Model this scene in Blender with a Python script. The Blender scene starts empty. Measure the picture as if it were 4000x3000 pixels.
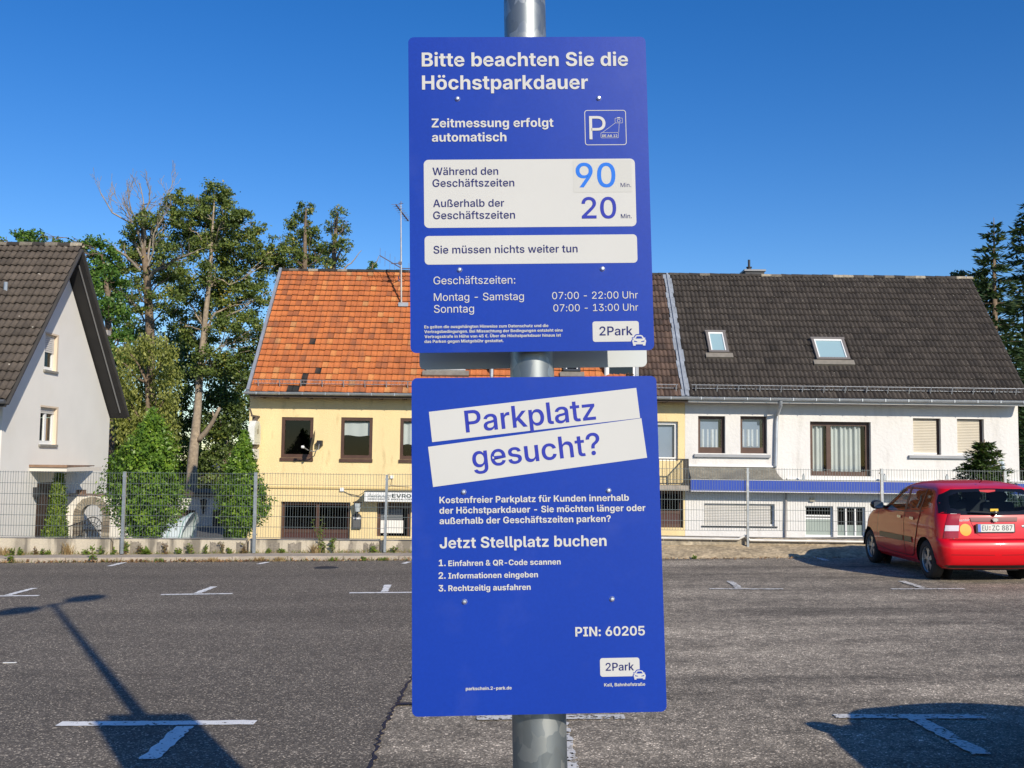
import bpy, bmesh, math, random
import numpy as np
from mathutils import Vector, Matrix, Euler
from mathutils.bvhtree import BVHTree
from mathutils.geometry import tessellate_polygon

S = bpy.context.scene
COL = S.collection
rnd = random.Random(11)
NR = np.random.RandomState(5)

# ------------------------------------------------------------------ camera
PITCH, ROLL, FPX, CAMZ = math.atan(295 / 4000), 0.012, 4000.0, 1.8
c_f = np.array([0, math.cos(PITCH), math.sin(PITCH)])
c_r0 = np.array([1.0, 0, 0]); c_u0 = np.cross(c_r0, c_f)
c_r = math.cos(ROLL) * c_r0 + math.sin(ROLL) * c_u0
c_u = -math.sin(ROLL) * c_r0 + math.cos(ROLL) * c_u0
CAM = np.array([0, 0, CAMZ])
cd = bpy.data.cameras.new('camera'); cd.sensor_width = 36; cd.sensor_fit = 'HORIZONTAL'
cd.lens = 36 * FPX / 4000; cd.clip_start = 0.05; cd.clip_end = 3000
cam = bpy.data.objects.new('camera', cd); COL.objects.link(cam)
m = Matrix.Identity(4)
for i in range(3):
    m[i][0], m[i][1], m[i][2], m[i][3] = c_r[i], c_u[i], -c_f[i], CAM[i]
cam.matrix_world = m
S.camera = cam

# ------------------------------------------------------------------ sky and sun
SUN_EL, SUN_AZ = math.radians(28.0), math.radians(28.77)      # the sun stands behind the viewer, to the right
sdir = Vector((math.sin(SUN_AZ) * math.cos(SUN_EL), -math.cos(SUN_AZ) * math.cos(SUN_EL), math.sin(SUN_EL)))
w = bpy.data.worlds.new('World'); S.world = w; w.use_nodes = True
nt = w.node_tree
sky = nt.nodes.new('ShaderNodeTexSky'); sky.sky_type = 'NISHITA'; sky.sun_disc = False
sky.sun_elevation = SUN_EL; sky.sun_rotation = math.atan2(sdir.x, sdir.y)
sky.altitude = 400; sky.air_density = 1.0; sky.dust_density = 0.25; sky.ozone_density = 3.1
bg = nt.nodes['Background']; bg.inputs[1].default_value = 0.136
hs = nt.nodes.new('ShaderNodeHueSaturation'); hs.inputs['Saturation'].default_value = 1.36; hs.inputs['Hue'].default_value = 0.512
nt.links.new(sky.outputs[0], hs.inputs['Color']); nt.links.new(hs.outputs[0], bg.inputs[0])
sl = bpy.data.lights.new('sun', 'SUN'); sl.energy = 5.0; sl.angle = math.radians(0.55); sl.color = (1.0, 0.91, 0.77)
so = bpy.data.objects.new('sun', sl); COL.objects.link(so)
so.rotation_euler = (-sdir).to_track_quat('-Z', 'Y').to_euler(); so.location = sdir * 60
S.view_settings.view_transform = 'Standard'; S.view_settings.look = 'None'
S.view_settings.exposure = 0.0; S.view_settings.gamma = 1.0
S.cycles.max_bounces = 8; S.cycles.transparent_max_bounces = 16

# ------------------------------------------------------------------ from the photograph's pixels to places
def ray(px, py):
    return c_f + c_r * (px - 2000) / FPX - c_u * (py - 1500) / FPX
def at(px, py, Y):
    d = ray(px, py); return CAM + d * (Y / d[1])
def hitX(px, py, X):
    d = ray(px, py); return CAM + d * (X / d[0])
def hitP(px, py, p0, n):
    d = ray(px, py); return CAM + d * (np.dot(np.array(p0) - CAM, n) / np.dot(d, n))
SLOPE = 0.018                                                 # the car park rises a little to the right
def gnd(px, py, up=0.0):
    d = ray(px, py); t = (up - CAMZ) / (d[2] - SLOPE * d[0]); return CAM + d * t
def gz(x): return SLOPE * x
def street_z(x): return -0.80 + SLOPE * max(-40, min(40, x))

# ------------------------------------------------------------------ materials
MATS = {}
def lin(r, g, b):
    f = lambda v: ((v / 255 + 0.055) / 1.055) ** 2.4 if v > 10 else v / 255 / 12.92
    return (f(r), f(g), f(b))
def mat(name, col, rough=0.75, metal=0.0, var=0.0, vscale=2.0, fine=0.0, fscale=60.0, bump=0.0, bscale=80.0, coat=0.0, spec=0.5,
        tint=None, stain=None, back=None, vstretch=None):
    """procedural surface: base colour, broad and fine mottling, bump; tint = colour stops driven by the per-face attribute 'tint'"""
    if name in MATS: return MATS[name]
    M = bpy.data.materials.new(name); M.use_nodes = True; MATS[name] = M
    N, Lk = M.node_tree.nodes, M.node_tree.links
    b = N['Principled BSDF']
    b.inputs['Roughness'].default_value = rough; b.inputs['Metallic'].default_value = metal
    b.inputs['Coat Weight'].default_value = coat; b.inputs['Coat Roughness'].default_value = 0.04
    b.inputs['Specular IOR Level'].default_value = spec
    tc = N.new('ShaderNodeTexCoord')
    src = tc.outputs['Object']
    if vstretch:
        mp = N.new('ShaderNodeMapping'); mp.inputs['Scale'].default_value = vstretch
        Lk.new(src, mp.inputs[0]); srcv = mp.outputs[0]
    else: srcv = src
    rgb = N.new('ShaderNodeRGB'); rgb.outputs[0].default_value = (*col, 1); out = rgb.outputs[0]
    if tint:
        a = N.new('ShaderNodeAttribute'); a.attribute_name = 'tint'
        cr = N.new('ShaderNodeValToRGB'); e = cr.color_ramp.elements
        for i, (p, c) in enumerate(tint):
            el = e[i] if i < 2 else e.new(p)
            el.position = p; el.color = (*c, 1)
        Lk.new(a.outputs['Fac'], cr.inputs[0]); out = cr.outputs[0]
    def mul(o, scale, amt, detail, vec):
        n = N.new('ShaderNodeTexNoise'); n.inputs['Scale'].default_value = scale; n.inputs['Detail'].default_value = detail
        Lk.new(vec, n.inputs['Vector'])
        mr = N.new('ShaderNodeMapRange'); mr.inputs[1].default_value = 0.25; mr.inputs[2].default_value = 0.75
        mr.inputs[3].default_value = 1 - amt; mr.inputs[4].default_value = 1 + amt
        Lk.new(n.outputs[0], mr.inputs[0])
        mx = N.new('ShaderNodeMix'); mx.data_type = 'RGBA'; mx.blend_type = 'MULTIPLY'; mx.inputs[0].default_value = 1
        Lk.new(o, mx.inputs[6]); Lk.new(mr.outputs[0], mx.inputs[7]); return mx.outputs[2]
    if var: out = mul(out, vscale, var, 5, srcv)
    if fine: out = mul(out, fscale, fine, 2, src)
    if stain:
        sc, scale, lo, hi, amt = stain
        n = N.new('ShaderNodeTexNoise'); n.inputs['Scale'].default_value = scale; n.inputs['Detail'].default_value = 6
        Lk.new(srcv, n.inputs['Vector'])
        mr = N.new('ShaderNodeMapRange'); mr.inputs[1].default_value = lo; mr.inputs[2].default_value = hi; mr.inputs[4].default_value = amt
        Lk.new(n.outputs[0], mr.inputs[0])
        mx = N.new('ShaderNodeMix'); mx.data_type = 'RGBA'; Lk.new(mr.outputs[0], mx.inputs[0]); Lk.new(out, mx.inputs[6])
        mx.inputs[7].default_value = (*sc, 1); out = mx.outputs[2]
    if back:
        gm = N.new('ShaderNodeNewGeometry'); mx = N.new('ShaderNodeMix'); mx.data_type = 'RGBA'
        Lk.new(gm.outputs['Backfacing'], mx.inputs[0]); Lk.new(out, mx.inputs[6]); mx.inputs[7].default_value = (*back, 1); out = mx.outputs[2]
    Lk.new(out, b.inputs['Base Color'])
    if bump:
        n = N.new('ShaderNodeTexNoise'); n.inputs['Scale'].default_value = bscale; n.inputs['Detail'].default_value = 4
        Lk.new(src, n.inputs['Vector'])
        bp = N.new('ShaderNodeBump'); bp.inputs['Strength'].default_value = 1.0; bp.inputs['Distance'].default_value = bump
        Lk.new(n.outputs[0], bp.inputs['Height']); Lk.new(bp.outputs[0], b.inputs['Normal'])
    return M
def leafmat(name, stops, rough=0.5, transl=0.3, tcol=None):
    if name in MATS: return MATS[name]
    M = bpy.data.materials.new(name); M.use_nodes = True; MATS[name] = M
    N, Lk = M.node_tree.nodes, M.node_tree.links
    b = N['Principled BSDF']; b.inputs['Roughness'].default_value = rough; b.inputs['Specular IOR Level'].default_value = 0.35
    a = N.new('ShaderNodeAttribute'); a.attribute_name = 'tint'
    cr = N.new('ShaderNodeValToRGB'); e = cr.color_ramp.elements
    for i, (p, c) in enumerate(stops):
        el = e[i] if i < 2 else e.new(p)
        el.position = p; el.color = (*c, 1)
    Lk.new(a.outputs['Fac'], cr.inputs[0]); Lk.new(cr.outputs[0], b.inputs['Base Color'])
    t = N.new('ShaderNodeBsdfTranslucent')
    g = N.new('ShaderNodeMix'); g.data_type = 'RGBA'; g.blend_type = 'MULTIPLY'; g.inputs[0].default_value = 1
    Lk.new(cr.outputs[0], g.inputs[6]); g.inputs[7].default_value = (*(tcol or (1.6, 1.7, 0.5)), 1); Lk.new(g.outputs[2], t.inputs[0])
    mx = N.new('ShaderNodeMixShader'); mx.inputs[0].default_value = transl
    Lk.new(b.outputs[0], mx.inputs[1]); Lk.new(t.outputs[0], mx.inputs[2]); Lk.new(mx.outputs[0], N['Material Output'].inputs[0])
    return M
def glassmat(name, tintc=(0.75, 0.8, 0.8), ior=1.5, boost=0.0):
    if name in MATS: return MATS[name]
    M = bpy.data.materials.new(name); M.use_nodes = True; MATS[name] = M
    N, Lk = M.node_tree.nodes, M.node_tree.links
    N.remove(N['Principled BSDF'])
    t = N.new('ShaderNodeBsdfTransparent'); t.inputs[0].default_value = (*tintc, 1)
    g = N.new('ShaderNodeBsdfGlossy'); g.inputs['Roughness'].default_value = 0.02
    fr = N.new('ShaderNodeLayerWeight'); fr.inputs[0].default_value = 0.5     # a thin pane mirrors alike from both sides
    pw = N.new('ShaderNodeMath'); pw.operation = 'POWER'; pw.inputs[1].default_value = 5; Lk.new(fr.outputs['Facing'], pw.inputs[0])
    ad = N.new('ShaderNodeMath'); ad.operation = 'MULTIPLY_ADD'; ad.use_clamp = True; ad.inputs[1].default_value = 0.9; ad.inputs[2].default_value = ((ior - 1) / (ior + 1)) ** 2 + boost
    Lk.new(pw.outputs[0], ad.inputs[0])
    mx = N.new('ShaderNodeMixShader'); Lk.new(ad.outputs[0], mx.inputs[0]); Lk.new(t.outputs[0], mx.inputs[1]); Lk.new(g.outputs[0], mx.inputs[2])
    Lk.new(mx.outputs[0], N['Material Output'].inputs[0])
    return M

# ------------------------------------------------------------------ objects
ORG = {}
def org(o): return ORG.get(o.name, np.zeros(3)) if o else np.zeros(3)
def tag(o, label=None, cat=None, group=None, kind=None):
    if label: o['label'] = label
    if cat: o['category'] = cat
    if group: o['group'] = group
    if kind: o['kind'] = kind
    return o
def thing(name, label, cat, loc=(0, 0, 0), group=None, rot=(0, 0, 0)):
    o = bpy.data.objects.new(name, None); COL.objects.link(o)
    o.location = loc; o.rotation_euler = rot; o.empty_display_size = 0.2
    ORG[o.name] = np.array(loc, float)
    return tag(o, label, cat, group)
def link(name, me, material, parent=None, smooth=False, angle=None):
    o = bpy.data.objects.new(name, me); COL.objects.link(o)
    if material is not None:
        for mm in (material if isinstance(material, (list, tuple)) else [material]): me.materials.append(mm)
    if smooth:
        me.polygons.foreach_set('use_smooth', np.ones(len(me.polygons), bool))
        if angle: me.set_sharp_from_angle(angle=math.radians(angle))
    if parent is not None:
        o.parent = parent; ORG[o.name] = org(parent)
    return o
def mesh_np(name, V, F, material, parent=None, tint=None, smooth=False, local=False, angle=None):
    V = np.asarray(V, np.float32).reshape(-1, 3)
    if not local: V = V - org(parent).astype(np.float32)
    F = np.asarray(F, np.int32)
    k = F.shape[1]
    me = bpy.data.meshes.new(name)
    me.vertices.add(len(V)); me.vertices.foreach_set('co', V.ravel())
    me.loops.add(F.size); me.loops.foreach_set('vertex_index', F.ravel())
    me.polygons.add(len(F)); me.polygons.foreach_set('loop_start', np.arange(0, F.size, k, dtype=np.int32))
    me.update(calc_edges=True)
    if tint is not None:
        a = me.attributes.new('tint', 'FLOAT', 'FACE'); a.data.foreach_set('value', np.asarray(tint, np.float32))
    me.validate()
    return link(name, me, material, parent, smooth, angle)
class MB:
    """collects boxes, tubes, strips; build() links them as ONE mesh"""
    def __init__(s): s.v, s.f, s.t = [], [], []
    def add(s, vs, fs, t=0.5):
        n = len(s.v); s.v += [tuple(map(float, q)) for q in vs]
        s.f += [tuple(n + i for i in q) for q in fs]; s.t += [t] * len(fs); return s
    def box(s, x0, x1, y0, y1, z0, z1, t=0.5):
        v = [(x, y, z) for z in (z0, z1) for y in (y0, y1) for x in (x0, x1)]
        return s.add(v, [(0, 2, 3, 1), (4, 5, 7, 6), (0, 1, 5, 4), (2, 6, 7, 3), (0, 4, 6, 2), (1, 3, 7, 5)], t)
    def hexa(s, v, t=0.5):
        return s.add(v, [(0, 2, 3, 1), (4, 5, 7, 6), (0, 1, 5, 4), (2, 6, 7, 3), (0, 4, 6, 2), (1, 3, 7, 5)], t)
    def bar(s, p, q, wx, wy=None, up=(0, 0, 1), t=0.5):
        p, q = Vector(p), Vector(q); d = (q - p).normalized(); u = Vector(up)
        if abs(d.dot(u)) > 0.95: u = Vector((0, 1, 0))
        a = d.cross(u).normalized(); b = a.cross(d).normalized(); wy = wy or wx
        vs = [e + a * (wx / 2 * i) + b * (wy / 2 * j) for e in (p, q) for j in (-1, 1) for i in (-1, 1)]
        return s.hexa(vs, t)
    def tube(s, pts, rs, n=8, cap=True, t=0.5):
        pts = [Vector(p) for p in pts]
        if not hasattr(rs, '__len__'): rs = [rs] * len(pts)
        base = len(s.v); prev = None
        for i, p in enumerate(pts):
            d = (pts[min(i + 1, len(pts) - 1)] - pts[max(i - 1, 0)]).normalized()
            if prev is None:
                a = d.orthogonal().normalized()
            else:
                a = (prev - d * prev.dot(d)); a = a.normalized() if a.length > 1e-6 else d.orthogonal().normalized()
            prev = a; b = d.cross(a)
            for k in range(n):
                an = 2 * math.pi * k / n
                s.v.append(tuple(p + (a * math.cos(an) + b * math.sin(an)) * rs[i]))
        for i in range(len(pts) - 1):
            for k in range(n):
                s.f.append((base + i * n + k, base + i * n + (k + 1) % n, base + (i + 1) * n + (k + 1) % n, base + (i + 1) * n + k)); s.t.append(t)
        if cap:
            s.f.append(tuple(base + k for k in range(n))[::-1]); s.t.append(t)
            s.f.append(tuple(base + (len(pts) - 1) * n + k for k in range(n))); s.t.append(t)
        return s
    def lathe(s, prof, c=(0, 0, 0), axis='z', n=24, t=0.5):
        base = len(s.v)
        for r, h in prof:
            for k in range(n):
                a = 2 * math.pi * k / n; x, y = r * math.cos(a), r * math.sin(a)
                q = (x, y, h) if axis == 'z' else (h, x, y) if axis == 'x' else (y, h, x)
                s.v.append((c[0] + q[0], c[1] + q[1], c[2] + q[2]))
        for i in range(len(prof) - 1):
            for k in range(n):
                s.f.append((base + i * n + k, base + i * n + (k + 1) % n, base + (i + 1) * n + (k + 1) % n, base + (i + 1) * n + k)); s.t.append(t)
        return s
    def prism(s, poly, fn, d0, d1, t=0.5):
        """poly: 2-D outline; fn(u, v, d) -> point; extruded from d0 to d1"""
        n = len(poly); vs = [fn(u, v, d) for d in (d0, d1) for u, v in poly]
        tri = tessellate_polygon([[Vector((u, v, 0)) for u, v in poly]])
        fs = [tuple(q) for q in tri] + [tuple(n + i for i in q)[::-1] for q in tri] + [(i, (i + 1) % n, n + (i + 1) % n, n + i) for i in range(n)]
        return s.add(vs, fs, t)
    def build(s, name, material, parent=None, smooth=False, local=False, angle=None, tint=False):
        me = bpy.data.meshes.new(name)
        o = np.zeros(3) if local else org(parent)
        me.from_pydata([(x - o[0], y - o[1], z - o[2]) for x, y, z in s.v], [], s.f)
        me.update()
        bm = bmesh.new(); bm.from_mesh(me); bmesh.ops.recalc_face_normals(bm, faces=bm.faces); bm.to_mesh(me); bm.free()
        if tint:
            a = me.attributes.new('tint', 'FLOAT', 'FACE'); a.data.foreach_set('value', np.array(s.t, np.float32))
        return link(name, me, material, parent, smooth, angle)
def copy_tree(o, parent=None):
    c = o.copy(); COL.objects.link(c)
    if parent is not None: c.parent = parent
    for ch in list(o.children): copy_tree(ch, c)
    return c
def rrect(w, h, r, n=5, cx=0, cy=0):
    pts = []
    for sx, sy, a0 in ((1, 1, 0), (-1, 1, 90), (-1, -1, 180), (1, -1, 270)):
        for k in range(n + 1):
            a = math.radians(a0 + 90 * k / n)
            pts.append((cx + sx * (w / 2 - r) + r * math.cos(a), cy + sy * (h / 2 - r) + r * math.sin(a)))
    return pts

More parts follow.
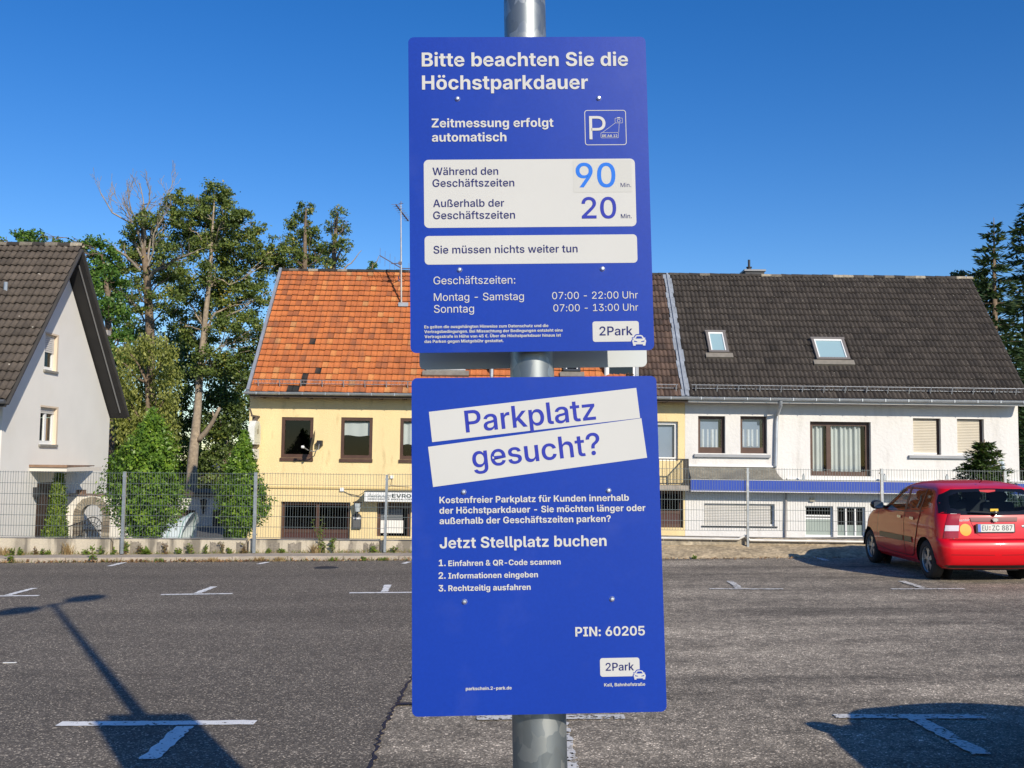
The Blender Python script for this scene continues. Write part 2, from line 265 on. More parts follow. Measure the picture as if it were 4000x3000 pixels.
# outlines of the letters on the signs: weight, letter, advance; contours as point steps
GLYPH_DATA = '''
r 134;
r-323;241 173 0 -40 -159 0 0 40
r.134;68 -4 -12 3 -10 7 -8 10 -2 12 2 13 8 11 10 6 12 3 12 -3 11 -6 7 -11 2 -13 -2 -12 -7 -10 -11 -7
r0323;162 -5 -38 5 -32 17 -25 27 -19 38 -11 46 -4 54 4 54 11 46 20 37 24 27 32 18 38 5 37 -5 32 -18 25 -27 19 -37 11 -46 4 -54 -4 -54 -10 -46 -20 -38 -25 -27 -31 -17|162 35 25 4 21 13 16 22 13 28 7 37 3 43 -3 43 -7 36 -13 29 -16 22 -21 12 -25 5 -26 -5 -20 -12 -17 -22 -13 -29 -7 -36 -3 -43 3 -43 7 -37 13 -28 17 -22 20 -13
r1323;54 0 0 39 226 0 0 -39|196 364 0 -364 -45 0 0 320 -1 0 -90 -64 0 48 84 60
r2323;44 0 0 34 124 128 20 20 16 18 12 16 8 15 5 16 2 17 -3 18 -6 16 -11 14 -14 9 -17 6 -20 2 -20 -2 -18 -7 -14 -11 -10 -15 -7 -18 -2 -20 -43 0 4 32 10 27 18 23 24 16 28 12 31 3 31 -3 28 -10 22 -17 18 -21 10 -25 4 -29 -2 -20 -6 -20 -10 -20 -15 -22 -21 -24 -27 -30 -86 -86 0 -2 171 0 0 -40
r3323;158 -5 -33 3 -29 10 -26 15 -20 21 -12 26 -6 30 46 0 4 -20 8 -16 12 -12 16 -10 19 -6 21 -1 22 2 18 6 16 11 13 13 7 17 3 22 -2 19 -7 18 -13 15 -18 12 -23 7 -29 3 -35 0 0 36 97 106 0 2 -155 0 0 40 214 0 0 -36 -116 -127 0 8 39 -1 33 -8 26 -16 18 -22 12 -27 4 -30 -4 -31 -12 -26 -18 -22 -26 -17 -30 -11
r7323;70 0 162 322 0 2 -188 0 0 40 235 0 0 -43 -161 -321
r:134;68 -4 -12 3 -10 7 -8 10 -2 12 2 13 8 11 10 6 12 3 12 -3 11 -6 7 -11 2 -13 -2 -12 -7 -10 -11 -7|68 192 -12 2 -10 8 -8 10 -2 12 2 12 8 11 10 7 12 2 12 -2 11 -7 7 -11 2 -12 -2 -12 -7 -10 -11 -8
rG370;191 -5 -45 5 -40 18 -33 28 -25 37 -16 46 -5 53 5 53 16 45 24 38 34 28 38 17 45 6 28 -2 26 -7 24 -10 21 -14 18 -18 16 -20 10 -24 8 -26 -48 0 -6 18 -8 14 -10 14 -12 12 -14 8 -16 7 -18 5 -18 0 -32 -4 -28 -12 -24 -22 -18 -28 -12 -36 -4 -42 4 -42 12 -36 18 -28 24 -22 28 -12 33 -5 29 3 26 10 21 16 17 22 10 26 3 30 14 -2 -109 0 0 40 140 0 0 -39 -5 -41 -15 -36 -23 -30 -31 -22 -36 -14
rM444;42 0 0 364 63 0 91 -232 3 -8 4 -12 5 -12 4 -13 4 -13 4 -14 4 -12 4 -11 -10 0 2 11 4 12 5 13 4 13 5 14 4 12 4 12 4 8 88 232 64 0 0 -364 -44 0 0 209 0 12 0 13 0 14 0 16 1 15 0 15 1 16 0 15 4 0 -5 -17 -6 -16 -5 -18 -6 -16 -5 -14 -5 -14 -4 -12 -4 -9 -82 -209 -40 0 -83 209 -3 9 -5 12 -5 13 -5 15 -5 16 -6 16 -6 18 -6 17 5 0 1 -14 0 -15 0 -16 0 -15 1 -15 0 -15 0 -13 1 -13 0 -209
rP315;42 0 0 364 126 0 38 -4 30 -11 24 -17 18 -24 10 -27 4 -31 -4 -32 -10 -27 -18 -23 -24 -18 -31 -11 -37 -3 -95 0 0 40 93 0 25 2 21 7 15 11 11 16 6 18 2 20 -2 20 -6 18 -11 15 -15 11 -21 7 -25 3 -79 0 0 -324
rR320;42 0 0 364 128 0 37 -4 31 -10 24 -18 18 -22 10 -27 3 -31 -3 -31 -11 -27 -17 -22 -25 -16 -31 -11 -38 -3 -102 0 0 40 102 0 25 2 20 6 15 11 12 14 6 17 2 20 -2 20 -6 18 -12 14 -15 10 -21 8 -25 2 -80 0 0 -324|251 0 -87 164 51 0 89 -164
rS316;159 -6 -37 3 -32 11 -27 16 -20 21 -13 27 -5 30 47 0 4 -20 9 -17 13 -13 18 -10 20 -6 23 -1 24 2 21 6 18 9 13 14 9 15 2 19 -2 14 -6 13 -12 11 -14 8 -18 7 -20 6 -42 11 -42 16 -31 20 -19 27 -6 33 4 29 12 25 20 21 26 15 30 10 34 3 34 -3 30 -10 24 -16 20 -20 12 -25 4 -28 -44 0 -8 25 -18 20 -24 12 -32 4 -22 -2 -19 -6 -16 -8 -12 -13 -7 -15 -3 -16 3 -16 8 -12 11 -10 15 -8 16 -7 18 -5 38 -10 18 -6 18 -6 18 -10 16 -10 14 -13 10 -15 7 -19 2 -21 -4 -30 -12 -25 -19 -21 -26 -16 -32 -11
rU365;183 -6 -41 4 -34 13 -28 20 -22 26 -13 31 -5 36 0 240 46 0 0 -236 3 -26 9 -22 14 -18 19 -14 24 -8 28 -4 27 4 24 8 20 14 14 18 8 22 3 26 0 236 45 0 0 -240 -4 -36 -13 -31 -21 -26 -28 -20 -35 -13
ra273;113 -6 -25 3 -22 7 -18 12 -14 16 -10 20 -3 24 3 22 6 16 11 13 13 9 16 8 18 5 19 3 19 4 22 2 18 2 12 3 10 3 5 6 1 8 0 2 -1 15 -5 13 -8 10 -11 8 -15 4 -16 2 -18 -2 -16 -4 -12 -7 -10 -9 -7 -10 -5 -10 -42 10 10 22 14 18 18 13 20 9 23 6 23 2 18 -1 17 -3 17 -6 16 -9 14 -12 10 -16 7 -21 3 -25 0 -179 -43 0 0 37 -3 0 -5 -9 -9 -10 -11 -10 -15 -7 -18 -5|120 32 23 3 19 7 14 11 10 13 6 16 2 16 0 36 -4 -2 -6 -3 -9 -2 -11 -2 -10 -2 -11 -1 -10 -2 -9 -1 -15 -3 -14 -4 -13 -6 -9 -8 -6 -10 -2 -14 1 -12 6 -10 8 -8 12 -6 12 -4
rc277;146 -6 -35 4 -29 14 -26 20 -18 28 -12 34 -3 38 3 40 12 34 18 28 26 20 29 14 35 4 20 -2 18 -4 17 -6 15 -10 14 -11 11 -14 9 -15 6 -18 -42 -8 -4 10 -5 10 -7 8 -8 8 -9 6 -11 4 -12 2 -12 2 -24 -4 -20 -10 -16 -16 -10 -20 -7 -24 -3 -28 3 -26 7 -24 10 -20 16 -16 20 -10 24 -3 13 1 11 2 12 5 8 6 8 7 7 9 5 10 4 11 42 -8 -6 -18 -8 -16 -12 -14 -13 -12 -15 -9 -18 -7 -18 -4
re283;148 -6 -36 4 -31 14 -25 20 -18 28 -12 34 -3 38 3 39 12 34 18 28 24 21 30 14 34 4 22 -2 22 -6 20 -10 18 -14 15 -20 11 -23 8 -28 2 -33 0 -16 -212 0 0 36 188 0 -19 -12 -3 24 -6 22 -11 18 -15 14 -18 9 -22 3 -23 -3 -19 -9 -16 -14 -10 -17 -8 -21 -2 -22 0 -22 2 -27 8 -23 12 -18 16 -14 21 -8 23 -4 16 2 14 4 13 6 10 8 9 11 6 13 42 -8 -8 -20 -14 -18 -16 -16 -22 -10 -24 -8
rf174;158 268 0 -37 -154 0 0 37|56 0 0 308 2 20 8 16 12 14 15 10 17 5 20 2 12 -1 10 0 8 -2 6 -2 -8 -36 -4 0 -6 1 -6 1 -8 0 -16 -2 -11 -7 -6 -12 -3 -16 0 -299
rg298;146 -107 -28 2 -24 6 -21 9 -17 14 -12 14 -10 18 38 16 6 -10 8 -10 11 -8 13 -8 16 -4 20 -2 30 5 23 12 15 21 6 29 0 49 -3 0 -7 -10 -9 -10 -11 -10 -14 -8 -18 -5 -21 -1 -31 4 -28 12 -23 19 -17 26 -12 33 -3 39 3 39 12 33 17 27 23 21 28 13 32 4 21 -2 17 -6 14 -8 12 -10 9 -10 7 -10 2 0 0 42 42 0 0 -272 -4 -34 -11 -26 -19 -19 -24 -13 -28 -8|144 40 22 2 20 10 15 14 11 18 7 24 2 28 -2 27 -7 23 -11 20 -15 15 -20 9 -22 3 -23 -3 -19 -10 -16 -14 -10 -20 -7 -24 -3 -26 3 -28 7 -24 11 -18 15 -14 19 -10
rh288;79 160 0 -160 -43 0 0 364 43 0 0 -161 -9 0 15 31 21 22 24 12 29 4 25 -3 23 -9 19 -14 14 -20 10 -26 2 -31 0 -169 -43 0 0 166 -4 28 -13 21 -19 13 -25 4 -18 -2 -17 -6 -14 -10 -11 -14 -6 -18
ri115;36 0 0 268 43 0 0 -268|58 314 -12 2 -10 7 -6 9 -2 12 2 10 6 10 10 6 12 2 11 -2 10 -6 7 -10 2 -11 -2 -11 -7 -9 -10 -7
rm432;36 0 0 268 42 0 0 -58 -4 0 8 19 10 15 14 13 15 9 17 5 16 2 28 -5 22 -13 16 -21 8 -24 -6 0 6 17 12 15 14 14 16 9 19 6 21 2 22 -3 21 -8 17 -12 14 -18 9 -24 3 -29 0 -179 -44 0 0 178 -4 26 -12 16 -18 10 -20 4 -18 -2 -14 -6 -12 -10 -10 -12 -4 -14 -2 -16 0 -174 -44 0 0 182 -4 22 -11 16 -17 10 -22 4 -15 -2 -15 -6 -12 -10 -10 -12 -6 -17 -3 -20 0 -167
rn288;79 160 0 -160 -43 0 0 268 42 0 0 -65 -8 0 15 31 21 22 24 12 29 4 25 -3 23 -9 19 -14 14 -20 9 -26 3 -31 0 -169 -43 0 0 166 -4 28 -13 21 -19 13 -25 4 -18 -2 -17 -6 -14 -10 -11 -14 -6 -18
ro291;146 -6 -35 4 -29 14 -26 20 -18 28 -12 34 -3 38 3 40 12 34 18 28 26 20 29 14 35 4 34 -4 30 -14 24 -20 19 -28 11 -34 4 -40 -4 -38 -11 -34 -19 -28 -24 -20 -30 -14|146 33 24 3 20 10 15 16 11 20 6 24 3 26 -3 28 -6 24 -11 20 -15 16 -20 10 -24 4 -24 -4 -20 -10 -16 -16 -10 -20 -7 -24 -3 -28 3 -26 7 -24 10 -20 16 -16 20 -10
rr179;36 0 0 268 42 0 0 -42 2 0 10 19 15 15 20 8 23 4 5 0 6 0 5 -1 4 0 0 -43 -3 0 -7 1 -7 1 -9 0 -16 -2 -16 -6 -13 -9 -9 -13 -7 -15 -2 -18 0 -167
rs255;128 -6 -26 2 -24 6 -20 11 -16 15 -12 19 -6 23 42 6 6 -19 14 -14 18 -9 23 -2 25 2 20 10 12 13 4 15 -2 14 -8 10 -12 8 -18 6 -44 10 -32 11 -22 16 -14 21 -5 26 3 22 10 18 15 16 20 12 24 8 27 2 26 -2 22 -7 18 -11 14 -14 10 -18 7 -20 -40 -6 -7 16 -10 13 -17 9 -23 4 -22 -4 -18 -8 -12 -12 -4 -16 4 -14 8 -10 14 -8 18 -6 42 -10 32 -12 23 -15 13 -21 4 -26 -3 -22 -10 -20 -16 -16 -21 -12 -26 -8
rt161;145 268 0 -37 -141 0 0 37|47 334 43 0 0 -266 2 -14 6 -10 9 -6 14 -2 5 0 6 0 6 1 6 1 6 -37 -7 -1 -8 -2 -8 0 -8 0 -31 4 -22 13 -14 21 -5 28
ru288;129 -4 -25 3 -23 9 -19 14 -14 20 -9 26 -3 31 0 169 43 0 0 -166 4 -28 13 -22 19 -12 25 -5 19 2 17 7 13 10 11 14 6 18 3 22 0 160 43 0 0 -268 -42 0 0 65 8 0 -15 -32 -21 -21 -24 -12
rz264;28 0 0 32 149 194 0 2 -145 0 0 40 200 0 0 -34 -146 -192 0 -2 150 0 0 -40
rä273;113 -6 -25 3 -22 7 -18 12 -14 16 -10 20 -3 24 3 22 6 16 11 13 13 9 16 8 18 5 19 3 19 4 22 2 18 2 12 3 10 3 5 6 1 8 0 2 -1 15 -5 13 -8 10 -11 8 -15 4 -16 2 -18 -2 -16 -4 -12 -7 -10 -9 -7 -10 -5 -10 -42 10 10 22 14 18 18 13 20 9 23 6 23 2 18 -1 17 -3 17 -6 16 -9 14 -12 10 -16 7 -21 3 -25 0 -179 -43 0 0 37 -3 0 -5 -9 -9 -10 -11 -10 -15 -7 -18 -5|120 32 23 3 19 7 14 11 10 13 6 16 2 16 0 36 -4 -2 -6 -3 -9 -2 -11 -2 -10 -2 -11 -1 -10 -2 -9 -1 -15 -3 -14 -4 -13 -6 -9 -8 -6 -10 -2 -14 1 -12 6 -10 8 -8 12 -6 12 -4|185 314 -11 2 -10 7 -6 9 -2 12 2 10 6 10 10 6 11 2 11 -2 9 -6 7 -10 2 -10 -2 -12 -7 -9 -9 -7|82 314 -10 2 -10 7 -6 9 -2 12 2 10 6 10 10 6 10 2 12 -2 8 -6 7 -10 2 -10 -2 -12 -7 -9 -8 -7
s 134;
s0323;162 -5 -40 5 -34 17 -26 27 -20 38 -12 46 -4 54 4 54 12 46 20 37 26 27 34 18 40 5 40 -5 33 -18 27 -27 19 -37 11 -46 4 -54 -4 -54 -11 -46 -19 -38 -27 -27 -33 -17|162 46 22 4 19 12 15 20 11 26 7 34 2 40 -2 40 -7 34 -11 26 -15 20 -19 12 -22 4 -23 -4 -19 -12 -15 -20 -11 -26 -6 -34 -2 -40 2 -40 6 -34 11 -26 15 -20 19 -12
s2323;39 0 0 45 127 123 17 17 15 15 10 14 9 15 5 15 2 15 -2 17 -6 15 -10 11 -13 10 -15 4 -18 2 -18 -2 -16 -6 -13 -10 -9 -13 -6 -17 -2 -18 -58 0 4 32 12 29 18 23 24 18 30 12 34 3 34 -3 30 -11 24 -16 18 -21 12 -26 4 -30 -2 -21 -6 -21 -11 -20 -16 -22 -22 -24 -29 -30 -73 -70 0 -2 163 0 0 -52
s7323;64 0 157 310 0 2 -182 0 0 52 245 0 0 -54 -156 -310
s8323;162 -5 -37 3 -33 10 -26 16 -20 20 -12 25 -5 28 3 23 8 20 12 18 15 14 19 11 21 6 0 1 -27 10 -20 18 -14 25 -4 29 4 26 12 24 18 20 24 14 28 10 34 3 32 -3 29 -10 24 -14 18 -20 11 -24 4 -26 -4 -29 -14 -25 -20 -18 -26 -10 0 -1 21 -6 19 -11 16 -14 12 -18 8 -20 2 -23 -4 -28 -13 -25 -21 -20 -26 -16 -32 -10|162 42 20 2 16 6 14 9 11 11 7 15 2 17 -2 16 -8 16 -10 12 -14 10 -18 6 -18 2 -20 -2 -17 -6 -14 -10 -11 -12 -7 -16 -2 -16 2 -17 7 -15 10 -11 14 -9 18 -6|162 210 16 2 14 6 12 8 10 11 6 13 2 16 -2 16 -6 12 -9 12 -12 8 -15 4 -16 2 -18 -2 -14 -4 -12 -8 -9 -12 -5 -12 -2 -16 2 -16 5 -13 9 -11 12 -8 15 -6
s9323;161 369 34 -4 31 -11 24 -18 20 -25 12 -30 4 -35 -2 -28 -10 -28 -15 -32 -23 -37 -84 -121 -64 0 120 171 11 0 -7 -9 -8 -9 -10 -8 -13 -6 -15 -5 -16 0 -32 3 -28 11 -22 16 -18 23 -10 28 -4 33 4 33 12 29 20 25 24 19 30 11|162 319 -19 -2 -16 -7 -14 -11 -10 -15 -7 -16 -2 -20 2 -19 7 -17 10 -14 14 -12 16 -6 19 -2 18 2 16 6 14 12 10 14 6 16 2 20 -2 19 -6 17 -10 15 -14 11 -16 7
s?270;97 108 0 11 1 27 6 20 7 15 11 12 12 11 16 10 15 12 12 12 7 16 3 16 -1 14 -6 12 -8 10 -11 8 -13 4 -14 2 -16 -2 -12 -5 -12 -8 -9 -11 -6 -14 -2 -16 -59 0 4 30 12 26 18 21 24 15 27 10 31 3 31 -3 28 -9 23 -15 16 -19 12 -23 3 -28 -3 -27 -10 -23 -17 -20 -21 -18 -14 -8 -12 -10 -8 -8 -6 -12 -2 -12 -2 -16 0 -10|125 -4 -15 2 -12 8 -8 12 -2 15 2 15 8 12 12 8 15 2 15 -2 12 -8 8 -12 2 -15 -2 -15 -8 -12 -12 -8
sA354;10 0 128 364 76 0 131 -364 -67 0 -66 195 -10 29 -10 34 -10 38 -13 43 14 0 -12 -44 -11 -38 -10 -33 -8 -29 -66 -195|83 92 0 50 189 0 0 -50
sC366;190 -5 -45 5 -41 18 -33 27 -26 37 -16 46 -5 54 5 54 16 46 26 37 33 27 41 18 45 5 30 -2 26 -7 25 -10 21 -14 19 -18 15 -22 11 -25 7 -28 -62 0 -4 16 -8 14 -8 13 -12 10 -12 8 -14 6 -16 2 -16 2 -30 -4 -26 -12 -22 -19 -16 -26 -10 -33 -3 -38 3 -39 10 -33 16 -26 22 -18 26 -12 30 -4 16 1 16 3 14 6 12 8 12 10 8 12 8 15 4 16 62 0 -6 -27 -11 -24 -15 -21 -18 -19 -22 -14 -24 -12 -28 -7
sE300;36 0 0 364 238 0 0 -52 -177 0 0 -102 165 0 0 -52 -165 0 0 -106 179 0 0 -52
sG371;192 -5 -47 5 -41 18 -34 28 -25 37 -16 45 -5 54 5 54 16 46 26 36 33 28 41 18 45 5 29 -2 27 -7 24 -10 22 -15 19 -18 15 -21 11 -24 7 -26 -62 0 -6 16 -7 12 -9 12 -11 10 -12 8 -14 5 -15 3 -17 2 -29 -4 -26 -12 -22 -19 -16 -26 -10 -33 -3 -38 3 -38 10 -33 16 -26 22 -19 26 -12 30 -4 26 2 24 9 18 14 15 18 9 23 3 26 15 -2 -102 0 0 48 146 0 0 -42 -4 -43 -16 -37 -24 -30 -30 -22 -38 -14
sP318;36 0 0 364 135 0 38 -4 31 -12 26 -18 18 -23 11 -29 3 -32 -3 -33 -11 -29 -19 -24 -25 -18 -32 -10 -38 -4 -94 0 0 51 88 0 22 2 19 7 14 10 10 13 6 16 2 19 -2 18 -6 16 -10 14 -14 10 -19 6 -22 2 -67 0 0 -312
sS322;162 -6 -39 4 -34 10 -28 16 -21 24 -12 28 -6 33 60 0 4 -19 8 -15 12 -13 16 -8 19 -6 21 -2 22 2 18 6 16 8 11 10 7 14 3 16 -2 12 -6 12 -10 8 -13 8 -16 6 -20 6 -42 10 -42 16 -32 20 -18 28 -7 34 5 30 12 26 20 22 27 16 31 10 37 3 36 -3 31 -10 26 -16 20 -22 12 -26 6 -30 -60 0 -6 23 -16 17 -22 11 -28 3 -20 -1 -16 -5 -14 -8 -11 -10 -7 -12 -2 -14 3 -14 7 -11 10 -9 13 -7 15 -6 18 -5 35 -8 21 -6 20 -8 18 -10 16 -11 14 -13 10 -16 6 -18 2 -22 -4 -30 -12 -26 -20 -22 -28 -16 -34 -10
sU363;182 -6 -42 4 -36 13 -28 20 -22 27 -14 32 -4 36 0 238 60 0 0 -234 3 -22 7 -20 14 -16 16 -12 21 -8 25 -3 24 3 21 8 17 12 12 16 8 20 3 22 0 234 61 0 0 -238 -4 -36 -14 -32 -22 -27 -30 -20 -35 -13
sW500;108 0 -98 364 64 0 50 -200 4 -22 5 -20 4 -22 5 -22 4 -22 3 -21 -10 0 5 21 4 22 4 22 4 22 5 20 5 22 52 200 65 0 51 -200 5 -22 5 -20 4 -22 4 -22 5 -22 4 -21 -11 0 4 21 4 22 4 22 5 22 5 20 4 22 50 200 65 0 -99 -364 -70 0 -56 210 -6 26 -6 29 -6 31 -6 32 15 0 -6 -32 -5 -30 -6 -28 -6 -28 -56 -210
sZ320;24 0 0 42 162 222 12 18 14 17 14 17 15 18 6 -20 -23 -2 -23 0 -23 0 -23 0 -129 0 0 52 269 0 0 -42 -159 -220 -13 -18 -15 -18 -14 -18 -16 -18 -6 20 24 2 23 0 23 0 24 0 130 0 0 -52
sa280;110 -5 -25 2 -22 7 -19 12 -14 15 -8 21 -4 24 2 20 7 18 11 12 12 11 16 7 18 6 18 4 20 2 22 3 16 3 14 2 8 4 5 5 2 8 0 1 -1 13 -5 11 -7 8 -10 6 -12 4 -14 2 -16 -2 -13 -4 -11 -6 -8 -7 -6 -9 -4 -10 -56 9 9 23 13 18 18 15 22 11 24 6 28 2 20 -2 19 -3 19 -7 16 -8 14 -13 10 -16 8 -19 2 -24 0 -180 -58 0 0 37 -2 0 -6 -11 -10 -10 -11 -8 -15 -8 -16 -4|124 40 19 2 16 6 13 9 10 12 5 13 2 16 0 31 -4 -2 -6 -3 -7 -2 -9 -1 -9 -1 -10 -2 -8 -2 -8 0 -14 -3 -12 -4 -11 -5 -8 -8 -5 -8 -2 -12 2 -11 4 -9 8 -7 9 -5 11 -3
sb304;172 -5 -20 1 -18 6 -14 8 -11 10 -9 10 -7 12 -3 0 0 -42 -58 0 0 364 60 0 0 -138 2 0 6 10 9 11 11 10 14 8 18 5 20 2 30 -4 28 -12 22 -20 18 -28 10 -34 4 -40 -4 -40 -10 -34 -18 -28 -22 -20 -28 -13|157 44 20 3 17 9 12 13 10 18 6 22 2 25 -2 25 -6 21 -10 18 -12 14 -17 8 -20 2 -19 -2 -18 -8 -13 -14 -9 -18 -6 -21 -2 -25 2 -26 6 -21 10 -18 12 -13 18 -9
sc283;148 -6 -36 4 -32 14 -25 20 -19 28 -12 34 -4 39 4 39 12 34 19 28 25 20 32 14 36 4 22 -2 20 -4 18 -8 17 -10 13 -12 12 -16 8 -16 6 -20 -56 -8 -4 10 -4 9 -6 9 -6 6 -8 6 -10 4 -10 2 -12 1 -20 -3 -18 -8 -12 -14 -10 -18 -6 -22 -2 -25 2 -25 6 -21 10 -18 12 -14 18 -9 20 -3 12 1 10 2 10 5 8 5 7 8 5 8 5 10 3 10 56 -8 -5 -20 -9 -17 -10 -15 -14 -13 -17 -11 -19 -8 -20 -4
sd304;133 -5 -31 4 -28 13 -22 20 -18 28 -10 34 -4 40 4 40 11 34 17 28 23 20 27 12 30 4 21 -2 17 -5 14 -8 12 -10 8 -11 7 -10 2 0 0 138 59 0 0 -364 -58 0 0 42 -2 0 -8 -12 -8 -10 -12 -10 -14 -8 -17 -6|147 44 20 3 17 9 13 13 10 18 6 21 2 26 -2 25 -6 21 -10 18 -13 14 -17 8 -20 2 -19 -2 -17 -8 -13 -14 -10 -18 -6 -21 -2 -25 2 -25 6 -22 10 -18 13 -13 17 -9
se288;150 -6 -38 4 -32 14 -25 20 -19 28 -12 34 -4 38 4 40 12 33 18 28 26 21 30 14 36 4 24 -2 24 -6 20 -11 19 -15 15 -19 12 -23 6 -28 3 -32 0 -18 -221 0 0 41 191 0 -27 -13 -2 22 -6 20 -9 16 -13 11 -16 7 -20 3 -20 -3 -16 -7 -14 -11 -10 -16 -6 -18 -2 -20 0 -28 3 -24 7 -20 10 -16 14 -11 18 -7 20 -2 14 0 13 4 11 6 10 6 7 10 5 11 55 -8 -9 -21 -13 -19 -18 -15 -21 -12 -26 -8
sf185;170 268 0 -47 -166 0 0 47|54 0 0 300 2 22 8 20 13 14 17 10 19 7 22 2 14 -1 12 0 10 -2 7 -2 -9 -46 -4 0 -6 1 -7 1 -6 0 -16 -2 -10 -6 -6 -11 -2 -15 0 -292
sg305;148 -107 -30 2 -26 7 -22 10 -18 14 -12 16 -8 19 52 13 5 -8 7 -9 9 -7 11 -6 15 -4 17 -1 27 3 21 12 14 18 4 26 0 48 -4 0 -6 -10 -10 -11 -10 -9 -14 -8 -17 -4 -20 -2 -31 4 -27 12 -23 18 -17 27 -11 33 -4 39 4 39 11 34 17 28 23 20 27 12 31 4 21 -2 16 -5 14 -8 12 -10 9 -11 7 -11 2 0 0 43 58 0 0 -268 -4 -34 -12 -26 -19 -22 -25 -14 -30 -8|148 50 20 2 16 8 14 13 9 17 6 21 2 25 -2 24 -6 22 -9 17 -14 13 -16 8 -20 3 -20 -3 -17 -8 -13 -14 -10 -17 -6 -21 -2 -24 2 -25 6 -21 10 -17 13 -13 17 -8
sh297;92 156 0 -156 -60 0 0 364 59 0 0 -162 -9 0 14 30 20 22 26 14 30 4 26 -3 22 -9 19 -14 14 -20 9 -26 3 -30 0 -170 -59 0 0 161 -4 25 -10 19 -18 12 -23 4 -16 -2 -15 -5 -12 -10 -9 -12 -5 -16
si123;32 0 0 268 60 0 0 -268|62 308 -14 2 -11 8 -8 10 -3 14 3 12 8 12 11 7 14 3 14 -3 11 -7 8 -12 3 -12 -3 -14 -8 -10 -11 -8
sk277;86 86 0 72 9 0 103 110 70 0 -122 -131 -11 0|32 0 0 364 60 0 0 -364|204 0 -93 124 40 42 123 -166
sl140;106 -1 -34 4 -22 13 -13 20 -5 30 0 298 60 0 0 -290 0 -12 4 -9 7 -5 11 -1 4 0 4 0 3 1 3 0 6 -46 -6 -1 -6 -1 -8 -1
sm442;32 0 0 268 56 0 2 -62 -4 0 7 21 11 17 14 12 14 10 18 5 17 1 27 -4 22 -14 16 -21 10 -29 -8 0 8 20 10 18 15 13 17 9 19 6 21 2 22 -2 22 -8 17 -13 13 -19 9 -22 3 -28 0 -180 -59 0 0 172 -3 22 -12 16 -16 9 -18 3 -15 -2 -13 -5 -10 -8 -8 -11 -4 -13 -2 -15 0 -168 -58 0 0 175 -3 19 -10 15 -15 9 -20 4 -14 -2 -12 -5 -11 -8 -9 -11 -5 -15 -1 -17 0 -164
sn297;92 156 0 -156 -60 0 0 268 57 0 1 -66 -8 0 14 30 20 22 26 14 30 4 26 -3 22 -9 19 -14 14 -20 9 -26 2 -30 0 -170 -58 0 0 161 -4 25 -10 19 -18 12 -23 4 -16 -2 -15 -5 -12 -10 -9 -12 -5 -16
sp304;32 -102 0 370 58 0 0 -42 3 0 7 10 9 11 11 10 14 8 18 5 20 2 30 -4 28 -12 22 -20 18 -28 10 -34 4 -40 -4 -40 -10 -34 -18 -28 -22 -20 -28 -13 -30 -4 -20 1 -18 6 -13 8 -11 10 -10 10 -6 12 -2 0 0 -144|157 44 20 3 17 9 12 13 10 18 6 22 2 25 -2 25 -6 21 -10 18 -12 14 -17 8 -20 2 -19 -2 -18 -8 -13 -14 -9 -18 -6 -21 -2 -25 2 -26 6 -21 10 -18 12 -13 18 -9
sr189;32 0 0 268 58 0 0 -44 2 0 10 20 14 15 20 9 22 4 6 -1 6 0 5 -1 5 0 0 -54 -5 0 -7 2 -8 0 -10 0 -16 -2 -14 -5 -12 -9 -9 -12 -5 -14 -2 -18 0 -158
ss265;133 -6 -29 2 -26 8 -22 10 -17 16 -12 20 -7 24 56 7 8 -18 11 -13 17 -8 21 -2 21 2 17 8 11 10 3 14 -2 11 -7 9 -12 7 -16 5 -45 10 -33 10 -24 16 -14 22 -4 27 2 23 10 20 16 16 22 12 26 8 30 2 28 -2 24 -7 20 -11 16 -15 11 -19 7 -20 -54 -8 -6 14 -10 12 -16 8 -20 3 -19 -2 -15 -7 -10 -11 -4 -13 2 -12 8 -8 12 -8 17 -4 45 -10 34 -11 23 -15 14 -22 5 -25 -4 -24 -11 -21 -17 -16 -22 -13 -28 -8
st173;158 268 0 -47 -154 0 0 47|46 334 58 0 0 -260 2 -12 5 -10 9 -4 12 -2 6 0 6 0 7 2 5 0 7 -46 -9 -2 -10 -2 -10 0 -10 0 -34 4 -24 14 -15 22 -5 30
su297;126 -4 -26 3 -23 9 -19 14 -14 20 -8 26 -4 30 0 170 60 0 0 -161 3 -25 11 -20 17 -11 23 -4 16 2 14 5 13 10 9 12 6 16 2 20 0 156 59 0 0 -268 -57 0 0 66 7 0 -15 -30 -20 -22 -24 -14
sw409;90 0 -80 268 62 0 28 -106 6 -28 8 -30 6 -31 8 -34 -8 0 6 33 8 32 7 30 7 28 29 106 57 0 28 -106 6 -28 8 -30 6 -31 8 -34 -8 0 6 33 8 32 6 30 8 28 28 106 62 0 -81 -268 -60 0 -33 112 -4 18 -5 18 -5 18 -4 20 -4 18 -5 18 11 0 -4 -18 -4 -18 -5 -20 -5 -18 -4 -18 -5 -18 -33 -112
sz271;28 0 0 40 140 176 0 2 -137 0 0 50 209 0 0 -42 -136 -174 0 -2 140 0 0 -50
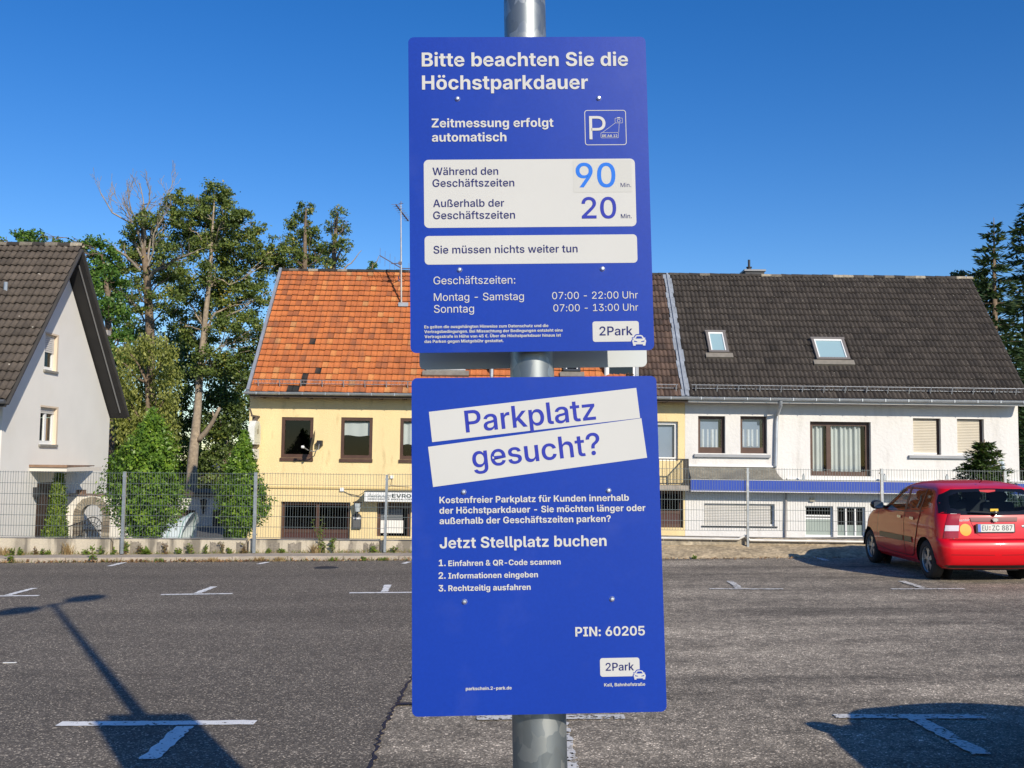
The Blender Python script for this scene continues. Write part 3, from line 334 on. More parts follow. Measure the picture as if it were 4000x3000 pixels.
sß317;94 258 0 -258 -58 0 0 258 2 26 5 22 9 19 14 16 16 12 18 9 20 5 22 1 26 -2 26 -8 21 -12 17 -18 12 -22 3 -28 -1 -15 -4 -13 -4 -10 -6 -10 -5 -8 -5 -8 -2 -9 -2 -10 2 -11 6 -9 9 -9 11 -8 12 -10 11 -10 11 -11 8 -14 6 -17 2 -19 -2 -23 -10 -20 -14 -16 -21 -12 -26 -8 -31 -3 -22 1 -20 4 -18 6 -13 6 18 47 9 -4 11 -5 15 -4 18 0 20 2 16 6 9 11 3 15 -2 13 -6 11 -8 10 -12 8 -12 8 -12 10 -10 10 -10 12 -6 14 -2 18 2 12 3 12 5 8 6 8 6 8 5 10 3 10 2 12 -4 19 -10 13 -16 9 -18 3 -20 -4 -15 -10 -10 -19
sä280;110 -5 -25 2 -22 7 -19 12 -14 15 -8 21 -4 24 2 20 7 18 11 12 12 11 16 7 18 6 18 4 20 2 22 3 16 3 14 2 8 4 5 5 2 8 0 1 -1 13 -5 11 -7 8 -10 6 -12 4 -14 2 -16 -2 -13 -4 -11 -6 -8 -7 -6 -9 -4 -10 -56 9 9 23 13 18 18 15 22 11 24 6 28 2 20 -2 19 -3 19 -7 16 -8 14 -13 10 -16 8 -19 2 -24 0 -180 -58 0 0 37 -2 0 -6 -11 -10 -10 -11 -8 -15 -8 -16 -4|124 40 19 2 16 6 13 9 10 12 5 13 2 16 0 31 -4 -2 -6 -3 -7 -2 -9 -1 -9 -1 -10 -2 -8 -2 -8 0 -14 -3 -12 -4 -11 -5 -8 -8 -5 -8 -2 -12 2 -11 4 -9 8 -7 9 -5 11 -3|190 309 -12 3 -11 6 -7 11 -3 13 3 12 7 11 11 7 12 2 14 -2 10 -7 8 -11 2 -12 -2 -13 -8 -11 -10 -6|85 309 -13 3 -10 6 -8 11 -2 13 2 12 8 11 10 7 13 2 13 -2 10 -7 8 -11 2 -12 -2 -13 -8 -11 -10 -6
sü297;126 -4 -26 3 -23 9 -19 14 -14 20 -8 26 -4 30 0 170 60 0 0 -161 3 -25 11 -20 17 -11 23 -4 16 2 14 5 13 10 9 12 6 16 2 20 0 156 59 0 0 -268 -57 0 0 66 7 0 -15 -30 -20 -22 -24 -14|202 309 -14 3 -10 6 -8 11 -2 13 2 12 8 11 10 7 14 2 12 -2 11 -7 7 -11 3 -12 -3 -13 -7 -11 -11 -6|96 309 -13 3 -11 6 -7 11 -3 13 3 12 7 11 11 7 13 2 12 -2 12 -7 7 -11 2 -12 -2 -13 -7 -11 -11 -6
b 134;
b&333;140 -6 -36 4 -30 10 -24 16 -18 21 -11 24 -3 27 2 20 6 18 10 16 13 14 17 14 20 14 70 48 8 5 6 6 6 7 4 6 2 7 0 7 -2 12 -6 9 -11 7 -14 2 -10 -2 -9 -2 -6 -6 -6 -6 -3 -8 -1 -10 2 -11 4 -11 6 -12 10 -12 12 -14 13 -16 173 -198 -80 0 -143 160 -15 18 -15 18 -13 18 -10 20 -6 20 -2 22 2 24 10 23 14 19 20 14 24 10 28 2 28 -2 22 -10 20 -13 14 -17 8 -21 3 -23 -1 -16 -5 -16 -7 -14 -10 -13 -11 -13 -15 -11 -74 -54 -12 -10 -10 -11 -6 -11 -1 -13 1 -13 6 -11 8 -8 10 -8 12 -4 14 -1 20 3 19 6 18 11 17 15 13 18 11 20 6 24 3 26 63 0 -2 -31 -6 -28 -8 -25 -11 -22 -14 -18 -17 -16 -19 -12 -21 -14 -24 -10 -26 -6
b,134;15 -90 20 147 74 0 -43 -147
b-323;244 177 0 -60 -166 0 0 60
b.134;68 -4 -17 2 -14 10 -9 14 -4 16 4 16 9 14 14 10 17 2 16 -2 14 -10 10 -14 2 -16 -2 -16 -10 -14 -14 -10
b0323;162 -5 -43 5 -35 17 -28 27 -20 38 -12 46 -4 54 4 54 12 46 20 37 28 27 35 18 43 5 42 -5 35 -18 28 -27 19 -37 12 -46 4 -54 -4 -54 -12 -46 -19 -38 -27 -27 -36 -17|162 58 20 4 16 10 13 18 9 24 6 30 2 38 -2 38 -6 30 -9 24 -13 18 -16 10 -20 4 -21 -4 -17 -10 -12 -18 -10 -24 -5 -30 -2 -38 2 -38 5 -30 10 -24 12 -18 17 -10
b1323;44 0 0 62 245 0 0 -62|213 364 0 -364 -76 0 0 295 -1 0 -84 -57 0 70 84 56
b2323;33 0 0 56 131 118 14 14 14 13 10 13 8 12 4 14 2 14 -2 16 -6 13 -8 11 -11 7 -13 5 -16 2 -16 -2 -14 -6 -12 -8 -8 -12 -6 -16 -2 -17 -72 0 4 35 12 30 20 24 26 18 32 11 36 4 36 -3 32 -11 26 -17 19 -22 13 -26 4 -31 -2 -21 -7 -21 -11 -21 -17 -22 -23 -25 -30 -28 -61 -57 0 -2 155 0 0 -62
b3323;158 -5 -38 3 -34 12 -28 17 -20 23 -13 28 -5 31 76 0 3 -15 7 -12 9 -11 13 -7 14 -5 16 -2 18 2 14 5 12 8 10 11 5 14 2 16 -2 15 -6 14 -9 12 -14 8 -17 6 -21 2 -43 0 0 48 83 81 0 2 -151 0 0 63 243 0 0 -58 -120 -112 0 17 40 1 33 -8 27 -16 20 -22 12 -26 4 -31 -5 -32 -13 -28 -22 -23 -28 -17 -33 -11
b4323;14 68 0 60 143 236 75 0 -141 -232 0 -2 219 0 0 -62|190 0 0 86 2 28 0 113 70 0 0 -227
b5323;160 -5 -37 3 -31 11 -28 17 -20 22 -13 27 -5 31 74 0 2 -14 7 -12 9 -10 12 -8 14 -5 16 -1 16 2 16 6 12 10 9 12 6 16 2 18 -2 18 -6 16 -9 13 -13 10 -15 7 -17 2 -18 -2 -16 -6 -13 -10 -10 -12 -70 9 16 199 226 0 0 -63 -161 0 -8 -89 1 0 14 13 16 9 20 6 23 2 23 -2 22 -6 20 -11 18 -15 14 -18 10 -20 7 -23 2 -25 -4 -35 -13 -31 -20 -26 -28 -19 -32 -12
b6323;163 -5 -36 3 -33 12 -26 18 -22 25 -13 30 -5 36 4 29 8 28 15 30 21 34 84 124 80 0 -115 -166 -19 0 6 8 9 8 11 8 14 6 16 4 18 2 32 -4 28 -10 22 -17 18 -23 10 -28 4 -32 -4 -36 -12 -30 -20 -24 -27 -20 -32 -11|162 55 16 2 15 7 12 9 9 13 6 15 2 17 -2 18 -6 14 -9 13 -12 10 -15 6 -16 2 -16 -2 -15 -6 -13 -10 -8 -13 -6 -14 -2 -18 2 -17 6 -15 8 -13 13 -9 15 -7
b:134;68 -4 -17 2 -14 10 -9 14 -4 16 4 16 9 14 14 10 17 2 16 -2 14 -10 10 -14 2 -16 -2 -16 -10 -14 -14 -10|68 172 -17 2 -14 10 -9 14 -4 16 4 16 9 14 14 10 17 2 16 -2 14 -10 10 -14 2 -16 -2 -16 -10 -14 -14 -10
b?283;98 110 0 11 1 26 4 19 7 16 10 12 12 10 15 10 15 12 12 12 8 13 2 15 -1 12 -5 10 -6 9 -10 6 -10 4 -13 1 -13 -1 -12 -5 -10 -6 -7 -10 -5 -12 -2 -14 -72 0 4 32 12 28 20 20 24 16 29 10 33 3 33 -3 29 -9 24 -15 19 -19 11 -24 4 -29 -3 -27 -11 -23 -16 -20 -22 -17 -14 -9 -10 -8 -8 -10 -6 -10 -4 -12 -2 -14 0 -10|132 -4 -18 2 -14 10 -9 13 -3 17 3 16 9 14 14 8 18 4 17 -4 14 -8 9 -14 3 -16 -3 -17 -9 -13 -14 -10
bA370;8 0 126 364 100 0 128 -364 -86 0 -56 172 -12 37 -10 39 -12 42 -12 46 18 0 -11 -46 -11 -42 -10 -39 -11 -37 -56 -172|88 81 0 61 194 0 0 -61
bB328;30 0 0 364 146 0 37 -3 30 -9 24 -14 17 -19 10 -23 4 -26 -2 -20 -7 -17 -10 -15 -13 -12 -16 -8 -18 -6 0 -3 20 -3 19 -9 17 -13 12 -17 8 -21 4 -25 -4 -27 -11 -25 -17 -21 -26 -15 -30 -9 -38 -4|106 62 66 0 26 4 19 8 11 15 4 19 -2 14 -5 12 -9 10 -12 8 -14 4 -17 2 -67 0|106 212 60 0 15 2 13 4 11 6 8 10 5 10 2 14 -4 18 -10 14 -16 9 -22 3 -62 0
bC368;190 -5 -46 5 -41 17 -35 27 -26 37 -16 46 -6 55 6 54 16 47 26 37 36 27 40 17 46 5 31 -3 29 -6 25 -11 23 -15 18 -19 16 -23 11 -26 6 -28 -78 0 -3 14 -6 12 -8 11 -10 9 -10 8 -13 4 -14 4 -15 1 -27 -3 -23 -12 -18 -16 -14 -24 -9 -30 -3 -34 3 -36 9 -29 14 -23 18 -17 24 -11 26 -3 15 1 13 3 13 5 11 8 10 9 8 11 6 12 4 14 78 0 -6 -26 -10 -24 -15 -23 -19 -19 -22 -16 -26 -13 -29 -7
bD358;160 0 -96 0 0 66 92 0 32 3 26 9 20 16 15 22 9 30 3 36 -3 36 -9 30 -15 22 -20 16 -26 9 -32 3 -93 0 0 66 97 0 52 -6 43 -16 35 -27 26 -36 16 -45 6 -52 -6 -52 -16 -45 -26 -37 -35 -26 -44 -16|108 364 0 -364 -78 0 0 364
bE304;30 0 0 364 252 0 0 -64 -174 0 0 -84 160 0 0 -64 -160 0 0 -88 174 0 0 -64
bG373;192 -5 -48 5 -42 18 -34 28 -26 36 -16 46 -6 54 6 54 16 46 27 38 35 26 41 18 46 5 30 -3 28 -6 25 -11 23 -15 19 -18 15 -21 11 -24 6 -27 -78 0 -4 13 -6 11 -8 10 -9 8 -11 6 -12 5 -13 3 -15 1 -26 -3 -24 -11 -18 -17 -14 -24 -9 -29 -3 -35 3 -35 9 -29 14 -24 18 -17 24 -11 28 -3 23 3 21 6 16 12 12 14 8 19 2 21 17 -2 -95 0 0 58 154 0 0 -46 -6 -44 -15 -37 -25 -31 -32 -22 -38 -14
bH369;30 0 0 364 78 0 0 -146 154 0 0 146 76 0 0 -364 -76 0 0 154 -154 0 0 -154
bI226;17 0 0 64 57 0 0 236 -57 0 0 64 192 0 0 -64 -57 0 0 -236 57 0 0 -64
bJ289;138 -5 -28 2 -24 5 -20 10 -18 13 -14 17 -10 19 -6 23 -2 26 0 22 75 0 0 -23 3 -22 9 -16 15 -10 19 -3 19 3 14 10 10 16 3 23 0 254 77 0 0 -254 -2 -26 -7 -23 -10 -20 -14 -17 -18 -12 -21 -10 -24 -5
bK356;87 78 0 78 11 18 12 18 12 16 12 16 13 18 15 18 88 104 93 0 -153 -178 -7 1|30 0 0 364 78 0 0 -98 -2 -94 2 -37 0 -135|256 0 -106 162 48 58 149 -220
bL281;30 0 0 364 78 0 0 -300 158 0 0 -64
bM461;30 0 0 364 117 0 57 -163 4 -13 4 -17 6 -19 4 -20 6 -21 4 -20 4 -18 3 -15 -17 0 4 14 4 18 4 20 5 21 5 21 5 18 5 18 4 13 56 163 116 0 0 -364 -76 0 0 169 0 13 0 16 0 19 2 20 0 21 0 20 1 20 0 20 7 0 -6 -20 -6 -22 -5 -21 -6 -21 -5 -19 -6 -18 -4 -15 -4 -13 -60 -169 -64 0 -60 169 -4 13 -4 15 -6 17 -5 20 -6 20 -6 22 -5 21 -6 21 8 0 0 -19 0 -20 0 -21 1 -20 1 -20 0 -19 0 -17 0 -13 0 -169
bN375;30 0 0 364 84 0 113 -181 8 -13 9 -16 9 -16 9 -19 10 -20 8 -21 -8 -7 -1 20 -1 22 -2 22 0 21 -1 20 0 16 0 172 78 0 0 -364 -84 0 -103 164 -10 17 -10 17 -10 18 -11 22 -11 22 -14 26 11 4 1 -26 2 -25 1 -23 1 -20 0 -18 0 -14 0 -164
bO381;191 -5 -47 5 -40 17 -35 27 -27 37 -16 46 -6 55 6 54 16 46 27 38 35 27 40 17 47 5 46 -5 41 -17 34 -27 27 -38 17 -46 6 -54 -6 -55 -17 -46 -27 -37 -34 -27 -41 -17|191 63 26 3 23 10 18 18 14 23 8 29 4 36 -4 35 -8 29 -14 24 -18 17 -23 11 -26 3 -26 -3 -23 -11 -18 -17 -14 -24 -9 -29 -3 -35 3 -36 9 -29 14 -23 18 -18 23 -10
bP322;30 0 0 364 144 0 38 -4 32 -12 26 -18 20 -24 12 -30 4 -34 -4 -34 -12 -30 -20 -24 -26 -19 -33 -11 -39 -4 -94 0 0 62 84 0 20 2 16 6 13 9 9 11 6 15 2 17 -2 16 -6 14 -9 12 -13 9 -16 5 -20 2 -54 0 0 -300
bQ384;165 126 65 0 33 -42 31 -38 62 -76 -71 0 -41 52 -22 30|191 -5 -47 5 -40 17 -35 27 -27 37 -16 46 -6 55 6 54 16 46 27 38 35 27 40 17 47 5 46 -5 41 -17 34 -27 27 -38 17 -46 6 -54 -6 -55 -17 -46 -27 -37 -34 -27 -41 -17|191 63 26 3 23 10 18 18 14 23 8 29 4 36 -4 35 -8 29 -14 24 -18 17 -23 11 -26 3 -26 -3 -23 -11 -18 -17 -14 -24 -9 -29 -3 -35 3 -36 9 -29 14 -23 18 -18 23 -10
bR328;30 0 0 364 144 0 39 -4 33 -11 26 -17 18 -24 12 -30 4 -34 -4 -33 -12 -29 -20 -23 -26 -17 -34 -10 -38 -4 -96 0 0 62 87 0 20 2 16 4 13 8 8 10 6 14 2 16 -2 17 -6 13 -8 12 -13 8 -17 4 -19 2 -55 0 0 -300|234 0 -88 166 83 0 89 -166
bS328;166 -6 -42 4 -36 10 -28 18 -22 24 -14 30 -5 36 75 0 3 -17 7 -15 11 -10 14 -8 17 -6 20 -1 18 1 16 4 14 7 10 9 6 11 2 13 -2 11 -6 9 -8 8 -12 6 -16 6 -20 5 -38 9 -44 15 -32 21 -12 14 -8 14 -4 18 -2 18 4 32 14 26 20 22 28 17 34 11 38 3 38 -3 34 -11 26 -17 21 -22 13 -28 4 -32 -73 0 -5 21 -14 15 -19 10 -25 3 -18 -1 -14 -4 -12 -7 -8 -9 -6 -10 -2 -11 2 -11 6 -10 8 -8 12 -6 14 -5 18 -5 32 -7 24 -7 22 -8 20 -10 15 -12 13 -14 9 -16 6 -18 2 -20 -5 -32 -12 -28 -21 -22 -28 -16 -35 -10
bT329;16 300 0 64 298 0 0 -64 -110 0 0 -300 -78 0 0 300
bV368;136 0 -128 364 86 0 56 -173 12 -36 10 -39 12 -42 12 -44 -18 0 11 45 11 41 10 40 10 35 56 173 84 0 -124 -364
bZ328;23 0 0 50 150 202 15 19 16 19 16 18 16 18 7 -24 -24 -2 -24 0 -25 0 -24 0 -122 0 0 64 281 0 0 -50 -147 -200 -16 -19 -16 -19 -17 -20 -17 -19 -7 25 25 2 25 0 25 0 25 0 121 0 0 -64
ba286;106 -5 -24 3 -22 6 -18 11 -14 15 -9 20 -3 25 2 21 6 16 10 14 12 11 16 8 17 6 19 4 20 3 21 2 17 2 12 3 8 4 6 5 1 8 0 1 -1 10 -4 8 -6 7 -8 4 -10 4 -12 1 -13 -1 -11 -4 -9 -4 -7 -6 -6 -8 -2 -8 -70 6 8 24 12 19 18 16 23 11 27 8 30 2 24 -2 22 -4 19 -6 17 -10 14 -13 11 -16 7 -19 2 -21 0 -181 -72 0 0 38 -2 0 -8 -12 -10 -11 -12 -9 -14 -6 -16 -4|128 47 15 1 13 6 12 7 8 10 6 12 2 13 0 28 -4 -2 -6 -2 -6 -2 -7 -1 -7 -1 -8 -2 -8 -1 -6 -1 -12 -2 -12 -4 -8 -5 -6 -6 -5 -8 -1 -9 1 -10 4 -7 6 -6 8 -5 9 -2
bb310;182 -5 -19 2 -17 5 -13 8 -11 9 -10 11 -7 12 -2 0 0 -42 -75 0 0 364 76 0 0 -138 2 0 6 11 10 11 11 10 13 8 17 4 19 2 30 -4 26 -12 23 -20 17 -27 12 -34 3 -41 -3 -41 -12 -34 -16 -27 -23 -20 -27 -12|160 56 16 2 14 8 12 11 8 15 4 20 2 22 -2 22 -4 19 -8 15 -12 12 -14 8 -16 2 -17 -2 -15 -8 -11 -12 -9 -15 -4 -19 -2 -22 2 -22 4 -20 9 -15 11 -11 15 -8
bc289;150 -6 -38 5 -32 13 -26 21 -20 27 -12 34 -4 39 4 39 12 34 20 28 26 20 32 14 38 4 24 -2 22 -4 20 -9 18 -11 14 -14 12 -16 8 -19 4 -21 -70 -8 -2 10 -4 8 -5 8 -6 6 -7 6 -8 4 -9 2 -9 1 -18 -3 -14 -7 -11 -12 -9 -16 -4 -19 -2 -22 2 -23 4 -19 9 -16 11 -12 14 -8 18 -2 10 0 8 3 8 4 7 5 6 7 5 8 4 9 2 10 71 -8 -5 -22 -8 -18 -12 -17 -14 -14 -18 -11 -19 -8 -23 -6
bd310;128 -5 -30 5 -26 12 -23 20 -17 27 -11 34 -3 41 4 41 10 34 18 27 22 20 26 12 30 4 20 -2 16 -4 14 -8 11 -10 9 -11 7 -11 1 0 0 138 76 0 0 -364 -74 0 0 42 -2 0 -8 -12 -8 -11 -12 -9 -14 -8 -16 -5|151 56 17 2 14 8 12 11 8 15 5 20 2 22 -2 22 -5 19 -8 15 -12 12 -14 8 -17 2 -17 -2 -14 -8 -11 -12 -8 -15 -5 -19 -2 -22 2 -22 5 -20 8 -15 11 -11 14 -8
be293;151 -6 -38 5 -33 13 -26 20 -20 28 -12 34 -4 39 4 39 12 34 20 28 26 20 31 14 37 4 26 -2 25 -7 22 -11 19 -16 15 -19 11 -23 8 -28 2 -30 0 -21 -230 0 0 47 194 0 -35 -12 -1 18 -6 17 -8 13 -10 10 -14 6 -17 2 -17 -2 -14 -6 -12 -10 -8 -13 -5 -15 -1 -18 0 -33 2 -21 5 -16 9 -14 12 -10 15 -6 17 -2 13 2 11 2 10 5 8 6 6 8 4 9 68 -8 -8 -22 -14 -20 -19 -16 -23 -12 -27 -7
bf196;182 268 0 -58 -178 0 0 58|52 0 0 292 3 26 8 20 13 16 18 12 21 7 25 2 16 -1 14 0 12 -2 8 -2 -9 -57 -5 1 -6 0 -7 1 -7 1 -14 -2 -8 -6 -6 -9 -1 -13 0 -286
bg311;151 -107 -33 2 -28 7 -23 12 -18 14 -13 18 -8 20 68 12 4 -8 6 -8 8 -6 10 -4 12 -4 15 0 24 2 18 10 11 17 4 23 0 47 -4 0 -7 -12 -9 -11 -11 -8 -13 -8 -16 -4 -20 -2 -30 4 -26 12 -22 18 -18 26 -11 34 -3 39 4 41 10 34 18 26 22 20 27 12 29 4 20 -2 16 -4 14 -8 12 -10 9 -12 7 -11 2 0 0 43 74 0 0 -262 -4 -36 -12 -28 -20 -22 -26 -15 -32 -9|151 60 17 2 14 8 12 10 8 16 6 18 1 22 -1 22 -6 18 -8 16 -12 10 -14 8 -17 2 -17 -2 -14 -8 -11 -11 -8 -15 -5 -19 -2 -21 2 -22 5 -18 8 -16 11 -10 14 -8
bh306;104 152 0 -152 -76 0 0 364 75 0 0 -164 -9 0 14 30 20 23 25 14 32 5 27 -3 22 -9 18 -15 14 -21 9 -24 3 -30 0 -170 -76 0 0 156 -2 22 -10 17 -15 10 -20 3 -15 -1 -12 -5 -10 -8 -8 -10 -4 -14
bi132;28 0 0 268 76 0 0 -268|66 302 -16 2 -13 8 -9 13 -3 15 3 15 9 13 13 8 16 2 16 -2 14 -8 8 -13 4 -15 -4 -15 -8 -13 -14 -8
bk286;97 76 0 90 10 0 87 102 88 0 -118 -135 -18 0|28 0 0 364 76 0 0 -364|198 0 -80 116 50 53 118 -169
bl150;112 -1 -38 5 -25 12 -15 23 -6 33 0 292 76 0 0 -284 1 -10 3 -8 7 -4 9 -1 4 1 4 0 3 0 3 0 8 -55 -7 -1 -8 -2 -9 -1
bm453;28 0 0 268 72 0 2 -65 -5 0 7 22 12 17 13 14 15 9 18 5 18 2 26 -4 22 -14 16 -22 11 -32 -9 0 8 22 12 18 14 14 18 10 19 6 21 2 23 -2 21 -8 18 -14 13 -18 9 -23 2 -27 0 -180 -75 0 0 165 -3 19 -9 15 -14 9 -17 2 -12 -2 -10 -4 -10 -7 -6 -9 -4 -12 -1 -13 0 -163 -73 0 0 166 -2 18 -10 14 -12 9 -18 3 -12 -2 -10 -4 -9 -7 -7 -9 -4 -13 -2 -15 0 -160
bn306;104 152 0 -152 -76 0 0 268 72 0 2 -68 -8 0 14 30 20 23 25 14 32 5 27 -3 22 -9 18 -15 14 -21 9 -24 3 -30 0 -170 -76 0 0 156 -2 22 -10 17 -15 10 -20 3 -15 -1 -12 -5 -10 -8 -8 -10 -4 -14
bo302;151 -6 -38 5 -33 13 -26 20 -20 28 -12 34 -4 39 4 39 12 34 20 28 26 20 33 14 38 4 38 -4 33 -14 26 -20 20 -28 12 -34 4 -39 -4 -39 -12 -34 -20 -28 -26 -20 -33 -13|151 54 17 2 14 8 12 12 8 16 4 19 2 23 -2 22 -4 19 -8 16 -12 11 -14 8 -17 2 -17 -2 -14 -8 -11 -11 -9 -16 -4 -19 -2 -22 2 -23 4 -19 9 -16 11 -12 14 -8
bp310;28 -102 0 370 75 0 0 -42 3 0 6 11 10 11 11 10 13 8 17 4 19 2 30 -4 26 -12 23 -20 17 -27 12 -34 3 -41 -3 -41 -12 -34 -16 -27 -23 -20 -27 -12 -30 -5 -19 2 -16 5 -14 8 -11 9 -10 11 -6 12 -2 0 0 -144|160 56 16 2 14 8 12 11 8 15 4 20 2 22 -2 22 -4 19 -8 15 -12 12 -14 8 -16 2 -17 -2 -15 -8 -11 -12 -9 -15 -4 -19 -2 -22 2 -22 4 -20 9 -15 11 -11 15 -8
br199;28 0 0 268 74 0 0 -47 2 0 10 22 14 15 18 10 22 3 6 -1 6 0 6 0 6 -1 0 -66 -6 1 -9 2 -9 0 -8 0 -16 -2 -13 -5 -11 -9 -9 -10 -5 -15 -2 -16 0 -149
bs275;138 -6 -32 3 -28 7 -23 12 -19 16 -12 21 -8 25 72 7 6 -15 11 -12 15 -7 19 -3 18 2 14 6 9 8 2 12 -2 8 -6 8 -11 6 -15 4 -46 9 -34 11 -25 16 -15 22 -4 28 3 24 11 20 16 18 23 12 28 8 32 2 31 -2 27 -8 21 -11 18 -15 12 -20 6 -22 -68 -8 -5 13 -9 11 -14 6 -17 2 -17 -1 -12 -5 -9 -9 -3 -11 2 -9 6 -7 10 -6 16 -4 49 -10 35 -10 24 -16 14 -20 5 -27 -4 -25 -11 -22 -19 -18 -25 -12 -28 -9
bt185;171 268 0 -58 -167 0 0 58|44 334 76 0 0 -253 1 -11 4 -8 7 -4 12 -2 6 1 7 1 7 0 5 1 7 -57 -11 -2 -12 -2 -12 0 -11 0 -38 4 -26 14 -16 24 -6 32
bu306;122 -4 -26 3 -24 9 -18 15 -14 21 -8 24 -4 30 0 170 76 0 0 -156 3 -22 9 -17 16 -11 20 -3 14 2 12 5 10 8 8 10 5 14 1 18 0 152 76 0 0 -268 -72 0 -1 68 7 0 -14 -30 -20 -23 -25 -15
bv294;104 0 -98 268 79 0 44 -136 7 -25 7 -25 7 -27 6 -27 -16 0 6 27 6 27 7 25 7 25 44 136 78 0 -98 -268
bw421;86 0 -80 268 78 0 23 -96 7 -28 6 -30 7 -33 6 -34 -9 0 7 34 7 32 8 31 6 28 24 96 69 0 23 -96 8 -28 6 -30 8 -33 6 -34 -8 0 6 34 6 32 7 31 7 28 22 96 80 0 -80 -268 -77 0 -30 103 -5 16 -4 17 -4 18 -4 18 -4 18 -4 18 14 0 -5 -18 -4 -18 -4 -18 -5 -18 -4 -17 -4 -16 -30 -103
bz279;27 0 0 46 131 160 0 2 -128 0 0 60 218 0 0 -50 -124 -156 0 -2 128 0 0 -60
bÄ370;8 0 126 364 100 0 128 -364 -86 0 -56 172 -12 37 -10 39 -12 42 -12 46 18 0 -11 -46 -11 -42 -10 -39 -11 -37 -56 -172|88 81 0 61 194 0 0 -61|239 399 -15 3 -12 8 -8 12 -3 14 3 14 8 12 12 8 15 3 15 -3 12 -8 8 -12 4 -14 -4 -14 -8 -12 -12 -8|130 399 -14 3 -13 8 -8 12 -3 14 3 14 8 12 13 8 14 3 15 -3 13 -8 8 -12 2 -14 -2 -14 -8 -12 -13 -8
bÜ361;180 -6 -42 5 -37 13 -30 20 -23 26 -14 32 -4 38 0 236 76 0 0 -230 2 -20 8 -17 11 -15 15 -10 18 -8 20 -2 22 2 18 8 14 10 12 15 6 17 2 20 0 230 77 0 0 -236 -5 -38 -14 -32 -22 -26 -30 -20 -37 -13|235 399 -15 3 -12 8 -8 12 -4 14 4 14 8 12 12 8 15 3 15 -3 12 -8 8 -12 3 -14 -3 -14 -8 -12 -12 -8|126 399 -14 3 -13 8 -9 12 -2 14 2 14 9 12 13 8 14 3 15 -3 13 -8 8 -12 2 -14 -2 -14 -8 -12 -13 -8
bß324;104 256 0 -256 -74 0 0 256 2 26 6 23 10 19 14 16 17 12 19 10 22 5 26 1 30 -2 28 -8 22 -14 18 -18 12 -23 4 -27 -2 -14 -2 -12 -4 -10 -4 -10 -5 -8 -4 -8 -3 -8 0 -10 1 -10 5 -8 8 -8 10 -8 11 -9 11 -10 10 -11 8 -14 5 -16 2 -20 -3 -23 -9 -21 -15 -18 -22 -14 -29 -8 -35 -3 -20 1 -20 3 -18 5 -12 5 18 57 8 -4 12 -3 14 -3 17 0 17 2 12 5 10 9 2 14 -2 12 -6 10 -8 10 -10 7 -11 8 -11 8 -10 9 -9 12 -6 13 -1 17 0 13 4 11 4 9 5 9 5 8 4 8 4 10 1 11 -3 15 -9 11 -13 7 -16 2 -18 -2 -13 -9 -9 -15
bä286;106 -5 -24 3 -22 6 -18 11 -14 15 -9 20 -3 25 2 21 6 16 10 14 12 11 16 8 17 6 19 4 20 3 21 2 17 2 12 3 8 4 6 5 1 8 0 1 -1 10 -4 8 -6 7 -8 4 -10 4 -12 1 -13 -1 -11 -4 -9 -4 -7 -6 -6 -8 -2 -8 -70 6 8 24 12 19 18 16 23 11 27 8 30 2 24 -2 22 -4 19 -6 17 -10 14 -13 11 -16 7 -19 2 -21 0 -181 -72 0 0 38 -2 0 -8 -12 -10 -11 -12 -9 -14 -6 -16 -4|128 47 15 1 13 6 12 7 8 10 6 12 2 13 0 28 -4 -2 -6 -2 -6 -2 -7 -1 -7 -1 -8 -2 -8 -1 -6 -1 -12 -2 -12 -4 -8 -5 -6 -6 -5 -8 -1 -9 1 -10 4 -7 6 -6 8 -5 9 -2|196 303 -14 3 -12 8 -9 12 -3 14 3 14 9 12 12 8 14 3 16 -3 12 -8 8 -12 3 -14 -3 -14 -8 -12 -12 -8|88 303 -15 3 -13 8 -8 12 -2 14 2 14 8 12 13 8 15 3 14 -3 13 -8 9 -12 2 -14 -2 -14 -9 -12 -13 -8
bö302;151 -6 -38 5 -33 13 -26 20 -20 28 -12 34 -4 39 4 39 12 34 20 28 26 20 33 14 38 4 38 -4 33 -14 26 -20 20 -28 12 -34 4 -39 -4 -39 -12 -34 -20 -28 -26 -20 -33 -13|151 54 17 2 14 8 12 12 8 16 4 19 2 23 -2 22 -4 19 -8 16 -12 11 -14 8 -17 2 -17 -2 -14 -8 -11 -11 -9 -16 -4 -19 -2 -22 2 -23 4 -19 9 -16 11 -12 14 -8|206 303 -16 3 -12 8 -8 12 -3 14 3 14 8 12 12 8 16 3 14 -3 12 -8 9 -12 3 -14 -3 -14 -9 -12 -12 -8|96 303 -14 3 -12 8 -9 12 -3 14 3 14 9 12 12 8 14 3 16 -3 12 -8 8 -12 3 -14 -3 -14 -8 -12 -12 -8
bü306;122 -4 -26 3 -24 9 -18 15 -14 21 -8 24 -4 30 0 170 76 0 0 -156 3 -22 9 -17 16 -11 20 -3 14 2 12 5 10 8 8 10 5 14 1 18 0 152 76 0 0 -268 -72 0 -1 68 7 0 -14 -30 -20 -23 -25 -15|208 303 -15 3 -13 8 -8 12 -2 14 2 14 8 12 13 8 15 3 14 -3 13 -8 8 -12 3 -14 -3 -14 -8 -12 -13 -8|99 303 -15 3 -12 8 -8 12 -4 14 4 14 8 12 12 8 15 3 15 -3 12 -8 8 -12 3 -14 -3 -14 -8 -12 -12 -8
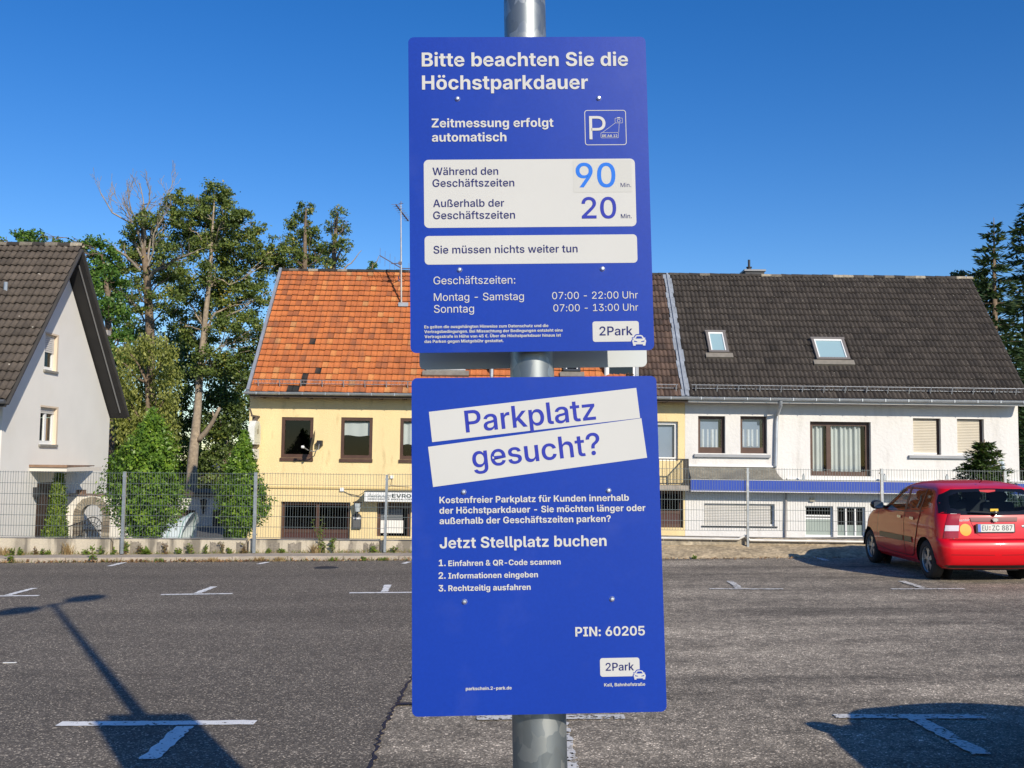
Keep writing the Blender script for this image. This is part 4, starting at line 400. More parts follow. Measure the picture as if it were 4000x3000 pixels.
b€339;268 238 -18 -38 -238 0 15 38|234 164 -20 -40 -202 0 15 40|314 336 -28 -61 -8 5 -10 6 -10 6 -12 4 -14 3 -16 1 -22 -3 -20 -9 -16 -16 -12 -23 -8 -30 -2 -37 2 -38 8 -30 12 -23 16 -15 20 -10 22 -3 16 1 14 4 12 4 10 6 8 5 8 5 28 -60 -20 -15 -23 -10 -25 -6 -28 -2 -43 5 -39 17 -32 27 -24 37 -14 46 -6 55 6 54 14 46 24 37 32 27 39 17 43 5 28 -2 26 -6 23 -10
'''
# ------------------------------------------------------------------ lettering outlines (half-unit em of 500)
GLYPHS = {}
for ln in GLYPH_DATA.strip('\n').split('\n'):
    head, body = ln[2:].split(';', 1)
    cs = []
    for c in body.split('|'):
        q = list(map(int, c.split()))
        if len(q) < 6: continue
        x = y = 0; pts = []
        for i in range(0, len(q), 2):
            x += q[i]; y += q[i + 1]; pts.append((x, y))
        cs.append(pts)
    GLYPHS[ln[0] + ln[1]] = (int(head), cs)
def area(p): return sum(p[i][0] * p[(i + 1) % len(p)][1] - p[(i + 1) % len(p)][0] * p[i][1] for i in range(len(p))) / 2
def inside(pt, poly):
    x, y = pt; r = False
    for i in range(len(poly)):
        (x0, y0), (x1, y1) = poly[i], poly[i - 1]
        if (y0 > y) != (y1 > y) and x < (x1 - x0) * (y - y0) / (y1 - y0) + x0: r = not r
    return r
def earclip(outer, holes):
    """triangles of an outline with holes (holes are bridged into the outline first)"""
    P = [p for p in (outer if area(outer) > 0 else outer[::-1])]
    for h in sorted(holes, key=lambda q: -max(p[0] for p in q)):
        h = h if area(h) < 0 else h[::-1]
        i = max(range(len(h)), key=lambda k: h[k][0]); hx, hy = h[i]
        def clear(k):
            a, b = P[k], (hx, hy)
            for c, d in list(zip(P, P[1:] + P[:1])) + list(zip(h, h[1:] + h[:1])):
                if c in (a, b) or d in (a, b): continue
                o = lambda p, q, r: (q[0] - p[0]) * (r[1] - p[1]) - (q[1] - p[1]) * (r[0] - p[0])
                if o(a, b, c) * o(a, b, d) < 0 and o(c, d, a) * o(c, d, b) < 0: return False
            return True
        for k in sorted(range(len(P)), key=lambda k: (P[k][0] - hx) ** 2 + (P[k][1] - hy) ** 2):
            if clear(k): break
        P = P[:k + 1] + h[i:] + h[:i + 1] + P[k:]
    idx = list(range(len(P))); tri = []
    cr = lambda a, b, c: (b[0] - a[0]) * (c[1] - a[1]) - (b[1] - a[1]) * (c[0] - a[0])
    while len(idx) > 3:
        n = len(idx); done = False
        for k in range(n):
            i, j, l = idx[k - 1], idx[k], idx[(k + 1) % n]; a, b, c = P[i], P[j], P[l]; v = cr(a, b, c)
            if v < 0: continue
            if v > 0 and any(P[q] not in (a, b, c) and cr(a, b, P[q]) >= 0 and cr(b, c, P[q]) >= 0 and cr(c, a, P[q]) >= 0 for q in idx): continue
            if v > 0: tri.append((i, j, l))
            del idx[k]; done = True; break
        if not done: break
    if len(idx) == 3: tri.append(tuple(idx))
    return P, tri
GT = {}
def glyph_tris(key):
    if key in GT: return GT[key]
    adv, cs = GLYPHS[key]; out = []
    outer = [c for c in cs if area(c) < 0]; holes = [c for c in cs if area(c) > 0]
    if not outer and holes: outer, holes = holes, outer
    for o in outer:
        hs = [h for h in holes if inside(h[0], o)]
        want = abs(area(o)) - sum(abs(area(h)) for h in hs)
        allp = [p for q in [o] + hs for p in q]; cand = [(allp, tessellate_polygon([[Vector((x, y, 0)) for x, y in q] for q in [o] + hs])), earclip(o, hs)]
        out.append(min(cand, key=lambda c: abs(want - sum(abs(area([c[0][i] for i in t3])) for t3 in c[1]))))
    GT[key] = (adv, out); return GT[key]
def text(mb, txt, wt, x0, z0, width, ang, fn, d, shear=0.0, zscale=None):
    """lay TXT so that its ink runs from (x0, z0) over WIDTH; fn(u, v, d) -> point"""
    pen = 0; items = []; lo, hi = 1e9, -1e9
    for ch in txt:
        adv, polys = glyph_tris(wt + ch)
        for pts, tr in polys:
            items.append((pen, pts, tr))
            lo = min(lo, pen + min(p[0] for p in pts)); hi = max(hi, pen + max(p[0] for p in pts))
        pen += adv
    sc = width / (hi - lo); zs = zscale if zscale else sc; ca, sa = math.cos(math.radians(ang)), math.sin(math.radians(ang))
    for k, (px, pts, tr) in enumerate(items):
        vs = []
        for x, y in pts:
            u, v = (px + x - lo + y * shear) * sc, y * zs
            vs.append(fn(x0 + u * ca - v * sa, z0 + u * sa + v * ca, d + (k % 3) * 2e-5))
        mb.add(vs, tr)
    return sc

# ------------------------------------------------------------------ ground
def asphalt(name, base, speck, patch, speckle=0.5):
    M = bpy.data.materials.new(name); M.use_nodes = True; MATS[name] = M
    N, Lk = M.node_tree.nodes, M.node_tree.links; b = N['Principled BSDF']
    b.inputs['Roughness'].default_value = 0.85; b.inputs['Specular IOR Level'].default_value = 0.3
    tc = N.new('ShaderNodeTexCoord')
    v = N.new('ShaderNodeTexVoronoi'); v.inputs['Scale'].default_value = 105; Lk.new(tc.outputs['Object'], v.inputs['Vector'])
    sep = N.new('ShaderNodeSeparateColor'); Lk.new(v.outputs['Color'], sep.inputs[0])
    cr = N.new('ShaderNodeValToRGB'); e = cr.color_ramp.elements
    e[0].position = 0; e[0].color = (*[c * 0.62 for c in base], 1); e[1].position = 0.55; e[1].color = (*base, 1)
    q = e.new(0.86); q.color = (*[c * 1.5 for c in base], 1); q = e.new(0.955); q.color = (*speck, 1); q = e.new(1.0); q.color = (*[c * 1.6 for c in speck], 1)
    Lk.new(sep.outputs[0], cr.inputs[0])
    # coarser clusters, so that grain is still read farther off
    v2 = N.new('ShaderNodeTexVoronoi'); v2.inputs['Scale'].default_value = 26; Lk.new(tc.outputs['Object'], v2.inputs['Vector'])
    sp2 = N.new('ShaderNodeSeparateColor'); Lk.new(v2.outputs['Color'], sp2.inputs[0])
    mr2 = N.new('ShaderNodeMapRange'); mr2.inputs[3].default_value = 1 - speckle; mr2.inputs[4].default_value = 1 + speckle
    Lk.new(sp2.outputs[1], mr2.inputs[0])
    def mulby(o, f):
        mx = N.new('ShaderNodeMix'); mx.data_type = 'RGBA'; mx.blend_type = 'MULTIPLY'; mx.inputs[0].default_value = 1
        Lk.new(o, mx.inputs[6]); Lk.new(f, mx.inputs[7]); return mx.outputs[2]
    out = mulby(cr.outputs[0], mr2.outputs[0])
    mp = N.new('ShaderNodeMapping'); mp.inputs['Scale'].default_value = (0.28, 1.6, 1); Lk.new(tc.outputs['Object'], mp.inputs[0])
    for sc, amt, vec in ((0.9, patch, mp.outputs[0]), (5, patch * 0.5, tc.outputs['Object']), (0.22, patch * 0.7, mp.outputs[0])):
        n = N.new('ShaderNodeTexNoise'); n.inputs['Scale'].default_value = sc; n.inputs['Detail'].default_value = 5; Lk.new(vec, n.inputs['Vector'])
        mr = N.new('ShaderNodeMapRange'); mr.inputs[1].default_value = 0.3; mr.inputs[2].default_value = 0.7
        mr.inputs[3].default_value = 1 - amt; mr.inputs[4].default_value = 1 + amt; Lk.new(n.outputs[0], mr.inputs[0]); out = mulby(out, mr.outputs[0])
    Lk.new(out, b.inputs['Base Color'])
    bp = N.new('ShaderNodeBump'); bp.inputs['Distance'].default_value = 0.0016; Lk.new(v.outputs['Distance'], bp.inputs['Height']); Lk.new(bp.outputs[0], b.inputs['Normal'])
    return M
A_OLD = asphalt('old_asphalt', (0.226, 0.192, 0.143), (0.62, 0.52, 0.39), 0.44, 0.24)
A_NEW = asphalt('new_asphalt', (0.136, 0.116, 0.090), (0.46, 0.39, 0.29), 0.13, 0.13)
A_STREET = mat('street_asphalt', (0.09, 0.09, 0.09), 0.9, var=0.2, fine=0.2)
KY = 18.62                                                    # front face of the kerb
b = MB()
xs = [-700, -40, 40, 700]; ys = [-700, KY + 0.05, 700]
for i in range(3):
    for j in range(2):
        q = [(x, y, street_z(x) - (0.02 if y < 19 else 0)) for x, y in ((xs[i], ys[j]), (xs[i + 1], ys[j]), (xs[i + 1], ys[j + 1]), (xs[i], ys[j + 1]))]
        b.add(q, [(0, 1, 2, 3)])
tag(b.build('ground', A_STREET), kind='structure')
b = MB(); b.hexa([(x, y, gz(x) + dz) for dz in (-0.6, 0) for y in (-40, KY) for x in (-40, 40)])
tag(b.build('parking_lot', A_OLD), kind='structure')
# newer asphalt to the left of a tar seam
seam = [gnd(1405, 3120), gnd(1446, 3000), gnd(1478, 2890), gnd(1522, 2800), gnd(1560, 2735), gnd(1612, 2642), gnd(1700, 2500), gnd(1790, 2380), gnd(1880, 2270), gnd(1930, 2200)]
seam = [np.array([seam[0][0] - 1.2, -20, 0])] + seam + [np.array([seam[-1][0] + 0.02, KY - 0.006, 0])]
seam[-2] = np.array([seam[-1][0] - 0.02, KY - 0.3, 0])
b = MB()
for p, q in zip(seam, seam[1:]):
    b.add([(-39.9, p[1], gz(-39.9) + 0.004), (p[0], p[1], gz(p[0]) + 0.004), (q[0], q[1], gz(q[0]) + 0.004), (-39.9, q[1], gz(-39.9) + 0.004)], [(0, 1, 2, 3)])
tag(b.build('asphalt_resurfacing', A_NEW), kind='structure')
TAR = mat('tar', (0.012, 0.012, 0.013), 0.5, var=0.3, vscale=12)
b = MB(); pts = []
for p, q in zip(seam[1:], seam[2:-1]):
    for k in range(14):
        t = k / 14; c = p * (1 - t) + q * t
        pts.append((c[0] + rnd.uniform(-0.014, 0.014), c[1], rnd.uniform(0.004, 0.017)))
for (x, y, w0), (x1, y1, w1) in zip(pts, pts[1:]):
    b.add([(x - w0, y, gz(x) + 0.008), (x + w0, y, gz(x) + 0.008), (x1 + w1, y1, gz(x1) + 0.008), (x1 - w1, y1, gz(x1) + 0.008)], [(0, 1, 2, 3)])
p0 = gnd(1552, 2755); pts = [(p0[0] + 0.09 * k, p0[1] + rnd.uniform(-0.02, 0.02), rnd.uniform(0.03, 0.05)) for k in range(14)]
for (x, y, w0), (x1, y1, w1) in zip(pts, pts[1:]):
    b.add([(x, y - w0, gz(x) + 0.012), (x1, y1 - w1, gz(x1) + 0.012), (x1, y1 + w1, gz(x1) + 0.012), (x, y + w0, gz(x) + 0.012)], [(0, 1, 2, 3)])
tag(b.build('tar_seam', TAR), kind='structure')

# painted bay markings: a bar with a slanting stem
def paintmat(name, wear, col=(0.84, 0.83, 0.78)):
    M = mat(name, col, 0.6, var=0.1, vscale=8, fine=0.12, fscale=120)
    N, Lk = M.node_tree.nodes, M.node_tree.links
    tc = N.new('ShaderNodeTexCoord'); n = N.new('ShaderNodeTexNoise'); n.inputs['Scale'].default_value = 34; n.inputs['Detail'].default_value = 7
    Lk.new(tc.outputs['Object'], n.inputs['Vector'])
    n2 = N.new('ShaderNodeTexNoise'); n2.inputs['Scale'].default_value = 9; Lk.new(tc.outputs['Object'], n2.inputs['Vector'])
    ad = N.new('ShaderNodeMath'); ad.operation = 'MULTIPLY_ADD'; ad.inputs[1].default_value = 0.5; Lk.new(n2.outputs[0], ad.inputs[0]); Lk.new(n.outputs[0], ad.inputs[2])
    mr = N.new('ShaderNodeMapRange'); mr.inputs[1].default_value = wear - 0.03; mr.inputs[2].default_value = wear + 0.03; mr.inputs[3].default_value = 1; mr.inputs[4].default_value = 0
    Lk.new(ad.outputs[0], mr.inputs[0])
    t = N.new('ShaderNodeBsdfTransparent'); mx = N.new('ShaderNodeMixShader')
    Lk.new(mr.outputs[0], mx.inputs[0]); Lk.new(t.outputs[0], mx.inputs[1]); Lk.new(N['Principled BSDF'].outputs[0], mx.inputs[2])
    Lk.new(mx.outputs[0], N['Material Output'].inputs[0]); return M
PAINT, PAINT_W = paintmat('bay_paint', 0.90), paintmat('worn_bay_paint', 0.825, (0.68, 0.66, 0.6))
def stroke(b, p, q, wd, rough=0.006):
    p, q = np.array(p[:2]), np.array(q[:2]); L = np.linalg.norm(q - p); d = (q - p) / L; nn = np.array([-d[1], d[0]])
    n = max(2, int(L / 0.05)); prev = None
    for k in range(n + 1):
        c = p + d * L * k / n; a = c + nn * (wd / 2 + rnd.uniform(-rough, rough)); e = c - nn * (wd / 2 + rnd.uniform(-rough, rough))
        cur = [(a[0], a[1], gz(a[0]) + 0.009), (e[0], e[1], gz(e[0]) + 0.009)]
        if prev: b.add([prev[0], prev[1], cur[1], cur[0]], [(0, 1, 2, 3)])
        prev = cur
def marking(bar, stem, mt, wd=0.115):
    b = MB()
    if bar: stroke(b, gnd(*bar[0]), gnd(*bar[1]), wd, 0.007)
    if stem:
        s0 = gnd(*stem[0]); s1 = gnd(*stem[1])
        if bar:
            d = (s1 - s0) / np.linalg.norm(s1 - s0); s0 = s0 + d * 0.07
        o = len(b.v); stroke(b, s0, s1, wd, 0.012)
        b.v[o:] = [(x, y, z + 0.0025) for x, y, z in b.v[o:]]
    tag(b.build('bay_marking', mt), kind='structure')
marking(((228, 2832), (998, 2826)), ((735, 2832), (578, 2972)), PAINT)
marking(((1862, 2808), (2440, 2804)), ((2180, 2806), (2225, 3010)), PAINT_W)
marking(((3262, 2802), (3842, 2803)), ((3560, 2802), (3835, 2952)), PAINT_W)
marking(((-260, 2332), (152, 2329)), ((20, 2330), (134, 2300)), PAINT, 0.10)
marking(((628, 2325), (908, 2321)), ((762, 2323), (836, 2294)), PAINT, 0.10)
marking(((1365, 2318), (1800, 2315)), ((1500, 2317), (1515, 2287)), PAINT, 0.10)
marking(((2772, 2302), (3060, 2303)), ((2892, 2302), (2850, 2272)), PAINT_W, 0.10)
marking(((3482, 2303), (3768, 2302)), ((3617, 2302), (3520, 2272)), PAINT_W, 0.10)
for a, c in (((425, 2214), (486, 2199)), ((1010, 2206), (1045, 2198)), ((1575, 2204), (1600, 2197)), ((3230, 2192), (3180, 2176)), ((3770, 2222), (3960, 2258))):
    marking(None, (a, c), PAINT if a[0] < 2000 else PAINT_W, 0.10)
# kerb: cast stones in front of the wall
CONC = mat('concrete', (0.50, 0.44, 0.34), 0.9, var=0.16, vscale=3, fine=0.12, fscale=40, bump=0.004, bscale=60,
           stain=((0.12, 0.105, 0.085), 2.8, 0.50, 0.60, 0.8), vstretch=(1, 1, 0.22))
KERB = mat('kerb_stone', (0.40, 0.34, 0.27), 0.9, var=0.18, vscale=4, fine=0.15, fscale=50, bump=0.004, bscale=50)
WY = 19.30
b = MB(); x = -15.0
while x < 1.2:
    g_ = 0.006; x1 = x + 1.0; h = 0.085 + rnd.uniform(-0.006, 0.006)
    b.hexa([(xx, yy, gz(xx) + zz) for zz in (-0.3, h) for yy in (KY + rnd.uniform(-0.008, 0.008), WY) for xx in (x + g_, x1 - g_)])
    x = x1
tag(b.build('kerb', KERB), kind='structure')
BANK = mat('gravel_bank', (0.38, 0.30, 0.19), 0.95, var=0.35, vscale=3.5, fine=0.4, fscale=16, bump=0.02, bscale=14)
V, F = [], []; nx, ny = 90, 7
for i in range(nx + 1):
    for j in range(ny + 1):
        xx = 1.2 + (14.0 - 1.2) * i / nx; t = j / ny
        V.append((xx, KY + 0.02 + 0.72 * t + (rnd.uniform(-0.02, 0.02) if j < ny else 0), gz(xx) - 0.02 + 0.22 * t ** 0.7 + (rnd.uniform(-0.015, 0.015) if 0 < j < ny else 0)))
for i in range(nx):
    for j in range(ny):
        a = i * (ny + 1) + j; F.append((a, a + ny + 1, a + ny + 2, a + 1))
tag(mesh_np('bank', V, F, BANK, smooth=True), kind='structure')
# concrete walls the fences stand in front of
def top_z(px, py, Y): return at(px, py, Y)[2]
MOSS = mat('wall_stain', (0.23, 0.20, 0.16), 0.95, var=0.35, vscale=9, fine=0.3, fscale=30, vstretch=(1, 1, 0.25))
STAINS = ((530, 572), (632, 674), (736, 782), (838, 884), (940, 976), (1065, 1108), (1140, 1192), (1375, 1392), (1432, 1452), (1455, 1492), (1560, 1588))
t = thing('concrete_wall', 'pale weathered concrete wall slabs under the left run of wire fence', 'wall', (-5, WY, 0))
for i, (xa, xb) in enumerate(((-15.0, -9.86), (-9.85, -7.47), (-7.41, -4.94), (-4.88, -3.2), (-3.19, -2.45), (-2.39, 1.0))):
    zt = lambda x_: top_z(2000 + x_ * FPX / WY, 2101 + 0.0062 * (2000 + x_ * FPX / WY), WY)
    b = MB(); b.hexa([(xx, yy, zz(xx)) for zz in (lambda q: gz(q) - 0.5, zt) for yy in (WY + 0.002, WY + 0.2) for xx in (xa, xb)])
    sb_ = b.build('wall_slab', CONC, t)
    for px0, px1 in STAINS:
        x0_, x1_ = (px0 - 2000) * WY / FPX, (px1 - 2000) * WY / FPX
        if xa < x0_ and x1_ < xb:
            b = MB(); n = 9; top_ = [zt((x0_ + x1_) / 2) - rnd.uniform(0.03, 0.09) for k in range(n + 1)]
            for k in range(n):
                ua, ub = x0_ + (x1_ - x0_) * k / n, x0_ + (x1_ - x0_) * (k + 1) / n
                b.add([(ua, WY - 0.003, gz(ua) + 0.06), (ub, WY - 0.003, gz(ub) + 0.06), (ub, WY - 0.003, top_[k + 1]), (ua, WY - 0.003, top_[k])], [(0, 1, 2, 3)])
            b.build('moss_stain', MOSS, sb_)
STONEW = mat('rough_concrete', (0.36, 0.31, 0.23), 0.95, var=0.3, vscale=4, fine=0.35, fscale=14, bump=0.03, bscale=12, stain=((0.13, 0.11, 0.08), 3, 0.5, 0.7, 0.6))
t = thing('low_wall', 'rough tan retaining wall under the right run of wire fence', 'wall', (7, WY, 0))
b = MB(); b.hexa([(xx, yy, zz) for zz in (-0.5, 1) for yy in (WY + 0.01, WY + 0.3) for xx in (1.0, 14.0)])
b.v = [(x_, y_, (gz(x_) - 0.5) if z_ < 0 else top_z(2000 + x_ * FPX / WY, 2104 + 0.016 * (x_ * FPX / WY - 600) - 8, WY)) for x_, y_, z_ in b.v]
b.build('wall_body', STONEW, t)
PIPE = mat('galvanised', (0.44, 0.46, 0.47), 0.38, 0.75, var=0.18, vscale=14)
PAINTPIPE = mat('pale_pipe', (0.62, 0.6, 0.55), 0.5, var=0.15, vscale=6)
for pa, pb, bend in (((2300, 2097), (2885, 2106), 1), ((2930, 2110), (4160, 2128), -1)):
    b = MB(); A_, B_ = at(*pa, WY - 0.05), at(*pb, WY - 0.05)
    e = at(2912, 2092, WY - 0.05)
    b.tube([A_, B_, e] if bend > 0 else [e, A_, B_], 0.022, 8)
    for k in range(3):
        c = A_ + (B_ - A_) * (0.18 + 0.32 * k); b.tube([c, c + np.array([0, 0.08, -0.07])], 0.01, 6)
    b.build('guard_pipe', PAINTPIPE, t, smooth=True, angle=40)

# wire mesh fences
WIRE = mat('fence_wire', (0.16, 0.185, 0.185), 0.45, 0.6, var=0.15, vscale=5)
def fence(label, posts, rods_y, y0, Yf, name='wire_fence', cl=True):
    """posts: (px top, py top, px foot, py foot, width); panels hang between consecutive posts"""
    P = [(at(a, b_, Yf), at(c, d, Yf), wd) for a, b_, c, d, wd in posts]
    t = thing(name, label, 'fence', (P[0][1][0], Yf, P[0][1][2]))
    for (ta, fa, wa), (tb, fb, wb) in zip(P, P[1:]):
        b = MB(); xa, xb = (ta[0] + fa[0]) / 2, (tb[0] + fb[0]) / 2
        pxm = (xa + xb) / 2 * FPX / Yf + 2000
        zs = [at(pxm, yy + 0.007 * (pxm - y0), Yf)[2] for yy in rods_y]
        n = max(2, int(round((xb - xa) / 0.05)))
        for i in range(1, n):
            xx = xa + (xb - xa) * i / n + rnd.uniform(-0.003, 0.003); lean = rnd.uniform(-0.006, 0.006); b.bar((xx, Yf + 0.0385, zs[-1]), (xx + lean, Yf + 0.0385 + rnd.uniform(-0.004, 0.004), zs[0] + 0.02), 0.0048)
        for z_ in zs:
            for yy in (Yf + 0.0285, Yf + 0.042):
                b.box(xa + 0.01, xb - 0.01, yy, yy + 0.0075, z_ - 0.0034, z_ + 0.0034)
        b.build('mesh_panel', WIRE, t)
    for ta, fa, wd in P:
        b = MB(); b.bar(fa, ta, wd, 0.045, up=(0, 1, 0)); o = b.build('post', PIPE, t)
        b = MB(); b.bar(ta, ta + np.array([0, 0, 0.012]), wd + 0.008, 0.053, up=(0, 1, 0)); b.build('post_cap', PIPE, o)
        for k in range(4):
            b = MB(); c = ta + (fa - ta) * (0.05 + 0.24 * k); b.box(c[0] - wd / 2 - 0.008, c[0] + wd / 2 + 0.008, Yf - 0.026, Yf + 0.05, c[2] - 0.012, c[2] + 0.012); b.build('clamp', PIPE, o)
FY = 19.2
fence('left run of silver wire mesh fence above the pale concrete wall',
      [(-90, 1842, -100, 2160, 0.06), (488, 1845, 477, 2163, 0.055), (1000, 1848, 992, 2160, 0.055), (1512, 1857, 1503, 2157, 0.045), (2020, 1862, 2016, 2160, 0.05)],
      [1846, 1889, 1931, 1973, 2014, 2055, 2097], 0 + 350, FY)
fence('right run of silver wire mesh fence above the rough tan wall',
      [(2410, 1832, 2410, 2135, 0.045), (2920, 1830, 2921, 2137, 0.04), (3443, 1833, 3449, 2140, 0.045), (3925, 1843, 3931, 2150, 0.045), (4440, 1850, 4446, 2160, 0.045)],
      [1832, 1874, 1914, 1952, 1992, 2034, 2072], 2760, FY)

# ------------------------------------------------------------------ the lamp post and its signs
GALV = MATS.get('galv_post')
def galv():
    M = bpy.data.materials.new('spangled_zinc'); M.use_nodes = True; MATS['galv_post'] = M
    N, Lk = M.node_tree.nodes, M.node_tree.links; b = N['Principled BSDF']
    b.inputs['Metallic'].default_value = 0.75
    tc = N.new('ShaderNodeTexCoord'); mp = N.new('ShaderNodeMapping'); mp.inputs['Scale'].default_value = (1, 1, 0.6); Lk.new(tc.outputs['Object'], mp.inputs[0])
    nz = N.new('ShaderNodeTexNoise'); nz.inputs['Scale'].default_value = 22; Lk.new(mp.outputs[0], nz.inputs['Vector'])
    mxv = N.new('ShaderNodeMix'); mxv.data_type = 'RGBA'; mxv.inputs[0].default_value = 0.045; Lk.new(mp.outputs[0], mxv.inputs[6]); Lk.new(nz.outputs['Color'], mxv.inputs[7])
    v = N.new('ShaderNodeTexVoronoi'); v.inputs['Scale'].default_value = 36; Lk.new(mxv.outputs[2], v.inputs['Vector'])
    v.inputs['Randomness'].default_value = 1.0
    sp = N.new('ShaderNodeSeparateColor'); Lk.new(v.outputs['Color'], sp.inputs[0])
    cr = N.new('ShaderNodeValToRGB'); e = cr.color_ramp.elements
    e[0].position = 0; e[0].color = (0.21, 0.235, 0.245, 1); e[1].position = 1; e[1].color = (0.46, 0.47, 0.445, 1)
    q = e.new(0.55); q.color = (0.26, 0.285, 0.29, 1)
    Lk.new(sp.outputs[0], cr.inputs[0]); Lk.new(cr.outputs[0], b.inputs['Base Color'])
    mr = N.new('ShaderNodeMapRange'); mr.inputs[3].default_value = 0.34; mr.inputs[4].default_value = 0.5; Lk.new(sp.outputs[1], mr.inputs[0]); Lk.new(mr.outputs[0], b.inputs['Roughness'])
    return M
GALV = galv()
SU = dict(c=np.array([0.0392, 2.5116, 2.4652]), e=(-0.0139, -0.0276, 0.0304))
SLW = dict(c=np.array([0.0648, 2.4805, 1.6028]), e=(-0.053, -0.024, 0.032))
def post_at(z):                                               # axis of the slightly leaning post
    return np.array([0.1113 - 0.0300 * z, 2.5725 + 0.040 * (z - 1.6) * (1 if z > 1.6 else 1.0), z])
post = thing('lamp_post', 'spangled galvanised lamp post that carries the blue parking signs', 'lamp post', tuple(post_at(0.0)))
b = MB()
prof = [(-0.05, 0.070), (0.6, 0.0675), (1.5, 0.0655), (1.56, 0.0625), (1.60, 0.0568), (2.0, 0.0557), (3.1, 0.0548), (6.1, 0.040)]
prof2 = []
for (z0, r0), (z1, r1) in zip(prof, prof[1:]): prof2 += [(z0 + (z1 - z0) * k / 3, r0 + (r1 - r0) * k / 3) for k in range(3)]
prof2.append(prof[-1])
b.tube([post_at(z) for z, r in prof2], [r for z, r in prof2], 40)
b.build('pole', GALV, post, smooth=True, angle=40)
DARKM = mat('dark_lacquer', (0.05, 0.055, 0.06), 0.45, var=0.1)
tp = post_at(6.1); ad = Vector((0.30, 0.953, 0))
b = MB(); b.tube([tp + np.array([0, 0, -0.05]), tp + np.array([0, 0, 0.12])], 0.05, 16); b.build('top_sleeve', GALV, post, smooth=True, angle=40)
for sgn in (-1, 1):
    d = ad * sgn; base = Vector(tp) + Vector((0, 0, 0.06))
    b = MB(); b.tube([base, base + d * 0.18 + Vector((0, 0, 0.02)), base + d * 0.32 + Vector((0, 0, 0.03))], [0.03, 0.028, 0.026], 10)
    b.build('arm', GALV, post, smooth=True, angle=40)
    b = MB(); side = Vector((-d.y, d.x, 0)); rings = []
    for s_, wd, hh in ((0.26, 0.06, 0.06), (0.34, 0.13, 0.11), (0.50, 0.20, 0.15), (0.70, 0.19, 0.14), (0.86, 0.12, 0.09), (0.96, 0.02, 0.02)):
        c = base + d * s_ + Vector((0, 0, 0.03)); rings.append([c + side * wd * math.cos(a) + Vector((0, 0, hh * math.sin(a) * (1 if math.sin(a) > 0 else 0.5))) for a in [2 * math.pi * k / 14 for k in range(14)]])
    n0 = len(b.v); b.v += [tuple(p) for r_ in rings for p in r_]
    for i in range(len(rings) - 1):
        for k in range(14): b.f.append((n0 + i * 14 + k, n0 + i * 14 + (k + 1) % 14, n0 + (i + 1) * 14 + (k + 1) % 14, n0 + (i + 1) * 14 + k)); b.t.append(0.5)
    b.build('lamp_head', DARKM, post, smooth=True)

BLUE = mat('sign_blue', (0.005, 0.037, 0.31), 0.36, var=0.05, vscale=3, fine=0.05, fscale=140, spec=0.22, bump=0.0006, bscale=7, stain=((0.04, 0.07, 0.33), 9, 0.56, 0.8, 0.3))
WHITE = mat('sign_white', (0.505, 0.505, 0.485), 0.6, var=0.03, vscale=5, spec=0.25)
OFFW = mat('sticker_white', (0.48, 0.48, 0.455), 0.6, spec=0.25)
NAVY = mat('sign_navy', (0.012, 0.018, 0.12), 0.6, spec=0.2)
DBLUE = mat('sign_deep_blue', (0.022, 0.035, 0.32), 0.6, spec=0.2)
LBLUE = mat('sign_light_blue', (0.016, 0.15, 0.60), 0.6, spec=0.2)
ALU = mat('sign_back_grey', (0.42, 0.45, 0.46), 0.5, 0.25, var=0.05)
SCREW = mat('screw_steel', (0.72, 0.72, 0.72), 0.3, 0.9)
INK = dict(w=WHITE, n=NAVY, d=DBLUE, l=LBLUE)
fl = lambda u, v, d: (u, d, v)
